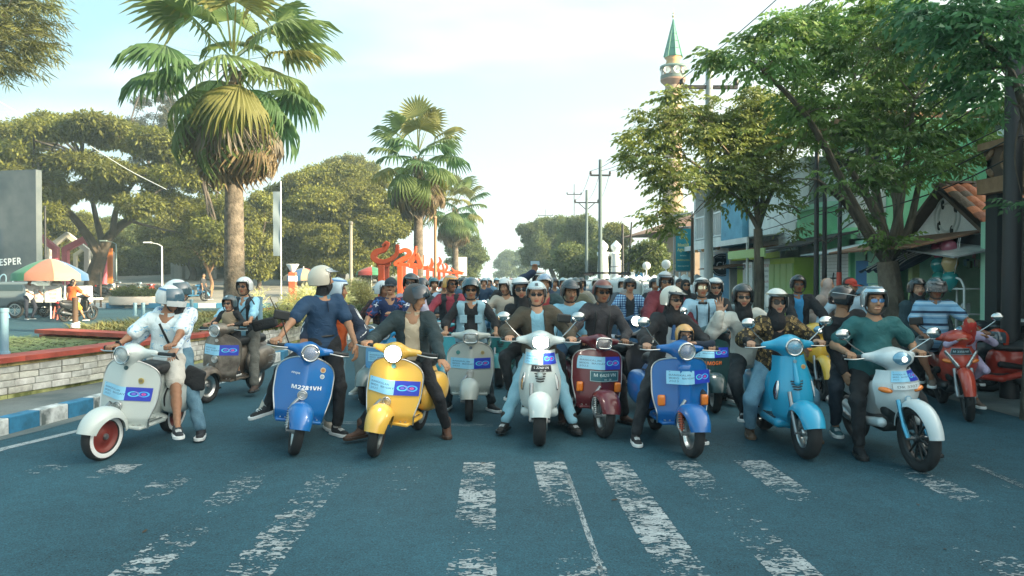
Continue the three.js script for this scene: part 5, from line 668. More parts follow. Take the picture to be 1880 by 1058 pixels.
function nets(prims,cell,o={}){
let b=[1e9,1e9,1e9,-1e9,-1e9,-1e9];for(const p of prims)if(!p.op)for(let i=0;i<3;i++){b[i]=Math.min(b[i],p.b[i]);b[i+3]=Math.max(b[i+3],p.b[i+3]);}
const pad=cell*2.5+(o.pad??0.012),x0=b[0]-pad,y0=b[1]-pad,z0=b[2]-pad,nx=Math.ceil((b[3]+pad-x0)/cell)+1,ny=Math.ceil((b[4]+pad-y0)/cell)+1,nz=Math.ceil((b[5]+pad-z0)/cell)+1,sx=1,sy=nx,sz=nx*ny,f=new Float32Array(nx*ny*nz).fill(1);
for(const p of prims){
const m=cell*2.2+p.k+(o.pad??0.012),i0=Math.max(0,Math.floor((p.b[0]-m-x0)/cell)),i1=Math.min(nx-1,Math.ceil((p.b[3]+m-x0)/cell)),j0=Math.max(0,Math.floor((p.b[1]-m-y0)/cell)),j1=Math.min(ny-1,Math.ceil((p.b[4]+m-y0)/cell)),k0=Math.max(0,Math.floor((p.b[2]-m-z0)/cell)),k1=Math.min(nz-1,Math.ceil((p.b[5]+m-z0)/cell));
for(let k=k0;k<=k1;k++)for(let j=j0;j<=j1;j++)for(let i=i0;i<=i1;i++){
const q=i+j*sy+k*sz,d=p.d(x0+i*cell,y0+j*cell,z0+k*cell),c=f[q];
if(p.op==='cut'){if(-d>c)f[q]=-d;}else if(p.k>0){const h=Math.max(p.k-Math.abs(c-d),0)/p.k;f[q]=Math.min(c,d)-h*h*p.k*0.25;}else if(d<c)f[q]=d;
}
}
if(o.noise)for(let k=0,q=0;k<nz;k++)for(let j=0;j<ny;j++)for(let i=0;i<nx;i++,q++)if(Math.abs(f[q])<0.06)f[q]+=o.noise(x0+i*cell,y0+j*cell,z0+k*cell);
const id=new Int32Array(nx*ny*nz).fill(-1),P=[],idx=[],off=[0,sx,sy,sx+sy,sz,sx+sz,sy+sz,sx+sy+sz],E=[[0,1],[0,2],[0,4],[1,3],[1,5],[2,3],[2,6],[3,7],[4,5],[4,6],[5,7],[6,7]];
for(let k=0;k<nz-1;k++)for(let j=0;j<ny-1;j++)for(let i=0;i<nx-1;i++){
const q=i+j*sy+k*sz;let mask=0;for(let c=0;c<8;c++)if(f[q+off[c]]<0)mask|=1<<c;if(mask===0||mask===255)continue;
let X=0,Y=0,Z=0,n=0;for(const[a,c]of E){const u=f[q+off[a]],v=f[q+off[c]];if(u<0===v<0)continue;const t=u/(u-v);X+=(a&1)+t*((c&1)-(a&1));Y+=((a>>1)&1)+t*(((c>>1)&1)-((a>>1)&1));Z+=(a>>2)+t*((c>>2)-(a>>2));n++;}
id[q]=P.length/3;P.push(x0+(i+X/n)*cell,y0+(j+Y/n)*cell,z0+(k+Z/n)*cell);
}
for(let k=1;k<nz-1;k++)for(let j=1;j<ny-1;j++)for(let i=1;i<nx-1;i++){
const q=i+j*sy+k*sz,in0=f[q]<0;for(let ax=0;ax<3;ax++){const s=[sx,sy,sz][ax];if(in0===f[q+s]<0)continue;const u=[sy,sz,sx][ax],v=[sz,sx,sy][ax],a=id[q],b2=id[q-u],c=id[q-u-v],d=id[q-v];if(in0)idx.push(a,b2,c,a,c,d);else idx.push(a,c,b2,a,d,c);}
}
const g=new THREE.BufferGeometry();g.setAttribute('position',new THREE.BufferAttribute(new Float32Array(P),3));g.setIndex(idx);g.computeVertexNormals();
const uv=new Float32Array(P.length/3*2),N=g.attributes.normal;for(let i=0;i<uv.length/2;i++){const sd=Math.abs(N.getX(i))>0.75?1:0;uv[i*2]=P[i*3]+P[i*3+2]*(sd?1:0.35);uv[i*2+1]=P[i*3+1];}g.setAttribute('uv',new THREE.BufferAttribute(uv,2));return g;
}
const mirX=(g)=>{const q=g.clone().applyMatrix4(new THREE.Matrix4().makeScale(-1,1,1));const ix=q.index;if(ix){const a=ix.array;for(let i=0;i<a.length;i+=3){const t=a[i];a[i]=a[i+1];a[i+1]=t;}}return q;};
const netsAll=nets;
// ------------------------------------------------------------------ scooters; local frame: +z forward, +y up, +x the rider's left; origin on the ground between the wheels
const KIND={
classic:{R:0.215,tw:0.092,zf:0.60,zr:-0.60,ax:[[0,0.95,0.31],[0,0.22,0.58]],head:[0,0.93,0.33],seat:0.80,grip:[0.33,0.945,0.235],corner:2.4,cowlP:2.25},
px:{R:0.215,tw:0.092,zf:0.61,zr:-0.62,ax:[[0,0.96,0.31],[0,0.22,0.59]],head:[0,0.945,0.33],seat:0.81,grip:[0.34,0.955,0.24],corner:3.4,cowlP:3},
modern:{R:0.235,tw:0.122,zf:0.64,zr:-0.64,ax:[[0,1.0,0.30],[0,0.235,0.62]],head:[0,0.985,0.33],seat:0.80,grip:[0.345,0.99,0.22]},
matic:{R:0.278,tw:0.088,zf:0.64,zr:-0.62,ax:[[0,0.95,0.28],[0,0.28,0.60]],head:[0,0.915,0.30],seat:0.75,grip:[0.335,0.925,0.16]},
};
const rotX=(g)=>g.rotateZ(-Math.PI/2);
function tyreG(R,w,lo){return memo('tyre'+R+w+lo,()=>{const h=w/2,r=R-w*0.82;return rotX(lathe([[r,-h*0.62],[r+w*0.2,-h*0.92],[r+w*0.45,-h],[R-w*0.16,-h*0.9],[R-w*0.03,-h*0.5],[R,0],[R-w*0.03,h*0.5],[R-w*0.16,h*0.9],[r+w*0.45,h],[r+w*0.2,h*0.92],[r,h*0.62]],lo?24:44));});}
function rimG(R,w,alloy){
return memo('rim'+R+w+alloy,()=>{
const r=R-w*0.8,h=w/2;
if(!alloy)return merge([rotX(lathe([[r,-h*0.66],[r-0.012,-h*0.6],[r-0.022,-h*0.2],[r-0.05,-h*0.05],[0.06,-h*0.3],[0.045,-h*0.55],[0,-h*0.6]],36)),rotX(lathe([[r,h*0.66],[r-0.012,h*0.6],[r-0.022,h*0.2],[r-0.05,h*0.05],[0.06,h*0.3],[0.045,h*0.55],[0,h*0.6]],36)),rotX(lathe([[r,-h*0.66],[r-0.012,0],[r,h*0.66]],36))]);
const g=[rotX(lathe([[r+0.004,-h*0.66],[r-0.016,-h*0.62],[r-0.02,0],[r-0.016,h*0.62],[r+0.004,h*0.66]],40)),rotX(lathe([[0,-h*0.7],[0.04,-h*0.7],[0.045,h*0.7],[0,h*0.7]],18))];
const n=alloy;for(let i=0;i<n;i++)for(const s of[-1,1]){const a=i/n*6.283+s*0.09,b=i/n*6.283+s*0.2;g.push(rod([s*0.003,Math.sin(a)*0.035,Math.cos(a)*0.035],[s*0.006,Math.sin(b)*(r-0.01),Math.cos(b)*(r-0.01)],0.013,0.009,6));}
return merge(g);
});
}
const whiteband=(R,w,s)=>memo('ww'+R+w+s,()=>rotX(lathe([[R-w*0.72,s*w*0.475],[R-w*0.5,s*w*0.508],[R-w*0.3,s*w*0.495]],40)));
const SH={
classic:(k)=>(u,v)=>{const c=k.corner,q=clamp((v-0.68)/0.32),w=lerp(0.225,0.272,smooth(0,0.5,v))*Math.max(0.34,Math.pow(1-Math.pow(q,c),1/c)),x=u*w,e=Math.abs(x)/0.27;return[x,0.255+0.615*v,lerp(0.40,0.325,v)+0.055*Math.exp(-e*e*9)-0.10*Math.pow(e,2.2)-0.05*smooth(0.16,0,v)];},
modern:()=>(u,v)=>{const w=lerp(lerp(0.10,0.185,smooth(0,0.22,v)),lerp(0.215,0.15,smooth(0.5,1,v)),smooth(0.12,0.5,v)),x=u*w,e=Math.abs(u);return[x,0.215+0.685*v,lerp(0.45,0.37,v)+0.055*Math.sin(v*2.6)+0.02*Math.exp(-e*e*20)-0.055*e*e-0.10*Math.pow(e,5)-0.08*smooth(0.2,0,v)];},
matic:()=>(u,v)=>{const w=lerp(lerp(0.05,0.17,smooth(0,0.4,v)),lerp(0.205,0.15,smooth(0.75,1,v)),smooth(0.2,0.75,v)),x=u*w,e=Math.abs(u);return[x,0.34+0.48*v,lerp(0.33,0.37,v)+0.10*smooth(0,0.55,v)*smooth(1.25,0.6,v)+0.02*Math.exp(-e*e*14)-0.06*e*e-0.08*Math.pow(e,4)];},
};
const patch=(fn,u0,u1,v0,v1,off=0.006,nu=10,nv=6)=>{const P=[],uv=[],ix=[];for(let j=0;j<=nv;j++)for(let i=0;i<=nu;i++){const u=lerp(u0,u1,i/nu),v=lerp(v0,v1,j/nv),p=fn(u,v);P.push(p[0],p[1],p[2]+off);uv.push(i/nu,j/nv);if(i<nu&&j<nv){const a=j*(nu+1)+i;ix.push(a,a+1,a+nu+2,a,a+nu+2,a+nu+1);}}const g=new THREE.BufferGeometry();g.setAttribute('position',new THREE.BufferAttribute(new Float32Array(P),3));g.setAttribute('uv',new THREE.BufferAttribute(new Float32Array(uv),2));g.setIndex(ix);g.computeVertexNormals();return g;};
const stickerT=()=>text('evt',512,224,[['BANGKALAN',24,70,42,'#17305c','monospace','left'],['MODS MAYDAY',24,122,42,'#17305c','monospace','left'],['2023',24,172,40,'#17305c','monospace','left'],['°',24,28,40,'#17305c','sans-serif','left']],'#8fcbe6',{draw:(c)=>{c.fillStyle='#2a3fb4';c.fillRect(300,0,212,224);c.lineWidth=15;for(const[x,r,s]of[[366,38,'#58d0e8'],[446,40,'#4fb4f0'],[366,10,'#7a6ad0'],[446,12,'#d0559a']]){c.strokeStyle=s;c.beginPath();c.arc(x,112,r,0,7);c.stroke();}c.strokeStyle='#9a5ac8';c.lineWidth=8;c.beginPath();c.moveTo(370,75);c.bezierCurveTo(410,60,400,165,440,150);c.stroke();}});
const litM=M.lit;
function steerM(k,a){const A=V(...k.ax[0]),d=V(...k.ax[1]).sub(A).normalize();return new THREE.Matrix4().makeTranslation(A.x,A.y,A.z).multiply(new THREE.Matrix4().makeRotationAxis(d,-a)).multiply(new THREE.Matrix4().makeTranslation(-A.x,-A.y,-A.z));}
function mirrorParts(t,s,at0,o,add){
const[x,y,z]=at0,tip=o.tip??[x+s*0.12,y+0.2,z+0.02];add('mirror_stem',tube([[x,y,z],[lerp(x,tip[0],0.6),lerp(y,tip[1],0.55),z+0.01],tip],0.0065,8,6),o.black?M.blackPl:M.chrome);
const sh=o.square?rbox(0.15,0.09,0.03,0.025):tf(new THREE.SphereGeometry(1,20,12),[0,0,0],[0,0,0],[0.068,0.05,0.026]);add('mirror',sh.clone().translate(tip[0]+s*0.01,tip[1]+0.035,tip[2]),o.black?M.blackPl:M.chrome);add('mirror_glass',tf(new THREE.CircleGeometry(1,20),[tip[0]+s*0.01,tip[1]+0.035,tip[2]-(o.square?0.017:0.0262)],[0,Math.PI,0],o.square?[0.066,0.038,1]:[0.05,0.036,1]),M.mirror);
}
function scooter(o){
const k=KIND[o.kind],th=(o.heading??0)*D2R,f=o.front?G(...o.front):V(o.x,0,o.z),t=thing(o.name??'motor_scooter',o.label,'scooter',[f.x-Math.sin(th)*k.zf,0,f.z-Math.cos(th)*k.zf],th,o.group);t.rotation.z=-(o.lean??0)*D2R;
const B=o.mat??paint(o.color,o.rough??0.3),B2=o.mat2??(o.color2?paint(o.color2,0.3):B),sm=steerM(k,(o.steer??0)*D2R),add=(n,g,m,p=t)=>part(p,n,g,m),st=(n,g,m,p=t)=>{const q=part(p,n,g,m);q.applyMatrix4(sm);return q;},K=o.kind,rough=o.low,mm=(n,fn)=>memo('sc'+K+n+(rough?'lo':''),fn),nets=(p,c,x)=>netsAll(p,c*(rough?2.1:1.3),x),memo2=(n,fn)=>memo(n+(rough?'lo':''),fn);
const modern=K==='modern',matic=K==='matic',old=K==='classic'||K==='px',fn=SH[old?'classic':K](k);
t.updateMatrixWorld();
for(const fr of[true,false]){const w=new THREE.Group();w.name=fr?'front_wheel':'rear_wheel';w.position.set(0,k.R,fr?k.zf:k.zr);t.add(w);part(w,'tyre',tyreG(k.R,k.tw,rough),M.rubber);part(w,'rim',rimG(k.R,k.tw,modern?5:matic?6:0),o.rim??(matic?M.blackPl:M.alu));if(o.whitewall)for(const s of[-1,1])part(w,'white_wall',whiteband(k.R,k.tw,s),M.white);part(w,'hub',disc(0.028,k.tw*0.9,'x',12),M.steel);if(fr)w.applyMatrix4(sm);}
const hub=[0,k.R,k.zf];
if(old){st('fork',mm('fork',()=>merge([tube([[-0.03,0.5,k.zf-0.10],[-0.085,0.42,k.zf-0.08],[-0.09,0.28,k.zf-0.10],[-0.088,0.215,k.zf]],0.018,10,8),rod([-0.1,k.R,k.zf],[0.05,k.R,k.zf],0.02)])),M.steel);st('spring',mm('spr',()=>{const g=[rod([-0.095,0.24,k.zf-0.0],[-0.09,0.43,k.zf-0.05],0.012)];for(let i=0;i<8;i++)g.push(tf(ring(0.022,0.006,12,5),[-0.094,0.26+i*0.021,k.zf-0.004-i*0.006],[1.35,0,0]));return merge(g);}),o.springRed?mat([0.5,0.12,0.06],0.4):M.alu);}
else{for(const s of[-1,1]){if(modern&&s>0)continue;st('fork_leg',mm('fork'+s,()=>merge([rod([s*0.085,0.58,k.zf-0.14],[s*0.085,0.36,k.zf-0.06],0.02),rod([s*0.085,0.38,k.zf-0.065],[s*0.085,k.R,k.zf],0.025,0.022)])),matic?(o.forkM??M.steel):M.steel);}st('axle',mm('axle',()=>rod([-0.1,k.R,k.zf],[0.1,k.R,k.zf],0.016)),M.steel);st('brake_disc',mm('bd',()=>tf(ring(0.085,0.012,28,4),[0.066,k.R,k.zf],[0,Math.PI/2,0])),M.alu);}
const fd=old?[0.275,0.115,0.115,14,172]:modern?[0.285,0.118,0.10,18,165]:[0.325,0.078,0.075,8,168],sq=K==='px'?0.62:1;
st('front_mudguard',mm('fd',()=>shell((u,v)=>{const a=lerp(fd[3],fd[4],v)*D2R,T=u*1.4,hw=fd[1]*(0.72+0.28*Math.sin(clamp(a,0,3.14))),c=Math.cos(T),r=fd[0]-fd[2]*(1-Math.sign(c)*Math.pow(Math.abs(c),sq));return[hw*Math.sign(u)*Math.pow(Math.abs(Math.sin(T))/Math.sin(1.4),sq===1?1:0.75),k.R+r*Math.sin(a)*(old?0.98:1),k.zf+r*Math.cos(a)*(old?0.97:1)];},rough?8:14,rough?12:20,0.006)),o.fenderMat??B);
add('leg_shield',mm('sh',()=>rough?shell(fn,14,14,0.012):shell(fn,24,24,0.012)),B);
if(old){
if(!rough)add('shield_trim',mm('trim',()=>{const p=[];for(let i=0;i<=24;i++)p.push(fn(-1,i/24));for(let i=1;i<12;i++)p.push(fn(-1+i/6,1));for(let i=24;i>=0;i--)p.push(fn(1,i/24));return tube(p.map((q)=>[q[0],q[1],q[2]-0.004]),0.0085,110,6);}),o.trim??M.alu);
add('floorboard',mm('fl',()=>merge([rbox(0.42,0.03,0.46,0.012,0,0.265,0.16),nets([ell([0,0.27,-0.10],[0.20,0.05,0.14]),rb([0,0.30,0.1],[0.05,0.05,0.28],0.03)],0.02)])),B);
if(!rough)for(const x of[-0.17,-0.125,-0.08,0.08,0.125,0.17])add('floor_runner',mm('fr',()=>rbox(0.014,0.012,0.42,0.004)),M.alu).position.set(x,0.287,0.15);
add('rear_body',mm('rb',()=>nets([ell([0,0.50,-0.42],[0.155,0.25,0.40]),rb([0,0.46,-0.10],[0.10,0.20,0.07],0.05,{k:0.1}),ell([0,0.60,-0.62],[0.13,0.14,0.26],{k:0.08})],0.018)),B);
for(const s of[-1,1]){const c=add('side_cowl',mm('cowl'+s,()=>nets([ell([s*0.175,0.475,-0.41],K==='px'?[0.125,0.175,0.33]:[0.125,0.19,0.34],{p:k.cowlP,rot:[0.1,s*-0.06,0]})],0.016)),o.cowlMat??B);if(!rough)add('cowl_seam',mm('seam'+s,()=>{const p=[];for(let i=0;i<=22;i++){const a=lerp(-2.2,2.2,i/22);p.push([s*0.165,0.475+Math.sin(a)*0.196,-0.41+Math.cos(a)*0.348]);}return tube(p,0.009,40,6);}),M.blackPl);if(o.cowlGrill)for(let i=0;i<6;i++)add('cowl_slot',rbox(0.02,0.008,0.18,0.003,s*0.29,0.42+i*0.022,-0.52),M.alu,c);}
if(!rough||matic)add('engine',mm('eng',()=>nets([ell([-0.08,0.24,-0.52],[0.11,0.10,0.2]),cap([0,0.26,-0.2],[-0.03,0.24,-0.55],0.05,0.07)],0.022)),M.blackPl);
}else if(modern){
add('floorboard',mm('fl',()=>nets([rb([0,0.27,0.12],[0.19,0.045,0.26],0.03),rb([0,0.33,0.10],[0.06,0.06,0.26],0.03,{k:0.05})],0.02)),B2);add('floor_mat',mm('fm',()=>merge([-1,1].map((s)=>rbox(0.10,0.012,0.36,0.004,s*0.125,0.317,0.13)))),M.blackPl);
add('rear_body',mm('rb',()=>nets([ell([0,0.52,-0.46],[0.205,0.225,0.44],{p:2.3,rot:[0.08,0,0]}),rb([0,0.47,-0.12],[0.12,0.22,0.08],0.06,{k:0.12}),ell([0,0.62,-0.75],[0.12,0.12,0.2],{k:0.1}),rb([0,0.28,-0.15],[0.17,0.05,0.2],0.04,{k:0.08})],0.018)),B);
add('inner_shield',mm('ins',()=>nets([rb([0,0.56,0.31],[0.15,0.27,0.05],0.04),rb([0,0.60,0.25],[0.10,0.18,0.05],0.04)],0.02)),B2);
add('tie_ridge',mm('tie',()=>nets([cap([0,0.89,0.405],[0,0.66,0.475],0.02,0.032)],0.009)),B);for(let i=0;i<4;i++)add('horn_slot',mm('hs'+i,()=>{const v=0.66-i*0.035;return tube([-0.28,-0.14,0,0.14,0.28].map((u)=>{const p=fn(u*(1-i*0.12),v+Math.abs(u)*0.03);return[p[0],p[1],p[2]+0.012];}),0.0065,12,5);}),M.blackPl);
for(const s of[-1,1]){add('indicator',mm('ind'+s,()=>shell((u,v)=>{const p=fn(s*(0.80+u*0.07*Math.sin(0.4+v*2.5)+(v-0.5)*-0.05),0.42+v*0.25);return[p[0],p[1],p[2]+0.008+0.008*(1-u*u)];},6,10,0.008)),M.chrome);add('indicator_lens',mm('indl'+s,()=>shell((u,v)=>{const p=fn(s*(0.80+u*0.045*Math.sin(0.4+v*2.5)+(v-0.5)*-0.05),0.44+v*0.21);return[p[0],p[1],p[2]+0.017];},6,8,0.006)),M.white);}
add('lower_trim',mm('lt',()=>nets([rb([0,0.225,-0.1],[0.14,0.03,0.36],0.02),ell([-0.1,0.24,-0.55],[0.10,0.09,0.22])],0.022)),M.blackPl);for(const s of[-1,1])for(let i=0;i<3;i++)add('side_vent',mm('sv'+s+i,()=>rbox(0.02,0.012,0.13,0.004,s*0.185,0.335+i*0.028,-0.22-i*0.02)),M.blackPl);
}else{
add('floorboard',mm('fl',()=>nets([rb([0,0.32,0.06],[0.16,0.05,0.28],0.03)],0.02)),M.blackPl);for(const s of[-1,1])add('side_skirt',mm('sk'+s,()=>nets([cap([s*0.16,0.36,0.34],[s*0.165,0.31,-0.06],0.045,0.04),cap([s*0.165,0.31,-0.06],[s*0.15,0.40,-0.42],0.04,0.05)],0.016)),o.skirtMat??B);
add('inner_shield',mm('ins',()=>nets([rb([0,0.60,0.30],[0.14,0.20,0.06],0.04),rb([0,0.42,0.30],[0.09,0.10,0.05],0.04)],0.02)),o.innerMat??M.blackPl);
add('rear_body',mm('rb',()=>nets([ell([0,0.58,-0.40],[0.155,0.15,0.42],{rot:[0.14,0,0]}),cap([0,0.62,-0.55],[0,0.76,-0.92],0.13,0.05,{k:0.1}),rb([0,0.48,-0.06],[0.09,0.18,0.07],0.05,{k:0.1}),cap([0,0.50,-0.1],[0,0.40,-0.30],0.12,0.10,{k:0.08})],0.018)),B);for(const s of[-1,1])add('side_trim',mm('sdt'+s,()=>nets([cap([s*0.15,0.50,-0.05],[s*0.12,0.44,-0.5],0.045,0.03)],0.014)),M.blackPl);
add('engine',mm('eng',()=>nets([ell([0.10,0.29,-0.48],[0.07,0.10,0.26]),cap([0,0.3,-0.2],[0.05,0.28,-0.6],0.06,0.05)],0.022)),M.blackPl);add('exhaust',mm('exh',()=>nets([cap([-0.12,0.26,-0.35],[-0.14,0.36,-0.85],0.045,0.06)],0.018)),M.steel);add('rear_mudguard',mm('rmg',()=>shell((u,v)=>{const a=lerp(30,175,v)*D2R;return[u*0.06,k.R+0.31*Math.sin(a),k.zr+0.31*Math.cos(a)];},4,12,0.008)),M.blackPl);
add('tail_lamp',mm('tl',()=>nets([rb([0,0.72,-0.95],[0.07,0.035,0.04],0.02)],0.012)),M.red);
for(const s of[-1,1]){add('indicator',mm('ind'+s,()=>nets([ell([s*0.135,o.vario?0.66:0.655,0.40],[0.065,0.026,0.045],{rot:[0,s*0.6,s*0.2]})],0.009)),M.amber);}
}
const seatY=k.seat;add('seat',mm('seat',()=>old?nets([rb([0,seatY-0.045,-0.32],[0.135,0.055,0.36],0.05),ell([0,seatY-0.03,-0.52],[0.14,0.06,0.18],{k:0.06})],0.018):nets([cap([0,seatY-0.05,-0.10],[0,seatY-0.05,-0.34],0.085,0.13,{s:[1.1,0.6],side:[1,0,0]}),cap([0,seatY-0.01,-0.44],[0,seatY+0.0,-0.74],0.13,0.11,{s:[1.1,0.6],side:[1,0,0],k:0.06})],0.018)),o.seatMat??M.seat);
if(old)add('tail_lamp',mm('tl',()=>rbox(0.07,0.06,0.05,0.015,0,0.62,-0.88)),M.red);
const[hx,hy,hz]=k.head,gx0=k.grip[0],gy=k.grip[1],gz=k.grip[2],rect=o.light==='rect',HB=o.headMat??B;
st('headset',memo2('hs'+K+(o.light??''),()=>nets(old?[ell([0,hy,hz],rect?[0.10,0.075,0.12]:[0.088,0.088,0.13]),cap([0,hy,hz-0.04],[0.21,gy,gz+0.02],0.062,0.03,{k:0.06}),cap([0,hy,hz-0.04],[-0.21,gy,gz+0.02],0.062,0.03,{k:0.06}),cap([0,hy-0.02,hz-0.02],[0,0.80,0.34],0.06,0.05,{k:0.05})]:modern?[ell([0,hy,hz],[0.115,0.09,0.12]),cap([0,hy+0.01,hz-0.05],[0.22,gy,gz+0.03],0.07,0.035,{k:0.07}),cap([0,hy+0.01,hz-0.05],[-0.22,gy,gz+0.03],0.07,0.035,{k:0.07}),cap([0,hy-0.03,hz-0.02],[0,0.86,0.36],0.075,0.06,{k:0.05})]:[ell([0,hy,hz+0.02],[0.15,0.085,0.135]),cap([0,hy,hz-0.06],[0.21,gy,gz+0.04],0.07,0.035,{k:0.07}),cap([0,hy,hz-0.06],[-0.21,gy,gz+0.04],0.07,0.035,{k:0.07}),cap([0,hy-0.03,hz],[0,0.80,0.34],0.07,0.07,{k:0.05})],0.013)),HB);
for(const s of[-1,1]){st('grip',memo('grip'+K+s,()=>merge([rod([s*(gx0-0.12),gy,gz+0.012],[s*(gx0+0.05),gy,gz-0.01],0.0165,0.0165,12),disc(0.022,0.012,'x',12).translate(s*(gx0+0.052),gy,gz-0.01)])),M.blackPl);if(!rough)st('brake_lever',memo('lev'+K+s,()=>tube([[s*(gx0-0.13),gy-0.012,gz+0.06],[s*gx0,gy-0.018,gz+0.065],[s*(gx0+0.06),gy-0.014,gz+0.035]],0.0065,8,6)),M.alu);}
const fz=hz+(old?0.115:modern?0.10:0.135),lx=matic?0.085:modern?0.07:0.072,hl=(rx,ry,y,z,lensM)=>{const sh=(r0,q)=>{const p=[];for(let i=0;i<36;i++){const a=i/36*6.283,c=Math.cos(a),s=Math.sin(a);p.push([Math.sign(c)*Math.pow(Math.abs(c),q)*(rx+r0),y+Math.sign(s)*Math.pow(Math.abs(s),q)*(ry+r0),z]);}return p;};const q=rect?0.5:1;st('headlight_rim',memo('hr'+K+rx+ry,()=>tube(sh(0.004,q),0.011,72,8,true)),o.rimDark?M.blackPl:M.chrome);st('headlight_bowl',memo('hb'+K+rx+ry,()=>shell((u,v)=>{const a=(u+1)*Math.PI,c=Math.cos(a),s=Math.sin(a);return[Math.sign(c)*Math.pow(Math.abs(c),q)*rx*v,y+Math.sign(s)*Math.pow(Math.abs(s),q)*ry*v,z-0.035+0.035*v*v];},32,8,-0.002)),M.chrome);st('headlight',memo('hg'+K+rx+ry,()=>shell((u,v)=>{const a=(u+1)*Math.PI,c=Math.cos(a),s=Math.sin(a);return[Math.sign(c)*Math.pow(Math.abs(c),q)*rx*v,y+Math.sign(s)*Math.pow(Math.abs(s),q)*ry*v,z+0.02*(1-v*v)];},32,8,0.003)),lensM);};
if(o.vario){for(const s of[-1,1]){add('headlight',mm('vh'+s,()=>nets([cap([s*0.05,0.60,0.485],[s*0.155,0.76,0.42],0.03,0.026,{s:[1.3,0.7],side:[0,0.6,0.8]})],0.01)),o.litLamp?litM:M.lens);add('headlight_bowl',mm('vb'+s,()=>nets([cap([s*0.05,0.60,0.478],[s*0.155,0.76,0.412],0.026,0.022,{s:[1.3,0.7],side:[0,0.6,0.8]})],0.01)),M.chrome);}}
else if(matic){st('headlight',mm('mh',()=>nets([ell([0,hy+0.01,hz+0.13],[0.085,0.062,0.045],{p:1.7,rot:[-0.25,0,0]})],0.008)),mat([0.16,0.34,0.46],0.06,{clearcoat:1,metalness:0.4}));st('headlight_bulb',mm('mb',()=>new THREE.SphereGeometry(0.026,12,8).translate(0,hy+0.005,hz+0.168)),litM);}
else if(rect){st('lamp_hood',memo('lh'+K,()=>tf(rbox(0.19,0.125,0.1,0.04),[0,hy-0.005,fz-0.06])),HB);hl(modern?0.072:0.076,modern?0.05:0.05,hy-0.005,fz-0.005,M.lens);}
else hl(lx,lx,hy-0.005,fz-0.004,M.lens);
if(o.litLamp)st('bulb',new THREE.SphereGeometry(rect?0.034:0.04,14,10).translate(0,hy-0.005,fz-0.022),memo('bulbM',()=>new THREE.MeshStandardMaterial({color:0xffffff,emissive:lin(1,0.88,0.66),emissiveIntensity:1.3})));
if(o.litLamp){const l=new THREE.PointLight(lin(1,0.92,0.78),o.lampPower??0.25);l.name='headlight_glow';l.position.set(0,hy,fz+0.08);l.shadow.radius=3;l.castShadow=true;t.add(l);}
for(const[s,q]of[[1,o.mirrorL],[-1,o.mirrorR]])if(q)mirrorParts(t,s,[s*(gx0-0.14),gy+0.02,gz+0.02],{...q,tip:q.tip&&[s*q.tip[0],q.tip[1],q.tip[2]]},st);
if(o.sticker){const[u0,u1,v0,v1]=o.sticker===true?[-0.86,0.86,0.42,0.66]:o.sticker;add('event_sticker',patch(fn,u0,u1,v0,v1,o.horncast?0.066:0.009,14,6),memo('stM',()=>new THREE.MeshPhysicalMaterial({map:stickerT(),roughness:0.35})));}
if(o.plate){const[str,u0,u1,v0,v1,bg,fg,sub]=o.plate;const g=patch(fn,u0,u1,v0,v1,modern?0.042:0.022,6,3);const tx=text('pl'+str,256,104,[[str,128,sub?40:54,str.length>8?42:50,fg],...(sub?[[sub,150,84,24,fg]]:[])],bg,{draw:(c)=>{if(bg!=='none'){c.strokeStyle=fg;c.lineWidth=3;c.strokeRect(4,4,248,96);}}});add('number_plate',g,panelMat(tx,0.45));}
if(o.decal)for(const[str,u0,u1,v0,v1,col,font]of o.decal)add('lettering',patch(fn,u0,u1,v0,v1,0.008,8,3),new THREE.MeshStandardMaterial({roughness:0.4,transparent:true,alphaTest:0.4,map:canvasTex('dc'+str+col,256,64,(c)=>{c.clearRect(0,0,256,64);c.fillStyle=col;c.font=font??'bold 54px sans-serif';c.textAlign='center';c.textBaseline='middle';c.fillText(str,128,34);})}));
if(o.badge)for(const[u,v,r,col,col2]of o.badge){const p=fn(u,v);add('badge',merge([disc(r,0.008,'z',20).translate(p[0],p[1],p[2]+0.010)]),mat(col,0.4));if(col2)add('badge_centre',disc(r*0.62,0.008,'z',16).translate(p[0],p[1],p[2]+0.013),mat(col2,0.4));}
if(o.horn){const p=fn(0,o.horn);add('horn_cover',merge([disc(0.042,0.02,'z',24).translate(0,p[1],p[2]+0.012),tf(ring(0.042,0.006,24,6),[0,p[1],p[2]+0.022]),tf(ring(0.025,0.005,20,6),[0,p[1],p[2]+0.024])]),M.alu);}
if(o.horncast)add('horn_casing',mm('hc',()=>nets([rb([0,0.60,0.40],[0.062,0.22,0.05],0.025)],0.012)),B);
if(o.amber)for(const s of[-1,1]){const p=fn(s*0.78,0.36);add('indicator',nets([rb([p[0],p[1],p[2]+0.03],[0.036,0.052,0.026],0.014)],0.009),M.amber);}
if(o.bars){add('crash_bar',[tube([[-0.30,0.36,0.05],[-0.34,0.45,-0.1],[-0.33,0.5,-0.5],[-0.30,0.38,-0.65]],0.012,16,6)],M.chrome);}
t.userData.k=undefined;t.K=k;t.SM=sm;t.O=o;
return t;
}
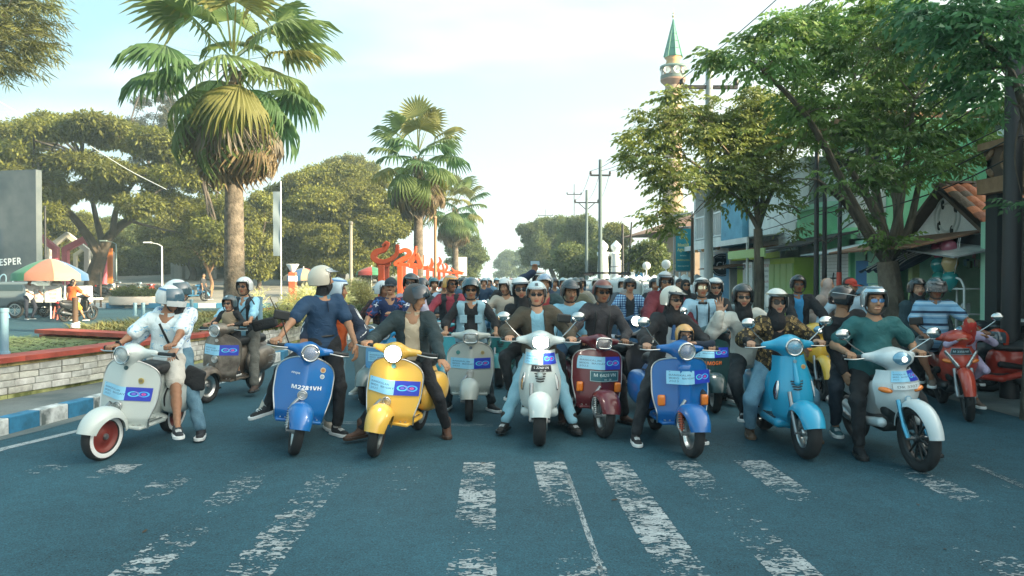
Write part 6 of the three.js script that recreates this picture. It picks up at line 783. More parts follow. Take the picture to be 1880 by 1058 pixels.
// ------------------------------------------------------------------ people
const fold=(a)=>(x,y,z)=>a*(Math.sin(23*x+11*y+17*z)*Math.sin(19*y-27*z+1)+0.7*Math.sin(41*z+23*x-31*y)+0.5*Math.sin(57*y+33*x)*Math.sin(49*z-20*x));
const add3=(a,b,k=1)=>[a[0]+b[0]*k,a[1]+b[1]*k,a[2]+b[2]*k],mix3=(a,b,t)=>[lerp(a[0],b[0],t),lerp(a[1],b[1],t),lerp(a[2],b[2],t)];
function ik(a,target,l1,l2,pole){
const A=V(...a),T=V(...target),d=T.clone().sub(A);let L=d.length();if(L>(l1+l2)*0.998){d.multiplyScalar((l1+l2)*0.998/L);L=(l1+l2)*0.998;}const n=d.clone().normalize(),q=(l1*l1-l2*l2+L*L)/(2*L),h=Math.sqrt(Math.max(0,l1*l1-q*q)),p=V(...pole);p.addScaledVector(n,-p.dot(n)).normalize();
return{j:A.clone().addScaledVector(n,q).addScaledVector(p,h).toArray(),e:A.clone().add(d).toArray()};
}
const paintG=(g,fn)=>{const p=g.attributes.position,c=new Float32Array(p.count*3);for(let i=0;i<p.count;i++)c.set(fn(p.getX(i),p.getY(i),p.getZ(i)),i*3);g.setAttribute('color',new THREE.BufferAttribute(c,3));return g;};
function headG(cell,smile){
return memo('head'+cell+smile,()=>{const s=(x)=>[x,-x].map((q)=>q);
const P=[ell([0,0.022,-0.012],[0.077,0.098,0.093]),ell([0,-0.045,0.022],[0.060,0.077,0.062],{k:0.04}),ell([0,-0.098,0.045],[0.028,0.021,0.027],{k:0.03}),cap([-0.03,0.022,0.078],[0.03,0.022,0.078],0.013,0.013,{k:0.02}),cap([0,0.008,0.082],[0,-0.030,0.101],0.009,0.014,{k:0.012})];
for(const q of[1,-1])P.push(ell([q*0.036,-0.028,0.060],[0.028,0.026,0.024],{k:0.025}),ell([q*0.013,-0.036,0.088],[0.010,0.008,0.010],{k:0.01}),ell([q*0.079,-0.008,-0.006],[0.011,0.032,0.020],{rot:[0.15,q*0.4,0],k:0.008}));
for(const q of[1,-1])P.push({...ell([q*0.031,0.004,0.090],[0.017,0.011,0.012]),op:'cut'});for(const q of[1,-1])P.push(ell([q*0.031,0.003,0.072],[0.0125,0.0115,0.0125],{k:0.002}));
const w=smile?0.030:0.024;P.push(ell([0,-0.062,0.080],[w,0.007,0.012],{k:0.008}),ell([0,smile?-0.078:-0.073,0.078],[w*0.85,0.0075,0.011],{k:0.008}));if(smile)P.push(ell([0,-0.070,0.079],[0.024,0.006,0.010],{k:0.003}));
const g=nets(P,cell,{pad:0.004});
return paintG(g,(x,y,z)=>{if(z>0.07&&Math.abs(x)<w&&y<-0.054&&y>-0.084){if(smile&&y>-0.0755&&y<-0.0645)return[2.2,2.6,2.9];return[0.82,0.45,0.45];}const e=Math.hypot((Math.abs(x)-0.031)/0.013,(y-0.003)/0.0095);if(z>0.06&&e<1)return e<0.55?[0.08,0.06,0.05]:[1.5,1.7,1.8];if(z>0.06&&Math.abs(y-0.030+Math.abs(Math.abs(x)-0.03)*0.12)<0.0055&&Math.abs(x)>0.012&&Math.abs(x)<0.052)return[0.15,0.13,0.12];return[1,1,1];});
});
}
function handG(kind,lo){
return memo('hand'+kind+lo,()=>{const P=[cap([0,0,-0.015],[0,0,0.02],0.026,0.027,{s:[1.1,0.8],side:[1,0,0]}),rb([0,-0.002,0.05],[0.040,0.013,0.042],0.013,{k:0.02})],F=[[0.030,0.072,1],[0.0105,0.079,1.08],[-0.010,0.075,1],[-0.029,0.064,0.8]];
F.forEach(([x,len,k],i)=>{const c=kind==='grip'?[0.3,1.25,1.5]:kind==='open'?[-0.05,0.05,0.08]:[0.25,0.4,0.4];let a=0,p=[x,0,0.088],sp=kind==='open'?(1.5-i)*0.14:(1.5-i)*0.03;[0.036,0.026,0.021].forEach((l,j)=>{a+=c[j];const q=[p[0]+Math.sin(sp)*l*k*Math.cos(a),p[1]-Math.sin(a)*l*k,p[2]+Math.cos(a)*l*k*Math.cos(sp)];P.push(cap(p,q,0.0098-j*0.0008,0.0092-j*0.001,{k:0.006}));p=q;});});
const th=kind==='grip'?[[0.034,-0.004,0.03],[0.052,-0.02,0.062],[0.040,-0.045,0.088]]:kind==='open'?[[0.034,-0.003,0.03],[0.065,-0.008,0.058],[0.082,-0.010,0.085]]:[[0.034,-0.004,0.03],[0.055,-0.014,0.062],[0.056,-0.022,0.09]];P.push(cap(th[0],th[1],0.015,0.011,{k:0.012}),cap(th[1],th[2],0.0108,0.009,{k:0.005}));
return nets(P,[0.006,0.0095,0.014][lo],{pad:0.004});});
}
function shoeG(kind,lo){return memo('shoe'+kind+lo,()=>{const b=kind==='boot',P=[ell([0,0.052,-0.005],[0.041,0.040,0.07]),cap([0,0.045,0.03],[0.004,0.034,0.145],0.042,0.036,{s:[1.05,0.85],side:[1,0,0]}),cap([0,0.06,-0.02],[0,b?0.17:0.085,-0.028],0.044,b?0.050:0.043),{...rb([0,-0.04,0.05],[0.1,0.055,0.3],0.001),op:'cut'}];return nets(P,0.011);});}
const soleG=()=>memo('sole',()=>{const s=new THREE.Shape();s.moveTo(-0.036,-0.085);s.bezierCurveTo(-0.05,-0.02,-0.038,0.03,-0.05,0.10);s.bezierCurveTo(-0.05,0.17,-0.02,0.19,0.005,0.19);s.bezierCurveTo(0.04,0.185,0.048,0.14,0.046,0.09);s.bezierCurveTo(0.042,0.03,0.046,-0.03,0.036,-0.085);s.bezierCurveTo(0.02,-0.105,-0.02,-0.105,-0.036,-0.085);return new THREE.ExtrudeGeometry(s,{depth:0.024,bevelEnabled:true,bevelThickness:0.004,bevelSize:0.005,bevelSegments:1,curveSegments:5}).rotateX(Math.PI/2).translate(0,0.031,0).scale(1.06,1,1.04);});
const lacesG=()=>memo('laces',()=>merge([0,1,2,3].map((i)=>tube([[-0.026,0.066-i*0.004+0.012,0.035+i*0.022],[0,0.086-i*0.006,0.04+i*0.022],[0.026,0.066-i*0.004+0.012,0.035+i*0.022]],0.0045,6,4))));
// ---- helmets; origin at the head's centre
const HR=[0.121,0.130,0.141];
const hp=(th,ph,k=1)=>{const f=ph<Math.PI/2?Math.sin(ph):1-0.10*Math.pow((ph-1.5708)/0.8,2);return[Math.sin(th)*HR[0]*f*k,0.024+Math.cos(ph)*HR[1]*k*(ph>1.5708?1.05:1),-0.006+Math.cos(th)*HR[2]*f*k];};
const helmetG=(kind,inner,lo=0)=>memo('helm'+kind+inner+lo,()=>{
const S={jet:[64,62,124,119],half:[62,74,112,108],full:[62,64,124,119]}[kind],e=inner?5:0;
return shell((u,v)=>{const th=u*Math.PI,a=Math.abs(th)/D2R,side=smooth(S[1]-e-7,S[1]-e+7,a),rim=lerp(S[0]+e,lerp(S[2],S[3],smooth(100,170,a))+e*0.6,side)*D2R,ph=Math.max(0.02,v*rim);return hp(th,ph,inner?0.985:1);},lo?36:60,lo?9:15,inner?-0.026:-0.010);
});
const peakG=(long)=>memo('peak'+long,()=>shell((u,v)=>{const th=u*68*D2R,b=hp(th,62*D2R,1.02),o=v*(long?0.075:0.05)*Math.pow(Math.cos(u*1.35),0.7);return[b[0]*(1+v*0.03),b[1]-0.012*v-0.5*o*0.35,b[2]+o];},20,6,0.005));
const bandG=()=>memo('band',()=>shell((u,v)=>hp(u*72*D2R,(49+14*v)*D2R,1.015),20,3,0.006));
const visorG=(up)=>memo('visor'+up,()=>{const g=shell((u,v)=>{const b=hp(u*78*D2R,(54+58*v)*D2R,1.06+0.03*Math.sin(v*2));return b;},24,12,0.004);if(up){g.translate(0,-0.02,0);g.rotateX(-up*D2R);g.translate(0,0.02,0);}return g;});
const chinG=()=>memo('chin',()=>shell((u,v)=>{const th=u*74*D2R,b=hp(th,(100+26*v)*D2R,1),f=1+0.26*Math.pow(Math.cos(u*1.35),1.2);return[b[0]*0.99,b[1]-0.012,b[2]*f];},24,6,0.016));
const beltG=()=>memo('strap',()=>tube([[0.098,-0.03,0.02],[0.085,-0.085,0.03],[0.045,-0.122,0.042],[0,-0.130,0.046],[-0.045,-0.122,0.042],[-0.085,-0.085,0.03],[-0.098,-0.03,0.02]],0.009,24,5));
const lensG=(w,hgt)=>memo('lens'+w+hgt,()=>merge([1,-1].map((s)=>shell((u,v)=>{const a=(u+1)*Math.PI,c=Math.cos(a),q=Math.sin(a),x=Math.sign(c)*Math.pow(Math.abs(c),0.75)*w*v,y=Math.sign(q)*Math.pow(Math.abs(q),0.75)*hgt*v;return[s*0.0335+x,0.003+y,0.1-(s*0.0335+x)**2*4.5];},20,3,0.003))));
const frameG=()=>memo('gfr',()=>merge([tube([[-0.012,0.009,0.1],[0,0.012,0.103],[0.012,0.009,0.1]],0.0035,6,5),...[1,-1].map((s)=>tube([[s*0.06,0.01,0.086],[s*0.074,0.01,0.06],[s*0.082,0.005,-0.01]],0.003,8,5))]));
const SKIN=[[0.38,0.21,0.125],[0.30,0.155,0.09],[0.46,0.27,0.18],[0.24,0.12,0.07],[0.52,0.33,0.24]];
const skinMat=()=>memo('skinM',()=>new THREE.MeshPhysicalMaterial({vertexColors:true,roughness:0.52,specularIntensity:0.5}));
const fabric=(c,rough=0.85,bump=0.0012)=>mat(c,rough,{bumpMap:wrinkleT(),bumpScale:bump*9,sheen:0.2,sheenRoughness:0.6,side:THREE.DoubleSide});
function printed(key,size,draw,px=256){return memo('pr'+key,()=>{const t=canvasTex('prt'+key,px,px,draw);t.wrapS=t.wrapT=THREE.RepeatWrapping;t.repeat.set(1/size,1/size);t.needsUpdate=true;const m=new THREE.MeshPhysicalMaterial({map:t,roughness:0.82,side:THREE.DoubleSide});m.bumpMap=wrinkleT();m.bumpScale=0.011;return m;});}
const leafy=(key,bg,cols,n,s,size,seed)=>printed(key,size,(c)=>{const r=rng(seed);c.fillStyle=bg;c.fillRect(0,0,256,256);for(let i=0;i<n;i++){const x=r()*256,y=r()*256,a=r()*6.28,L=s*(0.5+r());c.fillStyle=cols[Math.floor(r()*cols.length)];for(const ox of[-256,0,256])for(const oy of[-256,0,256]){c.save();c.translate(x+ox,y+oy);for(let k=0;k<4;k++){c.rotate(a/3+k*0.5);c.beginPath();c.ellipse(L*0.8,0,L,L*0.26,0,0,7);c.fill();}c.restore();}}});
const CL={
floral:()=>leafy('fl','#d8e4e6',['#5aa7d6','#3c86c4','#86c2e0','#6db3da'],13,11,0.36,3),floral2:()=>leafy('fl2','#cfe0e8',['#2b6cb0','#1f558f','#4a90c8'],46,7,0.28,5),hawaii:()=>leafy('hw','#16294f',['#c9cfd4','#3a6aa8','#b5524a','#26477f'],15,13,0.4,8),batik:()=>printed('btk',0.22,(c)=>{const r=rng(4);c.fillStyle='#2b2417';c.fillRect(0,0,256,256);for(let i=0;i<60;i++){const x=r()*256,y=r()*256,s=5+r()*16;c.strokeStyle=['#9c7f4a','#b89a62','#6d5a36'][Math.floor(r()*3)];c.lineWidth=2+r()*5;c.beginPath();c.arc(x,y,s,0,5.2);c.stroke();c.beginPath();c.arc(x,y,s*0.4,0,7);c.stroke();}}),
check:()=>printed('chk',0.16,(c)=>{c.fillStyle='#7fb6d8';c.fillRect(0,0,256,256);for(let i=0;i<4;i++){c.fillStyle='rgba(20,50,110,.6)';c.fillRect(i*64,0,26,256);c.fillRect(0,i*64,256,26);c.fillStyle='rgba(230,240,248,.5)';c.fillRect(i*64+40,0,8,256);c.fillRect(0,i*64+40,256,8);}}),plaid:()=>printed('pld',0.2,(c)=>{c.fillStyle='#4a2620';c.fillRect(0,0,256,256);for(let i=0;i<4;i++){c.fillStyle='rgba(20,16,18,.6)';c.fillRect(i*64,0,30,256);c.fillRect(0,i*64,256,30);}}),polo:()=>printed('polo',0.155,(c)=>{c.fillStyle='#7fabc9';c.fillRect(0,0,256,256);c.fillStyle='#1d3550';c.fillRect(0,40,256,52);c.fillStyle='#a9c7da';c.fillRect(0,120,256,30);c.fillStyle='#5d8fb2';c.fillRect(0,180,256,30);},256),
tweed:()=>printed('twd',0.09,(c)=>{const r=rng(5);c.fillStyle='#26262a';c.fillRect(0,0,256,256);for(let j=0;j<16;j++){c.strokeStyle=j % 2?'#6d6a6c':'#3f3d41';c.lineWidth=4;c.beginPath();for(let i=0;i<=16;i++)c.lineTo(i*16,j*16+((i % 4)-1.5)*4+r()*4);c.stroke();}}),jean:(k=1)=>memo('jean'+k,()=>worn('jean'+k,[0.10*k,0.22*k,0.31*k],[0.17*k,0.33*k,0.43*k],0.9,0.7,{freq:9,contrast:1.6,speck:0.2})),
};
// ---- the figure
function person(o){
const S=o.s??0.94,sc=o.on,base=sc??o,th=(sc?sc.rotation.y:(o.heading??0)*D2R)+(o.turn??0)*D2R,t=thing('person',o.label,'person',sc?[sc.position.x,0,sc.position.z]:[o.x,o.y??0,o.z],th,o.group),lo=o.lo??0,cell=[0.0165,0.025,0.038][lo];
t.updateMatrixWorld(true);const inv=t.matrixWorld.clone().invert(),k=sc?.K,loc=(p)=>{sc.updateMatrixWorld(true);return V(...p).applyMatrix4(sc.matrixWorld).applyMatrix4(inv).toArray();};
const grip=(s,off=0)=>{const p=V(s*(k.grip[0]-off),k.grip[1],k.grip[2]).applyMatrix4(sc.SM);return loc(p.toArray());};
const H=o.hip??(sc?loc([0,k.seat+0.05+(o.up??0),(o.pillion?-0.52:-0.20)+(o.back??0)]):[0,0.9*S,0]),fat=o.fat??1;
const R=new THREE.Matrix4().makeRotationFromEuler(new THREE.Euler((o.lean??8)*D2R,0,(o.side??0)*-D2R,'ZXY')),T=V(0,1,0).applyMatrix4(R),sX=V(1,0,0).applyAxisAngle(V(0,1,0),(o.twist??0)*D2R),sd=sX.addScaledVector(T,-sX.dot(T)).normalize(),fw=sd.clone().cross(T),up=(a,side=0,f=0)=>[H[0]+T.x*a*S+sd.x*side*S+fw.x*f*S,H[1]+T.y*a*S+sd.y*side*S+fw.y*f*S,H[2]+T.z*a*S+sd.z*side*S+fw.z*f*S];
const sw=(o.female?0.153:0.171)*(o.sw??1),shL=up(0.455,sw,0.0),shR=up(0.455,-sw,0.0),nb=up(0.50,0,-0.005),he=o.head??{},hq=new THREE.Quaternion().setFromEuler(new THREE.Euler((he.pitch??0)*D2R,(he.yaw??0)*D2R,(he.roll??0)*-D2R,'YXZ')),hc=V(...nb).add(T.clone().multiplyScalar(0.06*S)).add(V(0,0.115*S,0.012*S).applyQuaternion(hq)).toArray(),hm=new THREE.Matrix4().compose(V(...hc),hq,V(S*(o.hs??1),S*(o.hs??1),S*(o.hs??1)));
const arms={},legs={};const skin=o.skin??SKIN[0];
for(const[n,s,sh]of[['L',1,shL],['R',-1,shR]]){
const h=o['h'+n]??'grip',isG=h==='grip';let target,hk=o['hk'+n]??(isG?'grip':'relax'),dir;
if(isG){const g=grip(s,o.goff??0.02),el=V(...sh).sub(V(...g));el.y*=0.3;el.normalize();dir=[-el.x*0.8-s*0.15,0.02,-el.z];dir=V(...dir).normalize();target=V(...g).addScaledVector(dir,-0.085*S).add(V(0,0.022,0)).toArray();}else target=h;
const q=ik(sh,target,0.285*S,0.25*S,o['e'+n]??[s*0.75,-0.55,-0.5]);arms[n]={s,sh,el:q.j,wr:q.e,hk,dir:dir??V(...(o['d'+n]??V(...q.e).sub(V(...q.j)).toArray())).normalize(),pal:o['p'+n]};
const hip=add3(H,[s*0.092*S,-0.015*S,0]),ft=o['f'+n]??[s*0.31,0,0.10],toe=(o['t'+n]??s*12)*D2R,an=[ft[0],ft[1]+0.085*S,ft[2]],kq=ik(hip,an,0.44*S,0.425*S,o['k'+n]??[s*0.55,0.25,1]);legs[n]={s,hip,kn:kq.j,an:kq.e,ft:[kq.e[0],kq.e[1]-0.085*S,kq.e[2]],toe,pitch:(o['tp'+n]??0)*D2R};
}
const side=sd.toArray(),tor=(g,q=0)=>[cap(up(0.08),up(0.34),(0.113*(o.female?0.92:1)*fat+g)*S,(0.127*(o.female?0.92:1)*(0.7+0.3*fat)+g)*S,{s:[1.16,0.80],side,k:0.05}),cap(up(0.435,sw*0.82),up(0.435,-sw*0.82),(0.062+g)*S,(0.062+g)*S,{k:0.06}),cap(up(0.0,0.06),up(0.0,-0.06),(0.110*(0.6+0.4*fat)+g)*S,(0.110*(0.6+0.4*fat)+g)*S,{k:0.05}),...(fat>1.1?[ell(up(0.13,0,0.05),[(0.128*fat+g)*S,(0.125+g)*S,(0.112*fat+g)*S],{k:0.08})]:[])];
// ---- skin
const N=[cap(nb,add3(hc,[0,-0.05*S,-0.012*S]),0.056*S,0.054*S,{k:0.03}),cap(up(0.42,0,0.01),nb,0.085*S,0.058*S,{k:0.05}),...tor(-0.012)];
for(const a of Object.values(arms))N.push(cap(a.sh,a.el,0.049*S,0.040*S,{k:0.03}),cap(a.el,a.wr,0.041*S,0.027*S,{k:0.025}));for(const l of Object.values(legs)){const q=S*((o.bottom??{}).short?1:0.84);N.push(cap(l.hip,l.kn,0.080*q,0.054*q,{k:0.03}),cap(l.kn,l.an,0.053*q,0.034*S,{k:0.02}),ell(mix3(l.kn,l.an,0.28),[0.05*q,0.09*q,0.055*q],{k:0.03}));};
const gs=[paintG(nets(N,[0.024,0.032,0.042][lo]),()=>skin)],skinned=(g,m)=>{const q=g.clone().applyMatrix4(m);if(q.attributes.color){const c=q.attributes.color;for(let i=0;i<c.count;i++)c.setXYZ(i,c.getX(i)*skin[0],c.getY(i)*skin[1],c.getZ(i)*skin[2]);}else paintG(q,()=>skin);return q;};
gs.push(skinned(headG([0.0065,0.0095,0.016][lo],!!o.smile),hm));
for(const a of Object.values(arms)){const z=a.dir.clone(),y0=a.pal?V(...a.pal):V(0,1,0.25),y=y0.addScaledVector(z,-y0.dot(z)).normalize(),x=y.clone().cross(z),m=new THREE.Matrix4().makeBasis(x,y,z).setPosition(...a.wr).scale(V(S,S,S)),hg=handG(a.hk,lo);gs.push(skinned(a.s>0?mirX(hg):hg,m));}
part(t,'body',gs,skinMat());
const gar=(n,prims,m,amp=0.0055)=>part(t,n,nets(prims,cell,{noise:fold(amp),pad:0.02}),m);
// ---- trousers, shoes
const bt=o.bottom??{},bm=bt.m??fabric(bt.c??[0.02,0.024,0.03]),inf=bt.wide??0.014,B=[cap(up(0.02,0.065),up(0.02,-0.065),(0.114*(0.6+0.4*fat)+0.008)*S,(0.114*(0.6+0.4*fat)+0.008)*S,{k:0.04}),cap(up(0.02),up(0.10),(0.108*fat+0.012)*S,(0.108*fat+0.008)*S,{s:[1.16,0.82],side,k:0.04})];
for(const l of Object.values(legs)){if(bt.short){const e=mix3(l.hip,l.kn,bt.short);B.push(cap(l.hip,e,(0.090+inf)*S,(0.072+inf*1.6)*S,{k:0.04}));}else B.push(cap(l.hip,l.kn,(0.083+inf)*S,(0.058+inf)*S,{k:0.04}),cap(l.kn,mix3(l.kn,l.an,bt.len??0.88),(0.056+inf)*S,(0.044+inf*(bt.flare??1))*S,{k:0.025}));}
gar(bt.short?'shorts':'trousers',B,bm);if(bt.belt)part(t,'belt',tube(Array.from({length:16},(_,i)=>{const a=i/16*6.283;return up(0.105,Math.cos(a)*(0.140*fat),Math.sin(a)*0.106*fat);}),0.016,40,6,true),M.blackPl);
const sh=o.shoe??{},shm=fabric(sh.c??[0.012,0.013,0.015],0.7),som=sh.sole??(sh.kind==='boot'?M.blackPl:M.white);
for(const l of Object.values(legs)){const m=new THREE.Matrix4().makeRotationFromEuler(new THREE.Euler(l.pitch,l.toe,0,'YXZ')).setPosition(...l.ft).scale(V(S,S,S));const q=part(t,sh.kind==='boot'?'boot':'shoe',shoeG(sh.kind??'shoe',lo).clone().applyMatrix4(m),shm);part(q,'sole',soleG().clone().applyMatrix4(m),som);if(sh.laces)part(q,'laces',lacesG().clone().applyMatrix4(m),M.white);if(sh.sock)part(t,'sock',rod(l.an,mix3(l.an,l.kn,0.22),0.042*S,0.046*S,10),fabric(sh.sock));}
// ---- tops, from the inside out
const sleeve=(prims,a,kind,g)=>{if(kind==='long')prims.push(cap(a.sh,a.el,(0.053+g)*S,(0.045+g)*S,{k:0.035}),cap(a.el,mix3(a.el,a.wr,0.93),(0.045+g)*S,(0.034+g)*S,{k:0.03}));else if(kind==='half')prims.push(cap(a.sh,a.el,(0.053+g)*S,(0.048+g)*S,{k:0.035}),cap(a.el,mix3(a.el,a.wr,0.35),(0.047+g)*S,(0.044+g)*S,{k:0.03}));else if(kind==='short')prims.push(cap(a.sh,mix3(a.sh,a.el,0.72),(0.056+g)*S,(0.060+g)*S,{k:0.035}));};
for(const w of o.wear){
const g=w.g??0.012,P=tor(g);P.push(cap(up(w.hem??-0.02),up(0.12),(0.112*fat+g+(w.flare??0))*S,(0.112*fat+g)*S,{s:[1.18,0.86],side,k:0.04}));for(const a of Object.values(arms))sleeve(P,a,w.sleeve??'long',g);if(w.neck)P.push(cap(nb,up(0.525,0,0.004),(0.062+w.neck)*S,(0.060+w.neck)*S,{k:0.02}));
if(w.open){const m=new THREE.Matrix4().makeBasis(sd,T,fw),e=new THREE.Euler().setFromRotationMatrix(m),wd=w.open,yc=w.v??0.22;P.push({...rb(up(yc,0,0.2),[wd*S,0.36*S,0.17*S],0.01,{rot:[e.x,e.y,e.z]}),op:'cut'});}
if(w.vneck){const m=new THREE.Matrix4().makeBasis(sd,T,fw),e=new THREE.Euler().setFromRotationMatrix(m.multiply(new THREE.Matrix4().makeRotationZ(Math.PI/4)));P.push({...rb(up(0.50,0,0.16),[w.vneck*S,w.vneck*S,0.13*S],0.005,{rot:[e.x,e.y,e.z]}),op:'cut'});}
gar(w.n,P,w.m??fabric(w.c),w.amp??0.005);
if(w.collar)for(const s of[1,-1])part(t,'collar',shell((u,v)=>{const a=lerp(0.25,2.9,(u+1)/2),r=0.074+0.012*v,q=up(0.505+0.03*(1-v)-0.035*v*Math.cos(a*0.9)-0.01,s*Math.sin(a)*r,Math.cos(a)*r*0.95-0.008);return q;},12,3,0.005),w.collar===true?(w.m??fabric(w.c)):fabric(w.collar));
if(w.zip)part(t,'placket',tube([up(0.47,0,0.105),up(0.42,0,0.128),up(0.36,0,0.140*(0.7+0.3*fat))],0.006,10,5),fabric(w.zip));
if(w.braces)for(const s of[-1,1])part(t,'brace',tube([up(0.10,s*0.082,0.110),up(0.28,s*0.08,0.124),up(0.43,s*0.083,0.094),up(0.50,s*0.085,0.01),up(0.42,s*0.07,-0.09)],0.011,24,5),M.blackPl);
if(w.bow)part(t,'bow_tie',nets([cap(up(0.485,0.045,0.085),up(0.485,0.01,0.088),0.02,0.009),cap(up(0.485,-0.045,0.085),up(0.485,-0.01,0.088),0.02,0.009)],0.008),M.blackPl);if(w.tie)part(t,'tie',tube([up(0.48,0,0.085),up(0.40,0,0.118),up(0.26,0,0.128)],(q)=>0.012+0.012*q,10,6),fabric(w.tie));
if(w.stripes)for(const a of Object.values(arms)){const d=V(...a.el).sub(V(...a.sh)).normalize(),o2=V(a.s,0,0.4).addScaledVector(d,-V(a.s,0,0.4).dot(d)).normalize(),b2=d.clone().cross(o2),off=(p,r,q)=>[p[0]+o2.x*r+b2.x*q,p[1]+o2.y*r+b2.y*q,p[2]+o2.z*r+b2.z*q];for(const q of[-0.022,0,0.022])part(t,'sleeve_stripe',tube([off(a.sh,0.062,q),off(mix3(a.sh,a.el,0.5),0.064,q),off(a.el,0.058,q),off(mix3(a.el,a.wr,0.8),0.048,q)],0.006,16,5),M.white);}
if(w.pocket)for(const s of[1,-1])part(t,'pocket',tf(rbox(0.09,0.10,0.012,0.006),up(0.31,s*0.10,0.112+g*0.9)),w.m??fabric(w.c));
}
// ---- head wear
const put=(p,n,g,m)=>part(p,n,g.clone().applyMatrix4(hm),m),he2=o.helmet;
if(o.scarf)part(t,'headscarf',nets([cap(add3(hc,[0,-0.07*S,0]),nb,0.083*S,0.085*S,{k:0.03}),cap(nb,up(o.scarf.full?0.40:0.455,0,0.04),0.088*S,(o.scarf.full?0.12:0.095)*S,{k:0.04}),...(o.scarf.full?[ell([hc[0],hc[1]+0.01*S,hc[2]-0.012*S],[0.094*S*(o.hs??1),0.118*S*(o.hs??1),0.112*S*(o.hs??1)],{k:0.03}),cap(nb,up(0.30,0,-0.06),0.10*S,0.15*S,{k:0.05})]:[]),...(o.scarf.shut?[]:[{...ell(V(0,-0.022,0.10).applyMatrix4(hm).toArray(),[0.062*S,0.085*S,0.06*S],{rot:[0,(he.yaw??0)*D2R,0]}),op:'cut'}])],cell,{noise:fold(0.004)}),o.scarf.m??fabric(o.scarf.c));
if(o.mask)put(t,'face_mask',memo('mask',()=>nets([ell([0,-0.065,0.028],[0.066,0.068,0.073]),cap([0,-0.10,0.0],[0,-0.15,-0.02],0.068,0.066),{...rb([0,0.05,0.06],[0.12,0.06,0.1],0.01),op:'cut'}],0.01)),fabric(o.mask));
if(o.hair)put(t,'hair',memo('hair'+(o.hair.long??0),()=>nets([ell([0,0.036,-0.022],[0.086,0.098,0.098]),...(o.hair.long?[cap([0,0,-0.06],[0,-0.12,-0.06],0.07,0.06)]:[]),{...rb([0,-0.05,0.09],[0.11,0.095,0.085],0.02),op:'cut'}],0.011,{noise:fold(0.002)})),mat([0.012,0.010,0.009],0.5));
if(o.cap){const c=put(t,'cap',memo('cap',()=>nets([ell([0,0.045,-0.012],[0.088,0.082,0.102]),{...rb([0,-0.06,0],[0.2,0.075,0.2],0.005),op:'cut'}],0.01)),fabric(o.cap));put(c,'brim',memo('brim',()=>shell((u,v)=>[Math.sin(u*1.2)*(0.085+v*0.012),0.03-0.02*v-0.012*u*u,Math.cos(u*1.2)*(0.09+0.075*v)*(1-0.0*v)],12,5,0.005)),fabric(o.cap));}
if(he2){
const hmat=he2.m??paint(he2.c,he2.rough??0.25),c=put(t,'helmet',helmetG(he2.kind??'jet',0,lo),hmat);put(c,'lining',helmetG(he2.kind??'jet',1,lo),M.blackPl);
if(lo<2)put(c,'strap',beltG(),M.blackPl);if(he2.peak)put(c,'peak',peakG(he2.peak===2),he2.peakM??M.blackGl);if(he2.band)put(c,'visor_band',bandG(),he2.band);if(he2.visor!==undefined)put(c,'visor',visorG(he2.visor),he2.visorM??mat([0.03,0.05,0.07],0.04,{clearcoat:1,transmission:0.35,thickness:0}));if(he2.kind==='full'||he2.chin)put(c,'chin_guard',chinG(),he2.chinM??hmat);
if(he2.stripe)put(c,'stripe',shell((u,v)=>hp(lerp(-2.8,2.8,(u+1)/2),(he2.stripe.at+he2.stripe.w*v+5*Math.cos(u*2.8))*D2R,1.008),48,2,0.004),mat(he2.stripe.c,0.3));if(he2.logo)put(c,'emblem',shell((u,v)=>hp(he2.logo.th+u*0.2,he2.logo.ph+v*0.3,1.01),6,6,0.003),mat(he2.logo.c,0.4));
if(he2.studs)put(c,'stud',merge([-60,-25,25,60].map((a)=>new THREE.SphereGeometry(0.007,8,6).translate(...hp(a*D2R,56*D2R,1.01)))),M.steel);
}
if(o.glasses){const w=o.glasses==='small'?[0.022,0.016]:o.glasses==='big'?[0.03,0.026]:[0.027,0.0185];const c=put(t,'sunglasses',frameG(),o.glassF??M.blackGl);put(c,'lens',lensG(...w),o.glassM??M.blackGl);}
if(o.beard)put(t,'moustache',memo('must',()=>nets([ell([0,-0.052,0.089],[0.03,0.006,0.01]),...(0?[]:[])],0.006)),mat([0.02,0.016,0.014],0.8));
if(o.strap)part(t,'bag_strap',tube([up(0.46,o.strap*0.12,0.07),up(0.3,o.strap*0.0,0.165),up(0.06,-o.strap*0.16,0.10)],0.012,14,5),M.blackPl);
if(o.watch){const a=arms[o.watch],p=mix3(a.el,a.wr,0.94);part(t,'watch',[rod(mix3(a.el,a.wr,0.9),mix3(a.el,a.wr,0.97),0.033,0.032,14),disc(0.018,0.012,'z',14).rotateX(-1.57).translate(p[0],p[1]+0.034,p[2])],M.blackPl);}
t.J={hc,arms,legs,nb,up};return t;
}
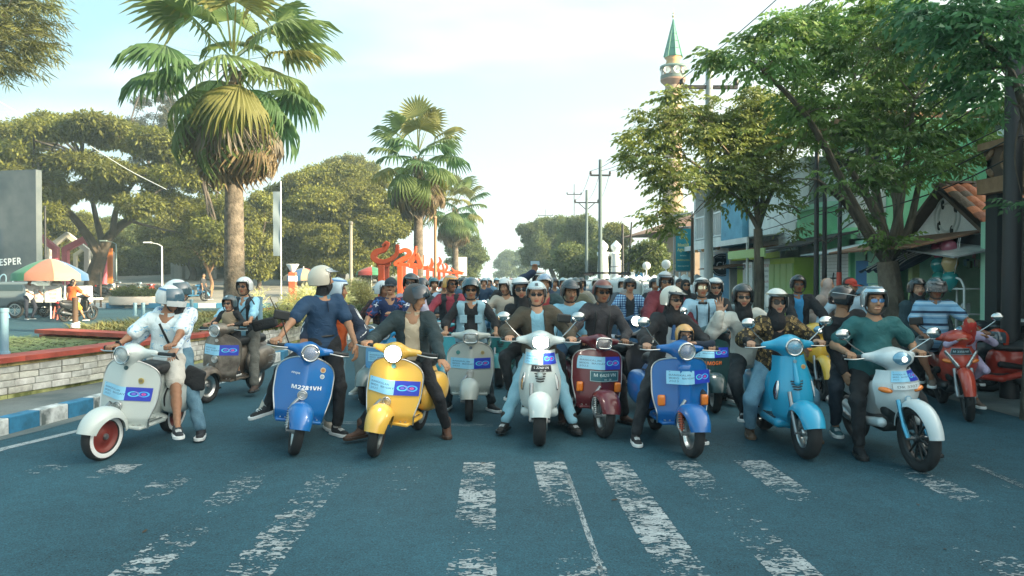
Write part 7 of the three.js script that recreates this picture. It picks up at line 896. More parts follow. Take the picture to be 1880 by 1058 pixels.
// ------------------------------------------------------------------ front row scooters and riders
const GS='scooters of the front row',SUNG=true,blk=[0.014,0.016,0.018],dark=[0.02,0.024,0.028],denim=()=>CL.jean(1),wh=[0.62,0.66,0.65];
const vbb=scooter({kind:'classic',label:'white vintage scooter with whitewall front tyre and red rim, leftmost in front',front:[183,845],heading:-5,lean:8,steer:-12,color:[0.50,0.56,0.535],sticker:[-0.86,0.86,0.42,0.62],horn:0.33,whitewall:true,rim:mat([0.17,0.025,0.018],0.5),badge:[[0.5,0.72,0.028,[0.5,0.38,0.12],[0.25,0.2,0.1]],[0.05,0.9,0.02,[0.03,0.08,0.09]]],group:GS});
person({on:vbb,label:'driver in white shirt with blue leaf print and beige shorts',wear:[{n:'shirt',m:CL.floral(),sleeve:'short',hem:-0.06,g:0.016,collar:true,vneck:0.06}],bottom:{c:[0.58,0.56,0.50],short:0.62,wide:0.014},shoe:{c:[0.02,0.025,0.03],laces:true},fL:[0.56,0,0.30],tL:34,fR:[-0.26,0.02,0.12],up:-0.06,back:-0.12,helmet:{kind:'jet',c:wh,stripe:{at:52,w:9,c:[0.05,0.17,0.34]},visor:8,visorM:mat([0.06,0.12,0.16],0.06,{clearcoat:1}),chin:true},head:{yaw:92,pitch:6},twist:14,lean:4,side:4,watch:'R',skin:SKIN[1]});
person({on:vbb,pillion:true,label:'passenger in blue floral top and jeans behind the leaf print shirt',wear:[{n:'blouse',m:CL.floral2(),sleeve:'long',hem:-0.12,g:0.02,flare:0.02}],bottom:{m:CL.jean(0.8),wide:0.02},shoe:{c:[0.018,0.02,0.025]},female:true,side:7,back:0.06,hL:[0.36,0.88,0.02],hR:[-0.25,0.88,-0.2],fL:[0.50,0,-0.26],tL:20,fR:[-0.3,0.2,-0.25],helmet:{c:wh,logo:{th:0.2,ph:0.6,c:[0.03,0.03,0.03]},visor:8,visorM:mat([0.05,0.09,0.11],0.06,{clearcoat:1})},scarf:{c:blk},head:{yaw:90},twist:20,skin:SKIN[2]});
{const b=thing('shoulder_bag','black shoulder bag between the driver in beige shorts and the passenger','bag',[vbb.position.x+0.42,0.62,vbb.position.z-0.28],0.3);part(b,'pouch',nets([rb([0,0,0],[0.10,0.10,0.04],0.03,{rot:[0,0,-0.5]}),rb([0.04,-0.08,0],[0.07,0.06,0.04],0.03)],0.014),fabric(blk));part(b,'strap',tube([[-0.1,0.1,0],[-0.2,0.3,0.02],[-0.3,0.55,0.06]],0.012,10,5),M.blackPl);}
const rustM=worn('rusty',[0.075,0.06,0.045],[0.21,0.185,0.15],0.42,0.9,{contrast:2.6,freq:5,seed:17,extra:{metalness:0.25,clearcoat:0.25}});
const brown=scooter({kind:'classic',label:'worn brown metal scooter carrying a man and a small child',front:[378,740],heading:-12,lean:2,steer:-6,mat:rustM,sticker:[-0.92,0.92,0.56,0.78],horn:0.48,badge:[[0,0.88,0.022,[0.5,0.5,0.48]]],cowlGrill:true,trim:rustM,group:GS});
person({on:brown,label:'man in light blue shirt, dark vest and white helmet holding a child before him',wear:[{n:'shirt',c:[0.28,0.55,0.70],sleeve:'half',g:0.012,collar:true},{n:'vest',c:[0.02,0.028,0.035],sleeve:'none',g:0.024,open:0.05,v:0.3,hem:0}],bottom:{c:[0.12,0.125,0.11],wide:0.022},shoe:{c:[0.06,0.04,0.03],kind:'boot'},fR:[-0.30,0.02,0.0],fL:[0.33,0.02,-0.02],back:-0.16,helmet:{c:wh,studs:true},glasses:SUNG,strap:1,skin:SKIN[0],up:0.02,goff:0.0});
person({on:brown,s:0.62,label:'small child in dark helmet and sunglasses standing on the brown scooter',hip:[0.05,0.86,0.08],wear:[{n:'shirt',c:blk,sleeve:'long',g:0.014},{n:'print_panel',c:[0.30,0.24,0.16],sleeve:'none',g:0.018,hem:0.3}],bottom:{c:blk,short:0.9},shoe:{c:blk},fL:[0.17,0.30,0.12],fR:[-0.05,0.30,0.12],hL:[0.18,1.0,0.24],hR:[-0.08,1.02,0.28],helmet:{c:[0.05,0.085,0.10],rough:0.35,logo:{th:0,ph:0.55,c:[0.4,0.5,0.55]}},glasses:SUNG,skin:SKIN[2],hs:1.28});
{const p=brown.position,b=thing('shoulder_bag','black bag hanging at the left arm of the man in the light blue shirt','bag',[p.x+0.42,0.98,p.z-0.12],0.1);part(b,'pouch',nets([rb([0,0,0],[0.17,0.075,0.06],0.04,{rot:[0,0,0.25]})],0.014),fabric(blk));part(b,'strap',tube([[-0.1,0.06,0],[-0.13,0.25,0],[-0.22,0.42,0]],0.01,10,5),M.blackPl);}
const blue=scooter({kind:'classic',label:'deep blue vintage scooter lettered M2281VH with a tall square mirror',front:[538,835],heading:14,lean:9,steer:6,color:[0.006,0.13,0.40],horn:0.44,decal:[['M2281VH',-0.46,0.66,0.50,0.60,'#e8eef2'],['vespa',-0.62,-0.08,0.73,0.79,'#dfe8ee','italic bold 50px serif']],badge:[[0.62,0.83,0.026,[0.6,0.5,0.3],[0.45,0.2,0.08]],[0.58,0.73,0.022,[0.62,0.66,0.66],[0.3,0.4,0.45]]],mirrorR:{black:true,square:true,tip:[0.30,1.19,0.26]},group:GS});
person({on:blue,s:1.0,label:'standing man in navy polo and cream helmet looking back over the crowd',hip:[0.28,0.93,-0.26],wear:[{n:'polo_shirt',c:[0.012,0.045,0.10],sleeve:'short',g:0.013,hem:0.06,collar:[0.10,0.26,0.36],zip:[0.008,0.02,0.05]}],bottom:{c:[0.012,0.014,0.017],belt:true,wide:0.012},shoe:{c:blk,laces:true,sock:[0.4,0.4,0.38]},fL:[0.42,0,-0.14],tL:30,fR:[-0.26,0.24,-0.20],tR:-65,tpR:12,hL:[0.62,0.90,-0.05],hkL:'relax',dL:[0.05,-1,0.25],pL:[0.9,0,0.4],lean:6,helmet:{c:[0.56,0.52,0.42],band:mat([0.3,0.34,0.36],0.2,{metalness:0.7}),peak:1,peakM:M.steel,kind:'jet'},mask:[0.012,0.014,0.016],head:{yaw:100,pitch:-6},twist:24,skin:SKIN[0],goff:0.0});
person({on:blue,pillion:true,label:'passenger in dark jacket with three white sleeve stripes behind the navy polo',wear:[{n:'jacket',c:[0.015,0.03,0.06],sleeve:'long',g:0.024,stripes:true},{n:'scarf_collar',c:[0.60,0.12,0.03],sleeve:'none',hem:0.44,g:0.026,neck:0.02}],bottom:{m:CL.jean(0.85)},shoe:{c:[0.45,0.42,0.35]},fL:[0.34,0,-0.5],fR:[-0.3,0.25,-0.4],hL:[0.62,0.95,-0.3],hR:[0.1,1.0,-0.2],side:8,hip:[0.36,0.86,-0.62],helmet:{c:[0.42,0.54,0.62],stripe:{at:40,w:10,c:[0.08,0.2,0.4]}},head:{yaw:85},skin:SKIN[1]});
const yellow=scooter({kind:'classic',label:'yellow vintage scooter with lit round headlight and event sticker',front:[688,838],heading:-13,lean:6,steer:10,color:[0.74,0.44,0.065],litLamp:true,sticker:[-0.9,0.95,0.46,0.68],horn:0.36,badge:[[0.1,0.9,0.022,[0.1,0.3,0.3]]],group:GS});
person({on:yellow,label:'man in dark jacket over beige shirt with matte dark helmet, visor up',wear:[{n:'shirt',c:[0.50,0.42,0.30],sleeve:'none',g:0.012,collar:true,hem:-0.05,vneck:0.07},{n:'jacket',c:[0.022,0.04,0.045],sleeve:'long',g:0.026,open:0.075,v:0.3,hem:-0.05,amp:0.005}],bottom:{c:[0.012,0.014,0.018],wide:0.008},shoe:{c:[0.09,0.045,0.028],kind:'boot',sole:mat([0.05,0.03,0.02],0.7)},fL:[0.40,0,-0.34],tL:20,fR:[-0.40,0,0.07],tR:-30,hL:[0.47,0.80,0.08],hkL:'relax',dL:[0.75,-0.55,0.35],pL:[0.2,1,0.3],lean:5,side:2,helmet:{m:mat([0.045,0.036,0.032],0.55,{clearcoat:0.2}),kind:'jet',visor:34,logo:{th:-0.9,ph:1.0,c:[0.55,0.55,0.5]}},head:{yaw:84,pitch:14},twist:18,up:-0.05,skin:SKIN[0],goff:0.02});
const cream=scooter({kind:'classic',label:'cream scooter with rectangular headlight between the yellow and white ones',front:[861,772],heading:1,lean:1,light:'rect',color:[0.45,0.49,0.45],sticker:[-0.85,0.88,0.50,0.70],horn:0.42,badge:[[-0.55,0.80,0.024,[0.05,0.25,0.25]],[0.55,0.80,0.024,[0.5,0.42,0.2],[0.35,0.25,0.1]],[0.02,0.9,0.018,[0.1,0.15,0.2]]],group:GS});
person({on:cream,label:'man in sleeveless denim vest over black tee with dark visor helmet',wear:[{n:'t_shirt',c:[0.010,0.012,0.014],sleeve:'half',g:0.012},{n:'denim_vest',m:worn('dv',[0.24,0.42,0.50],[0.33,0.52,0.60],0.85,0.5,{speck:0.15}),sleeve:'none',g:0.03,open:0.085,v:0.25,hem:-0.1,pocket:true,collar:true}],bottom:{c:[0.02,0.035,0.045]},shoe:{c:blk},fat:1.12,fL:[0.27,0,0.06],tL:30,fR:[-0.27,0.02,-0.04],helmet:{c:[0.02,0.07,0.09],visor:42,visorM:mat([0.02,0.06,0.08],0.05,{clearcoat:1}),band:mat([0.03,0.09,0.12],0.1,{clearcoat:1})},glasses:SUNG,skin:SKIN[0],head:{pitch:4}});
const white=scooter({kind:'modern',label:'white modern scooter with plate L 2260 LN and lit headlight in the centre',front:[990,818],heading:-3,lean:1,light:'rect',litLamp:true,color:[0.52,0.60,0.59],sticker:[-0.95,0.95,0.80,0.96],plate:['L 2260 LN',-0.52,0.62,0.695,0.80,'#0d1113','#e9eef0','07 · 26'],mirrorL:{tip:[0.37,1.20,0.27]},mirrorR:{tip:[0.37,1.19,0.27]},group:GS});
person({on:white,label:'man in olive bomber jacket and pale blue helmet on the central white scooter',wear:[{n:'t_shirt',c:[0.25,0.50,0.62],sleeve:'none',g:0.012,hem:-0.06},{n:'bomber_jacket',c:[0.075,0.062,0.042],sleeve:'long',g:0.030,open:0.07,v:0.22,amp:0.006,hem:0}],bottom:{m:worn('paleJ',[0.24,0.50,0.62],[0.32,0.58,0.70],0.9,0.6,{speck:0.12}),wide:0.018},shoe:{c:[0.03,0.028,0.026],kind:'boot',laces:true},fat:1.1,fL:[0.37,0,0.12],tL:18,fR:[-0.37,0,0.12],tR:-18,helmet:{c:[0.42,0.54,0.57],kind:'half',peak:1,peakM:M.lens,logo:{th:0,ph:0.62,c:[0.08,0.1,0.12]}},glasses:SUNG,skin:SKIN[2],head:{pitch:3},up:-0.03,side:-4});
person({on:white,pillion:true,lo:1,label:'woman in white helmet, white rimmed sunglasses and black scarf behind the bomber jacket',wear:[{n:'jacket',c:blk,g:0.022}],bottom:{c:dark},female:true,side:-10,hip:[-0.10,0.87,-0.56],hL:[0.1,1.0,-0.2],hR:[-0.25,1.0,-0.2],fL:[0.3,0.3,-0.3],fR:[-0.3,0.3,-0.3],helmet:{c:wh,peak:1},glasses:'big',glassF:M.white,scarf:{c:[0.012,0.013,0.015]},head:{yaw:6,roll:-4},skin:SKIN[2]});
const maroon=scooter({kind:'px',label:'maroon scooter with plate M 6428 VN and amber indicators',front:[1107,803],heading:7,lean:3,steer:6,light:'rect',color:[0.12,0.014,0.02],rim:M.alu,amber:true,sticker:[-0.85,0.9,0.66,0.88],plate:['M 6428 VN',-0.40,0.80,0.46,0.64,'#1d5a66','#d8e4e4','05 · 26'],mirrorR:{black:true,square:true,tip:[0.40,1.13,0.28]},group:GS});
person({on:maroon,label:'man in grey patterned shirt with braces and maroon helmet',wear:[{n:'shirt',m:CL.tweed(),sleeve:'long',g:0.018,collar:true,braces:true,neck:0.008}],bottom:{c:[0.02,0.02,0.022]},shoe:{c:[0.07,0.035,0.025],kind:'boot'},fat:1.06,side:6,hip:[0.14,0.84,-0.2],fL:[0.44,0,-0.06],tL:25,fR:[-0.30,0.02,0.02],helmet:{c:[0.17,0.045,0.03],rough:0.3,kind:'half',peak:2},glasses:SUNG,skin:SKIN[1],head:{pitch:5}});
person({on:maroon,pillion:true,lo:1,label:'passenger in light blue jacket and dark helmet peering past the grey patterned shirt',wear:[{n:'jacket',c:[0.24,0.50,0.64],g:0.024}],bottom:{c:[0.05,0.12,0.22]},hip:[-0.04,0.84,-0.62],side:-5,hL:[0,0.95,-0.1],hR:[-0.42,0.80,-0.15],fL:[0.3,0.3,-0.3],fR:[-0.42,0.1,-0.4],helmet:{c:[0.03,0.045,0.055],peak:1},head:{yaw:4,pitch:10},skin:SKIN[0]});
const px=scooter({kind:'px',label:'blue scooter with amber indicators, red spring and slanted event sticker',front:[1270,840],heading:3,lean:0,steer:5,color:[0.005,0.12,0.38],amber:true,horncast:true,springRed:true,sticker:[-0.62,0.98,0.62,0.82],mirrorR:{tip:[0.36,1.16,0.28]},group:GS});
person({on:px,label:'woman in black blazer, white shirt and cream helmet driving the blue scooter',wear:[{n:'shirt',c:[0.55,0.60,0.62],sleeve:'none',g:0.010,tie:[0.04,0.12,0.28]},{n:'blazer',c:[0.012,0.014,0.017],sleeve:'long',g:0.024,open:0.05,v:0.34,hem:-0.06}],bottom:{c:[0.014,0.018,0.022]},shoe:{c:[0.02,0.022,0.025],laces:true},female:true,fL:[0.22,0,0.0],tL:28,fR:[-0.37,0,0.04],tR:-5,helmet:{c:[0.54,0.53,0.46],peak:2,studs:true},glasses:SUNG,scarf:{c:[0.010,0.011,0.013]},skin:SKIN[2],head:{yaw:26,pitch:2},twist:4,lean:3,up:-0.09,side:5});
person({on:px,s:0.58,label:'small child in tan orange helmet and sunglasses with a hand at the mouth',hip:[0.07,0.68,0.12],wear:[{n:'top',c:[0.02,0.03,0.05],g:0.014}],bottom:{c:dark},fL:[0.1,0.30,0.15],fR:[0,0.30,0.15],hL:[0.17,1.0,0.22],hR:[0.05,1.05,0.25],eR:[-1,-1,0.2],helmet:{c:[0.66,0.36,0.12],rough:0.35,studs:true},glasses:SUNG,skin:SKIN[2],hs:1.26,head:{pitch:4}});
const lb=scooter({kind:'modern',label:'sky blue modern scooter with round headlight driven by a woman in jeans',front:[1482,842],heading:-4,lean:-3,steer:4,color:[0.022,0.33,0.53],mirrorL:{tip:[0.36,1.17,0.27]},mirrorR:{tip:[0.36,1.17,0.27]},badge:[[0.5,0.85,0.022,[0.55,0.42,0.16],[0.5,0.2,0.08]],[0,0.93,0.017,[0.2,0.3,0.36]]],group:GS});
person({on:lb,label:'woman in brown batik jacket, jeans and white helmet on the sky blue scooter',wear:[{n:'turtleneck',c:[0.010,0.011,0.013],sleeve:'long',g:0.010,neck:0.012},{n:'batik_jacket',m:CL.batik(),sleeve:'half',g:0.028,open:0.055,v:0.25,hem:0.02}],bottom:{m:CL.jean(1.25),wide:0.022,len:0.8,flare:1.1},shoe:{c:[0.13,0.085,0.055],kind:'boot',sole:mat([0.12,0.08,0.05],0.7)},female:true,fR:[-0.26,0,-0.26],tR:-8,fL:[0.30,0,-0.1],helmet:{c:[0.60,0.62,0.58],peak:2,stripe:{at:55,w:8,c:[0.4,0.32,0.2]}},glasses:'big',scarf:{c:[0.010,0.011,0.013]},skin:SKIN[2],head:{yaw:4},goff:0.01,up:-0.10});
person({on:lb,pillion:true,label:'passenger in white sweater and black helmet waving the right hand',wear:[{n:'sweater',c:[0.58,0.58,0.52],sleeve:'long',g:0.026,zip:[0.3,0.3,0.28],hem:0.02,amp:0.006}],bottom:{c:[0.018,0.026,0.032]},shoe:{c:blk,laces:true},female:true,hip:[-0.22,0.80,-0.50],side:-8,hR:[-0.56,1.26,-0.28],hkR:'open',dR:[-0.12,1,0.1],pR:[0.1,0,-1],eR:[-0.5,-1,-0.2],hL:[0.2,0.95,-0.2],fR:[-0.30,0.16,-0.34],tR:-20,fL:[0.3,0.3,-0.3],helmet:{c:[0.02,0.03,0.034],peak:0},glasses:SUNG,scarf:{c:[0.010,0.011,0.013]},skin:SKIN[2],head:{yaw:-4,pitch:2}});
const matic=scooter({kind:'matic',label:'white automatic scooter with large spoked front wheel, rightmost of the front row',front:[1690,865],heading:-4,lean:-4,steer:4,color:[0.55,0.62,0.63],mirrorL:{tip:[0.40,1.08,0.22]},mirrorR:{tip:[0.40,1.10,0.22]},forkM:mat([0.10,0.36,0.52],0.25,{metalness:0.7}),plate:['DK 3307',-0.5,0.75,0.66,0.78,'#c8d3d6','#333',''],sticker:[-0.5,0.85,0.80,0.99],badge:[[0.1,0.5,0.028,[0.25,0.4,0.5],[0.5,0.6,0.62]]],group:GS});
person({on:matic,s:0.98,label:'large smiling man in teal green tee and silver helmet, rightmost front rider',wear:[{n:'t_shirt',c:[0.022,0.12,0.125],sleeve:'short',g:0.018,hem:-0.06,amp:0.007}],bottom:{c:[0.010,0.012,0.014],wide:0.012},shoe:{c:[0.012,0.014,0.016],sole:M.blackPl,sock:[0.03,0.03,0.03]},fat:1.25,sw:1.06,up:-0.05,fR:[-0.30,0,0.16],tR:-10,fL:[0.32,0.02,0.1],helmet:{m:paint([0.40,0.46,0.49],0.15,{metalness:0.5}),band:mat([0.45,0.55,0.6],0.08,{metalness:0.8}),stripe:{at:30,w:8,c:[0.12,0.2,0.26]}},glasses:SUNG,glassM:mat([0.04,0.15,0.32],0.05,{clearcoat:1,metalness:0.4}),smile:true,skin:SKIN[0],head:{yaw:-3,pitch:-2}});
person({on:matic,pillion:true,label:'passenger in black sweater with glossy black helmet, face turned away',wear:[{n:'sweater',c:[0.010,0.013,0.017],sleeve:'long',g:0.022}],bottom:{c:[0.010,0.020,0.032],len:0.82},shoe:{c:[0.05,0.13,0.15],laces:true},hip:[-0.12,0.80,-0.50],side:-14,lean:10,hR:[-0.28,0.56,-0.10],dR:[0.25,-0.9,0.4],pR:[-1,0,0.4],fR:[-0.34,0.10,-0.28],tR:-10,hL:[0.1,0.9,-0.2],fL:[0.3,0.3,-0.3],helmet:{c:[0.008,0.010,0.013],rough:0.12,stripe:{at:75,w:2.5,c:[0.5,0.55,0.56]}},head:{yaw:96,pitch:4},twist:8,skin:SKIN[0]});
// ------------------------------------------------------------------ second row
const low=(o)=>scooter({low:true,group:'scooters of the second row',...o});
const cap5=low({kind:'classic',label:'sky blue scooter half hidden behind the yellow one',front:[700,752],heading:-3,color:[0.03,0.26,0.52],sticker:[-0.85,0.85,0.5,0.7],mirrorR:{black:true,tip:[0.40,1.14,0.3]}});
person({on:cap5,lo:1,label:'man in navy flowered shirt and dark cap behind the yellow scooter',wear:[{n:'shirt',m:CL.hawaii(),sleeve:'short',g:0.018,collar:true,vneck:0.05}],bottom:{c:dark},cap:[0.02,0.035,0.05],hair:{},beard:true,smile:true,hip:[-0.02,0.88,-0.2],hL:[0.1,1.15,0.12],skin:SKIN[0]});
person({on:cap5,pillion:true,lo:1,label:'smiling woman in pale scarf, black helmet and dark sunglasses behind the flowered shirt',wear:[{n:'top',c:[0.42,0.40,0.50],g:0.02}],bottom:{c:dark},female:true,hip:[0.20,0.92,-0.42],hL:[0.4,0.95,-0.1],hR:[0,0.95,-0.1],fL:[0.4,0.3,-0.3],fR:[-0.3,0.3,-0.3],helmet:{c:blk,peak:1},glasses:'big',scarf:{c:[0.50,0.46,0.40]},smile:true,skin:SKIN[4],head:{yaw:4,roll:5}});
const grey5=low({kind:'classic',label:'grey green scooter with only its round cowl seen right of the navy polo man',x:-1.62,z:-9.4,heading:-8,color:[0.12,0.17,0.17]});
person({on:grey5,lo:1,label:'rider in brown plaid shirt and jeans half hidden behind the striped sleeves',wear:[{n:'shirt',m:CL.plaid(),g:0.02}],bottom:{m:CL.jean(0.75)},shoe:{c:[0.5,0.46,0.38]},fL:[0.1,0,0.62],helmet:{c:[0.5,0.55,0.56]},skin:SKIN[1],head:{yaw:60},s:0.9});
const red7=low({kind:'px',label:'dark red scooter behind the outstretched hand of the yellow scooter rider',front:[768,718],heading:6,color:[0.26,0.02,0.015]});
const teal7=low({kind:'classic',label:'teal blue scooter with white trim and script lettering left of the cream one',front:[812,726],heading:4,lean:-3,color:[0.03,0.28,0.36],trim:M.white,decal:[['vespa',-0.8,0.2,0.74,0.86,'#eef4f4','italic bold 54px serif']],badge:[[0.0,0.99,0.05,[0.55,0.6,0.6],[0.05,0.1,0.12]]]});
person({on:teal7,lo:1,label:'man in dark red shirt, black vest and orange yellow helmet looking aside',wear:[{n:'shirt',c:[0.24,0.03,0.05],sleeve:'long',g:0.016,collar:true},{n:'vest',c:[0.014,0.02,0.026],sleeve:'none',g:0.026,open:0.055,v:0.26}],bottom:{c:[0.02,0.05,0.08]},helmet:{c:[0.58,0.30,0.06],stripe:{at:35,w:14,c:[0.4,0.36,0.28]}},glasses:SUNG,smile:true,head:{yaw:34},skin:SKIN[3],hip:[0.12,0.90,-0.3]});
person({on:red7,lo:1,label:'rider in red helmet and dark jacket behind the visor of the dark helmet',wear:[{n:'jacket',c:[0.02,0.03,0.04],g:0.024}],bottom:{c:dark},helmet:{c:[0.50,0.03,0.02],visor:25},head:{yaw:30},skin:SKIN[0],hip:[0.04,0.86,-0.5]});
const tealM=low({kind:'modern',label:'dark teal scooter whose fat front wheel shows between cream and white scooters',front:[917,712],heading:-6,color:[0.02,0.17,0.17],light:'rect'});
person({on:tealM,lo:1,label:'man in tan shirt and white helmet leaning behind the denim vest',wear:[{n:'shirt',c:[0.42,0.38,0.31],sleeve:'half',g:0.02}],bottom:{c:dark},side:4,helmet:{c:[0.55,0.60,0.60]},head:{yaw:-30,pitch:5},skin:SKIN[0]});
const green8=low({kind:'classic',label:'dark scooter hidden behind the central white one',x:0.95,z:-9.6,heading:0,color:[0.02,0.1,0.12]});
person({on:green8,lo:1,label:'man in bright blue helmet, dark green jacket and red tee, right of the bomber jacket',wear:[{n:'t_shirt',c:[0.30,0.035,0.04],sleeve:'none',g:0.012},{n:'jacket',c:[0.02,0.05,0.055],sleeve:'long',g:0.026,open:0.06,v:0.3}],bottom:{c:dark},helmet:{c:[0.03,0.23,0.50],visor:40,visorM:M.lens},head:{yaw:-6,pitch:3},skin:SKIN[0],hip:[-0.22,0.91,-0.2]});
const arm8=low({kind:'classic',label:'scooter lost in the crowd under the raised phone',x:0.75,z:-11.2,heading:0,color:[0.2,0.2,0.2]});
const phoneP=person({on:arm8,lo:1,s:1,label:'rider in navy jacket raising a phone high over the crowd',wear:[{n:'jacket',c:[0.02,0.035,0.07],g:0.024}],bottom:{c:dark},helmet:{c:[0.55,0.58,0.56],stripe:{at:40,w:10,c:[0.2,0.15,0.1]}},hip:[0.0,0.92,-0.2],hR:[-0.10,1.72,0.08],eR:[-0.8,-0.3,-0.2],hkR:'grip',dR:[0.15,1,0.1],pR:[0,0.1,-1],skin:SKIN[1]});
{const w=phoneP.J.arms.R.wr,p=phoneP.position,ph=thing('phone','phone held up in the raised hand above the crowd','phone',[p.x+w[0]+0.02,w[1]+0.14,p.z+w[2]+0.02]);part(ph,'case',rbox(0.16,0.08,0.012,0.006),M.blackPl);const s=part(ph,'screen',new THREE.PlaneGeometry(0.145,0.068),mat([0.25,0.4,0.48],0.1));s.position.z=0.0065;}
const black10=low({kind:'classic',label:'glossy black scooter with round cowl left of the blue scooter',front:[1222,762],heading:26,lean:-4,color:[0.010,0.011,0.013]});
person({on:black10,lo:1,label:'large man in maroon quilted jacket and silver helmet behind the woman in the blazer',wear:[{n:'quilted_jacket',c:[0.14,0.02,0.03],g:0.045,sleeve:'long',amp:0.008,neck:0.02}],bottom:{c:dark},fat:1.1,helmet:{c:[0.42,0.46,0.46],peak:2,stripe:{at:50,w:8,c:[0.1,0.1,0.1]}},glasses:'big',glassF:M.white,skin:SKIN[0],hip:[0.52,0.94,-0.5],turn:-22,hL:[0.9,0.8,-0.1],hR:[0.1,0.86,0.0]});
const bow=low({kind:'px',label:'dark teal scooter with lit headlight and painted name before the bow tie man',front:[1312,758],heading:-4,color:[0.012,0.05,0.055],litLamp:true,lampPower:0.15,sticker:[-0.85,0.9,0.62,0.82],decal:[['SAMOGH',-0.5,0.6,0.46,0.58,'#d8743a']],mirrorR:{}});
person({on:bow,lo:1,label:'man in pale blue shirt with black bow tie and mirrored sunglasses',wear:[{n:'shirt',c:[0.36,0.56,0.68],sleeve:'long',g:0.018,collar:true,bow:true,braces:true}],bottom:{c:[0.30,0.32,0.33],wide:0.02},shoe:{c:[0.03,0.03,0.035],laces:true},fL:[0.34,0.05,0.1],fR:[-0.28,0,0],helmet:{c:wh,peak:0,band:M.blackGl},glasses:'big',glassM:mat([0.55,0.5,0.35],0.08,{metalness:0.9}),skin:SKIN[0],hip:[0.0,0.86,-0.2],head:{pitch:-4}});
person({on:bow,pillion:true,lo:1,label:'passenger in white helmet and black scarf directly right of the bow tie man',wear:[{n:'jacket',c:dark,g:0.02}],bottom:{c:dark},female:true,hip:[0.24,0.86,-0.5],hL:[0.4,0.9,-0.1],hR:[0.1,0.9,-0.1],fL:[0.3,0.3,-0.3],fR:[-0.3,0.3,-0.3],helmet:{c:wh,peak:1},scarf:{c:[0.010,0.011,0.013]},glasses:SUNG,skin:SKIN[2]});
const hid=low({kind:'matic',label:'dark scooter behind the waving passenger',x:3.05,z:-9.6,heading:-6,color:[0.03,0.06,0.09]});
person({on:hid,lo:1,label:'rider in white helmet seen in profile beside the waving hand',wear:[{n:'jacket',c:[0.02,0.025,0.03],g:0.022}],bottom:{c:dark},helmet:{c:[0.62,0.63,0.58],peak:0},scarf:{c:blk},head:{yaw:60,pitch:6},skin:SKIN[2],female:true,hip:[-0.02,0.82,-0.2]});
const yel13=low({kind:'matic',label:'yellow and black scooter glimpsed between the sky blue and white ones',front:[1512,736],heading:-10,color:[0.66,0.42,0.05]});
person({on:yel13,lo:1,label:'man in black jacket over bright blue shirt with black helmet',wear:[{n:'shirt',c:[0.03,0.25,0.50],sleeve:'none',g:0.012,collar:true},{n:'jacket',c:[0.012,0.014,0.017],sleeve:'long',g:0.028,open:0.06,v:0.3}],bottom:{c:dark},helmet:{c:[0.012,0.02,0.028]},glasses:SUNG,skin:SKIN[3],hip:[-0.12,0.90,-0.35],hL:[0.3,0.9,0.1],hR:[-0.2,0.9,0.15]});
const hij=low({kind:'matic',label:'scooter carrying the woman in the beige headscarf',x:4.72,z:-9.7,heading:-14,color:[0.04,0.1,0.2]});
person({on:hij,lo:1,label:'woman wrapped in a beige headscarf seen from the side',wear:[{n:'dress',c:[0.36,0.29,0.25],g:0.03,hem:-0.2,flare:0.05}],bottom:{c:[0.30,0.25,0.22],wide:0.05},scarf:{c:[0.44,0.35,0.31],full:true},female:true,head:{yaw:80},twist:40,skin:SKIN[2],hip:[-0.02,0.88,-0.6],hL:[0.15,0.95,-0.2],hR:[-0.2,0.95,-0.25],fL:[0.3,0.3,-0.3],fR:[-0.4,0.1,-0.4]});
person({on:hij,lo:1,label:'man in red cap and pale blue shirt left of the black sweater',wear:[{n:'shirt',c:[0.40,0.55,0.64],g:0.02,sleeve:'long'}],bottom:{c:[0.10,0.12,0.14]},cap:[0.46,0.05,0.03],hair:{},head:{yaw:62,pitch:4},skin:SKIN[0],hip:[0.18,0.88,-0.1],shoe:{c:[0.2,0.16,0.12]}});
const vario=scooter({kind:'matic',vario:true,label:'red scooter with twin headlights carrying a child in a red headscarf',front:[1778,773],heading:-20,lean:-2,steer:-6,color:[0.44,0.05,0.025],innerMat:M.blackPl,skirtMat:M.blackPl,plate:['M 3358 NP',-0.6,0.6,0.82,0.97,'#15252b','#a9c4cc',''],fenderMat:paint([0.44,0.05,0.025]),mirrorL:{tip:[0.42,1.10,0.2]},mirrorR:{tip:[0.40,1.10,0.2],black:true,square:true},group:'scooters of the right edge'});
person({on:vario,lo:1,label:'man in blue striped polo and dark helmet with clear visor down',wear:[{n:'polo_shirt',m:CL.polo(),sleeve:'short',g:0.018,collar:true,hem:-0.04}],bottom:{c:[0.10,0.13,0.14],short:1,wide:0.02},shoe:{c:[0.12,0.09,0.07]},fat:1.1,fR:[-0.26,0.30,0.12],fL:[0.26,0.02,0.0],helmet:{c:[0.02,0.06,0.075],visor:0,visorM:mat([0.5,0.5,0.5],0.05,{transmission:0.75,thickness:0}),peak:1},head:{yaw:14,pitch:4},skin:SKIN[3],hip:[-0.18,0.86,-0.24]});
person({on:vario,lo:1,s:0.62,label:'child in red headscarf and lavender clothes resting arms on the red scooter',hip:[0.08,0.72,0.12],wear:[{n:'top',c:[0.46,0.40,0.56],g:0.016}],bottom:{c:[0.46,0.40,0.56],wide:0.02},shoe:{c:[0.35,0.4,0.5]},scarf:{c:[0.46,0.03,0.02],full:true,shut:true},lean:34,hL:[0.24,0.94,0.42],hR:[-0.06,0.90,0.44],fL:[0.14,0.36,0.12],fR:[-0.02,0.36,0.12],head:{pitch:34},skin:SKIN[0],hs:1.15});
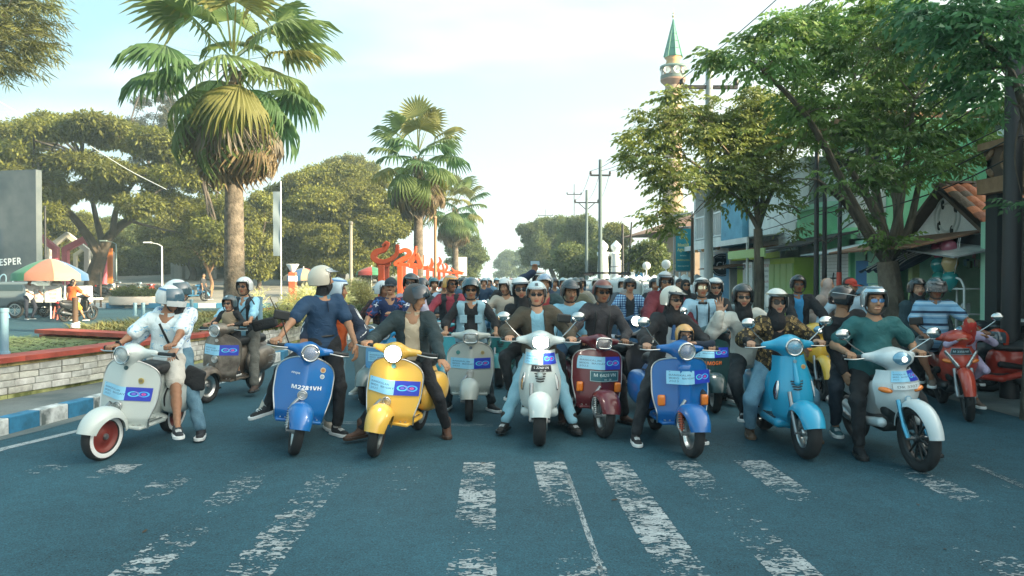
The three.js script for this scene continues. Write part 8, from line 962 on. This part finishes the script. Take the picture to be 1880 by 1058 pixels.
person({on:vario,pillion:true,lo:1,label:'passenger in dark scarf and black helmet behind the striped polo',wear:[{n:'dress',c:[0.02,0.045,0.055],g:0.026}],bottom:{c:dark,wide:0.03},female:true,side:-8,hip:[-0.26,0.86,-0.5],hL:[0,0.95,-0.2],hR:[-0.35,0.9,-0.2],fL:[0.3,0.3,-0.3],fR:[-0.3,0.3,-0.3],helmet:{c:[0.012,0.018,0.022]},scarf:{c:[0.012,0.02,0.024]},head:{yaw:16},skin:SKIN[2]});
const side16=low({kind:'matic',label:'dark scooter behind the teal green tee and the thick tree',x:5.5,z:-10.6,heading:-12,color:[0.02,0.03,0.04]});
person({on:side16,lo:1,label:'rider with dark visor helmet just left of the dark scarfed passenger',wear:[{n:'jacket',c:dark,g:0.02}],bottom:{c:dark},helmet:{c:[0.012,0.018,0.022],visor:10,visorM:mat([0.06,0.16,0.22],0.05,{clearcoat:1})},head:{yaw:30},skin:SKIN[0],hip:[0.1,0.80,-0.3],s:0.88});
const park1=scooter({kind:'matic',label:'parked red scooter lying side on at the right edge',x:6.02,z:-9.75,heading:-96,lean:5,color:[0.40,0.035,0.018],mirrorR:{tip:[0.40,1.1,0.2]},decal:[],group:'scooters of the right edge'});
scooter({kind:'matic',low:true,label:'parked black scooter with tall pale windscreen edge behind the red one',x:5.95,z:-10.9,heading:-120,color:[0.02,0.03,0.035],color2:[0.3,0.4,0.45],mirrorL:{tip:[0.42,1.12,0.2]},group:'scooters of the right edge'});
scooter({kind:'matic',low:true,label:'parked dark scooter cut by the right edge',x:6.75,z:-10.5,heading:-85,color:[0.03,0.035,0.04],group:'scooters of the right edge'});
{const hel=(l,px,py,d,c,ry,o={})=>{const p=at(px,py,d),t=thing('helmet',l,'helmet',[p.x,p.y,p.z],ry);part(t,'shell',helmetG('jet',0),paint(c,0.22));part(t,'lining',helmetG('jet',1),M.blackPl);if(o.visor)part(t,'visor',visorG(6),mat([0.05,0.08,0.1],0.06,{clearcoat:1}));if(o.logo)part(t,'emblem',shell((u,v)=>hp(-0.5+u*0.45,0.85+v*0.4,1.01),6,6,0.003),M.blackPl);};hel('red helmet resting on the parked scooters',1832,625,9.3,[0.50,0.05,0.02],-1.2,{visor:true});hel('white helmet with black emblem at the right edge',1876,606,9.9,[0.56,0.58,0.56],0.2,{logo:true});}
// ------------------------------------------------------------------ third row and beyond, each a rider on a scooter
const D_=[0.018,0.026,0.034],Wt=[0.58,0.62,0.62];
function mid(px,d,o){
const x=at(px,511,d).x,s=scooter({kind:o.k??'px',low:true,label:'scooter under '+o.on,x,z:-d+0.15,heading:o.hd??0,color:o.sc??[0.04,0.1,0.16],light:o.rect?'rect':undefined,litLamp:o.lit,lampPower:0.12,group:'scooters deep in the crowd'});
return person({on:s,lo:2,s:o.s??0.94,label:o.l,wear:o.wear??[{n:'jacket',c:o.c,sleeve:o.sl??'long',g:0.022,m:o.m}],bottom:{c:o.b??D_},helmet:o.nohelm?undefined:{c:o.h??Wt,kind:o.hk??'jet',peak:o.pk,visor:o.vis,rough:0.3},cap:o.cap,hair:o.hair,scarf:o.scarf,mask:o.mask,glasses:o.gl,skin:SKIN[o.sk??0],head:{yaw:o.yaw??0,pitch:o.pitch??0},hip:[o.dx??0,(s.K.seat+0.05+(o.dy??0)),-0.2],hR:o.hR,group:o.g});
}
mid(756,14,{l:'rider in silver helmet beneath the posts of the orange letters',on:'the rider in the silver helmet beneath the orange letters',h:[0.45,0.5,0.5],c:D_,yaw:10,dy:0.05});
mid(771,15.5,{l:'rider in plain white helmet right of the silver helmet, under the letters',on:'the plain white helmet under the letters',c:[0.1,0.14,0.16],yaw:40});
mid(792,14.5,{l:'rider in dark teal helmet behind the red helmet',on:'the dark teal helmet behind the red one',h:[0.02,0.12,0.15],c:D_,yaw:20});
mid(812,13.4,{l:'rider in pale helmet and light blue shirt left of the orange yellow helmet',on:'the rider in the light blue shirt left of the orange helmet',c:[0.34,0.46,0.56],h:[0.5,0.56,0.58],rect:true});
mid(848,19,{l:'rider in dark helmet above the dark visor of the denim vest man',on:'the dark helmet above the denim vest man',h:D_,c:[0.05,0.12,0.2]});
mid(888,20,{l:'rider in navy jacket with lit headlight, left of the printed black tee',on:'the navy jacket with lit headlight',h:[0.25,0.36,0.42],c:[0.02,0.05,0.1],lit:true,sc:[0.03,0.16,0.3]});
mid(897,22.5,{l:'rider in grey blue helmet just behind the navy jacket',on:'the grey blue helmet behind the navy jacket',h:[0.3,0.4,0.45],c:[0.1,0.2,0.3]});
mid(925,16.5,{l:'rider in white helmet and printed black tee left of the tan shirt',on:'the rider in the printed black tee',c:[0.012,0.013,0.015],sl:'short',sc:[0.2,0.32,0.4],lit:true});
mid(912,24,{l:'rider in teal blue jacket between the two lit headlights',on:'the teal blue jacket between two lit headlights',h:[0.2,0.4,0.48],c:[0.1,0.3,0.4]});
mid(966,15,{l:'rider in dark jacket whose helmet shows left of the raised arm',on:'the dark jacket left of the raised arm',c:[0.02,0.03,0.05]});
mid(1022,17,{l:'rider in dark helmet right of the bright blue helmet',on:'the dark helmet right of the bright blue one',h:D_,c:[0.05,0.1,0.14]});
mid(1064,12.3,{l:'rider in olive hooded top, dark peaked helmet and sunglasses with lit headlight',on:'the olive hooded top',h:[0.05,0.075,0.075],pk:1,c:[0.13,0.13,0.085],gl:true,lit:true,sc:[0.02,0.2,0.3]});
mid(1054,15.6,{l:'rider in white helmet with dark stripes and navy top behind the olive hood',on:'the navy top behind the olive hood',h:[0.5,0.53,0.52],c:[0.02,0.03,0.05],sl:'short'});
mid(1073,15.2,{l:'rider in dark helmet and tan jacket right behind the olive hood',on:'the tan jacket behind the olive hood',h:D_,c:[0.32,0.3,0.25]});
mid(1038,18.5,{l:'rider in pale teal helmet left of the olive hood, in blue haze',on:'the pale teal helmet left of the olive hood',h:[0.35,0.5,0.54],c:[0.1,0.25,0.35]});
mid(1101,17,{l:'rider in cream white helmet above the dark helmet of the peering passenger',on:'the cream white helmet above the peering passenger',h:[0.6,0.58,0.5],c:[0.1,0.12,0.14]});
mid(1156,12.8,{l:'rider with white face mask left of the blue checked shirt',on:'the white face mask',h:[0.45,0.5,0.52],c:[0.08,0.1,0.12],mask:[0.6,0.62,0.62],yaw:-10});
mid(1169,11.6,{l:'rider in blue checked shirt over black tee with lit amber headlight',on:'the blue checked shirt',h:D_,sc:[0.015,0.06,0.13],lit:true,gl:true,wear:[{n:'t_shirt',c:D_,sleeve:'none',g:0.01},{n:'checked_shirt',m:CL.check(),sleeve:'long',g:0.024,open:0.06,v:0.26}]});
mid(1216,13,{l:'rider half hidden behind the maroon quilted jacket, dark helmet',on:'the dark helmet behind the quilted jacket',h:D_,c:D_});
mid(1263,13.5,{l:'bare headed man between the blazer woman and the bow tie man',on:'the bare headed man by the silver car',nohelm:true,hair:{},c:[0.1,0.12,0.12],sk:3});
mid(1275,12.6,{l:'woman in black headscarf and glasses beside the silver car',on:'the woman in the black headscarf by the silver car',nohelm:true,scarf:{c:[0.012,0.013,0.015],full:true},c:[0.02,0.025,0.03],gl:true});
mid(1120,22,{l:'hazy rider in dark cap beyond the maroon helmet',on:'the hazy dark cap beyond the maroon helmet',nohelm:true,cap:D_,hair:{},c:[0.04,0.1,0.18]});
mid(872,27,{l:'hazy rider in white helmet right of the dark visor helmet',on:'the hazy white helmet right of the dark visor',c:[0.1,0.2,0.28]});
mid(945,27,{l:'hazy rider in pale helmet before the white van',on:'the hazy pale helmet before the van',c:[0.08,0.16,0.22]});
// ---- the far crowd reads as one mass
{
const r=rng(77),g=[],tint=(q,c)=>paintG(q.index?q.toNonIndexed():q,()=>c),B=[];
for(let v=0;v<4;v++){
const hc=[[0.6,0.64,0.64],[0.05,0.07,0.08],[0.4,0.5,0.55],[0.5,0.1,0.06]][v],jc=[[0.03,0.07,0.12],[0.3,0.36,0.4],[0.08,0.2,0.28],[0.02,0.025,0.03]][v],sc=[[0.03,0.2,0.36],[0.4,0.45,0.45],[0.25,0.03,0.03],[0.03,0.12,0.14]][v];
const P=[tint(tf(new THREE.SphereGeometry(1,12,9),[0,1.44,-0.2],[0,0,0],[0.125,0.14,0.145]),hc),tint(tf(new THREE.SphereGeometry(1,10,7),[0,1.40,-0.085],[0,0,0],[0.075,0.085,0.06]),SKIN[v]),tint(nets([cap([0,0.85,-0.25],[0,1.18,-0.2],0.14,0.15,{s:[1.2,0.8],side:[1,0,0]}),cap([-0.17,1.2,-0.2],[0.17,1.2,-0.2],0.06),cap([0.18,1.2,-0.2],[0.27,0.98,-0.02],0.055,0.045),cap([0.27,0.98,-0.02],[0.31,0.93,0.22],0.042,0.035),cap([-0.18,1.2,-0.2],[-0.27,0.98,-0.02],0.055,0.045),cap([-0.27,0.98,-0.02],[-0.31,0.93,0.22],0.042,0.035)],0.05),jc),tint(nets([cap([0.1,0.82,-0.2],[0.3,0.6,0.15],0.085,0.06),cap([0.3,0.6,0.15],[0.32,0.08,0.1],0.055,0.04),cap([-0.1,0.82,-0.2],[-0.3,0.6,0.15],0.085,0.06),cap([-0.3,0.6,0.15],[-0.32,0.08,0.1],0.055,0.04)],0.06),[0.02,0.03,0.04]),tint(nets([rb([0,0.58,0.38],[0.24,0.28,0.05],0.05),ell([0,0.92,0.34],[0.1,0.09,0.12]),cap([-0.33,0.94,0.24],[0.33,0.94,0.24],0.03),ell([0,0.5,-0.4],[0.26,0.24,0.4]),ell([0,0.34,0.6],[0.11,0.15,0.26])],0.06),sc),tint(tf(new THREE.CylinderGeometry(0.22,0.22,0.1,16),[0,0.22,0.6],[0,0,Math.PI/2]),[0.02,0.02,0.022])];
B.push(merge(P));
}
const m=new THREE.MeshStandardMaterial({vertexColors:true,roughness:0.38}),slots=[[],[],[],[]];const ob=new THREE.Object3D();
for(let row=0;row<44;row++){const d=23+row*1.55+row*row*0.035,xl=lerp(-2.3,-1.6,row/44),xr=lerp(3.6,2.6,row/44),n=Math.round((xr-xl)/0.86);for(let i=0;i<n;i++){if(row<6&&r()<0.25)continue;ob.position.set(lerp(xl,xr,(i+0.5)/n)+(r()-0.5)*0.4,0,-d+(r()-0.5)*0.9);ob.rotation.y=(r()-0.5)*0.5;const s=0.88+r()*0.2;ob.scale.set(0.95,s,0.95);ob.updateMatrix();slots[Math.floor(r()*4)].push([ob.matrix.clone(),0.6+r()*0.8]);}}
const grp=thing('rider_crowd','far crowd of helmeted riders filling the street into the blue haze','crowd',[0,0,0],0,null,'stuff');
slots.forEach((L,v)=>{const im=new THREE.InstancedMesh(B[v],m,L.length),c=new THREE.Color();L.forEach(([q,k],i)=>{im.setMatrixAt(i,q);im.setColorAt(i,c.setRGB(k,k,k));});im.name='riders';im.userData.kind='stuff';im.castShadow=im.receiveShadow=true;grp.add(im);});
}
// ---- cars
function car(label,x,z,heading,color,o={}){
const t=thing('car',label,'car',[x,0,z],heading*D2R,o.group),van=o.van?0.2:0,m=paint(color,0.25),h=1.45+van;
part(t,'body',memo('carb'+van,()=>nets([rb([0,0.62,0],[0.84,0.32,2.1],0.18),rb([0,1.05,-0.35+van*0.6],[0.72,0.42+van/2,1.35+van],0.22,{k:0.2}),rb([0,0.84,1.5],[0.78,0.1,0.55],0.09,{k:0.12})],0.06)),m);
const wg=mat([0.03,0.06,0.075],0.05,{clearcoat:1});part(t,'windscreen',shell((u,v)=>[u*lerp(0.66,0.6,v),lerp(0.98,h-0.12,v),lerp(1.18+van*1.7,0.72+van*1.7,v)-0.09*u*u],8,4,-0.02),wg);for(const s of[-1,1]){part(t,'side_window',box(0.03,0.36+van*0.4,1.7,s*0.715,1.17+van*0.4,-0.35),wg);const w=rotX(lathe([[0,-0.1],[0.2,-0.1],[0.3,-0.09],[0.32,0],[0.3,0.09],[0.2,0.1],[0,0.1]],24));for(const q of[1.3,-1.3]){const k=part(t,'wheel',w,M.rubber);k.position.set(s*0.76,0.32,q);part(k,'rim',rotX(lathe([[0,-0.105],[0.19,-0.102],[0.19,0.102],[0,0.105]],18)),M.alu);}part(t,'headlight',nets([rb([s*0.62,0.72,2.02],[0.16,0.08,0.1],0.05)],0.03),M.lens);part(t,'door_mirror',rbox(0.18,0.12,0.08,0.04,s*0.93,1.0,0.75),m);}
part(t,'grille',rbox(0.8,0.14,0.05,0.02,0,0.66,2.1),M.blackPl);part(t,'number_plate',rbox(0.42,0.13,0.02,0.005,0,0.42,2.115),M.white);if(o.rack)part(t,'roof_rack',[...[-0.5,0.5].map((q)=>box(0.05,0.05,1.8,q,h+0.08,-0.4)),...[0.3,-0.2,-0.7,-1.2].map((q)=>box(1.1,0.04,0.05,0,h+0.12,q))],M.blackPl);return t;
}
car('white van roof glimpsed behind the crowd below the far trees',gx(963,19.5),-20.5,0,[0.55,0.6,0.6],{van:true});
car('pale car with a black roof rack behind the maroon helmet',gx(1135,19),-20.5,0,[0.48,0.56,0.58],{rack:true,van:true});
car('silver blue car parked by the kerb behind the bow tie man',gx(1275,15.4),-16.4,-6,[0.30,0.40,0.44]);
// ------------------------------------------------------------------ bystanders on the left
{
const st=(l,px,d,o)=>{const x=at(px,511,d).x;return person({x,z:-d,y:o.y??0,heading:o.hd??0,lo:2,s:o.s??0.97,label:l,wear:[{n:'shirt',c:o.c,sleeve:o.sl??'short',g:0.018,hem:-0.04}],bottom:{c:o.b,wide:0.016,short:o.sh},shoe:{c:[0.03,0.03,0.03]},hip:o.hip??[0,0.88,0],hL:o.hL??[0.26,0.80,0.1],hR:o.hR??[-0.26,0.80,0.1],fL:o.fL??[0.11,0,0],fR:o.fR??[-0.11,0,0.02],hair:o.hair??{},helmet:o.helmet,scarf:o.scarf,skin:SKIN[o.sk??0],lean:o.lean??3,head:{pitch:o.pitch??4,yaw:o.yaw??0},group:o.g});};
st('food cart vendor in white shirt and dark trousers at the left of the cart',52,29.4,{c:[0.5,0.54,0.55],b:[0.012,0.018,0.035],hd:60,hL:[0.28,1.02,0.36],hR:[-0.1,1.0,0.4],cap:D_,sk:3});
st('customer in black tee standing behind the food cart',133,31.5,{c:[0.012,0.013,0.014],b:[0.06,0.06,0.06],hd:-100,helmet:{c:[0.5,0.05,0.03]}});
st('customer in grey top with dark helmet behind the cart',108,31.6,{c:[0.2,0.25,0.27],b:D_,hd:-40,helmet:{c:[0.1,0.13,0.14]}});
const bk=scooter({kind:'matic',low:true,label:'black motorcycle seen from behind under the woman in orange',x:at(162,511,28.6).x,z:-28.8,heading:165,color:[0.02,0.025,0.03],group:'parked motorcycles on the left'});
person({on:bk,lo:2,label:'woman in bright orange shirt and yellow trousers seated on the black motorcycle',wear:[{n:'shirt',c:[0.62,0.10,0.02],sleeve:'short',g:0.02,hem:-0.05}],bottom:{c:[0.55,0.32,0.04],short:0.95},hair:{long:1},skin:SKIN[0],hip:[0,0.84,-0.3],fL:[0.3,0,0],fR:[-0.3,0,0]});
const park=(l,px,d,hd,c,o={})=>scooter({kind:'matic',low:true,label:l,x:at(px,511,d).x,z:-d,heading:hd,color:c,vario:o.v,group:'parked motorcycles on the left'});
const lift=(s,d)=>{s.position.y=M.hP(-d);return s;};
lift(park('dark motorcycle parked side on left of the round planter',212,44,75,[0.03,0.04,0.045]),44);lift(park('second dark motorcycle parked behind the first, left of the planter',226,45.5,95,[0.05,0.06,0.07]),45.5);lift(park('grey motorcycle parked right of the round planter',262,45,60,[0.12,0.16,0.18]),45);lift(park('dark red motorcycle parked nearest the white lamp post',278,44,30,[0.28,0.04,0.03]),44);
lift(park('blue and white motorcycle parked before the dark hall',375,43.5,85,[0.06,0.25,0.45]),43.5);park('dark motorcycle under the green and red parasol',690,44,20,[0.03,0.06,0.1]);park('blue motorcycle left of the first traffic cone',662,42,50,[0.04,0.16,0.3]);
const p=st('person sitting on the blue and white motorcycle before the dark hall',372,43.5,{y:M.hP(-43.5),c:[0.03,0.035,0.04],b:D_,hip:[0,0.86,0],fL:[0.2,0.1,0.3],fR:[-0.2,0.1,0.3],hd:85});
park('blue fairing motorcycle cut by the left edge',-2,24.5,95,[0.04,0.16,0.36]);
car('dark grey car cut by the left edge behind the food cart',gx(2,32),-33.2,95,[0.10,0.13,0.14]);
park('delivery motorcycle attached to the food cart',80,30.9,-85,[0.03,0.03,0.035]);
}
renderer.render(scene,camera);
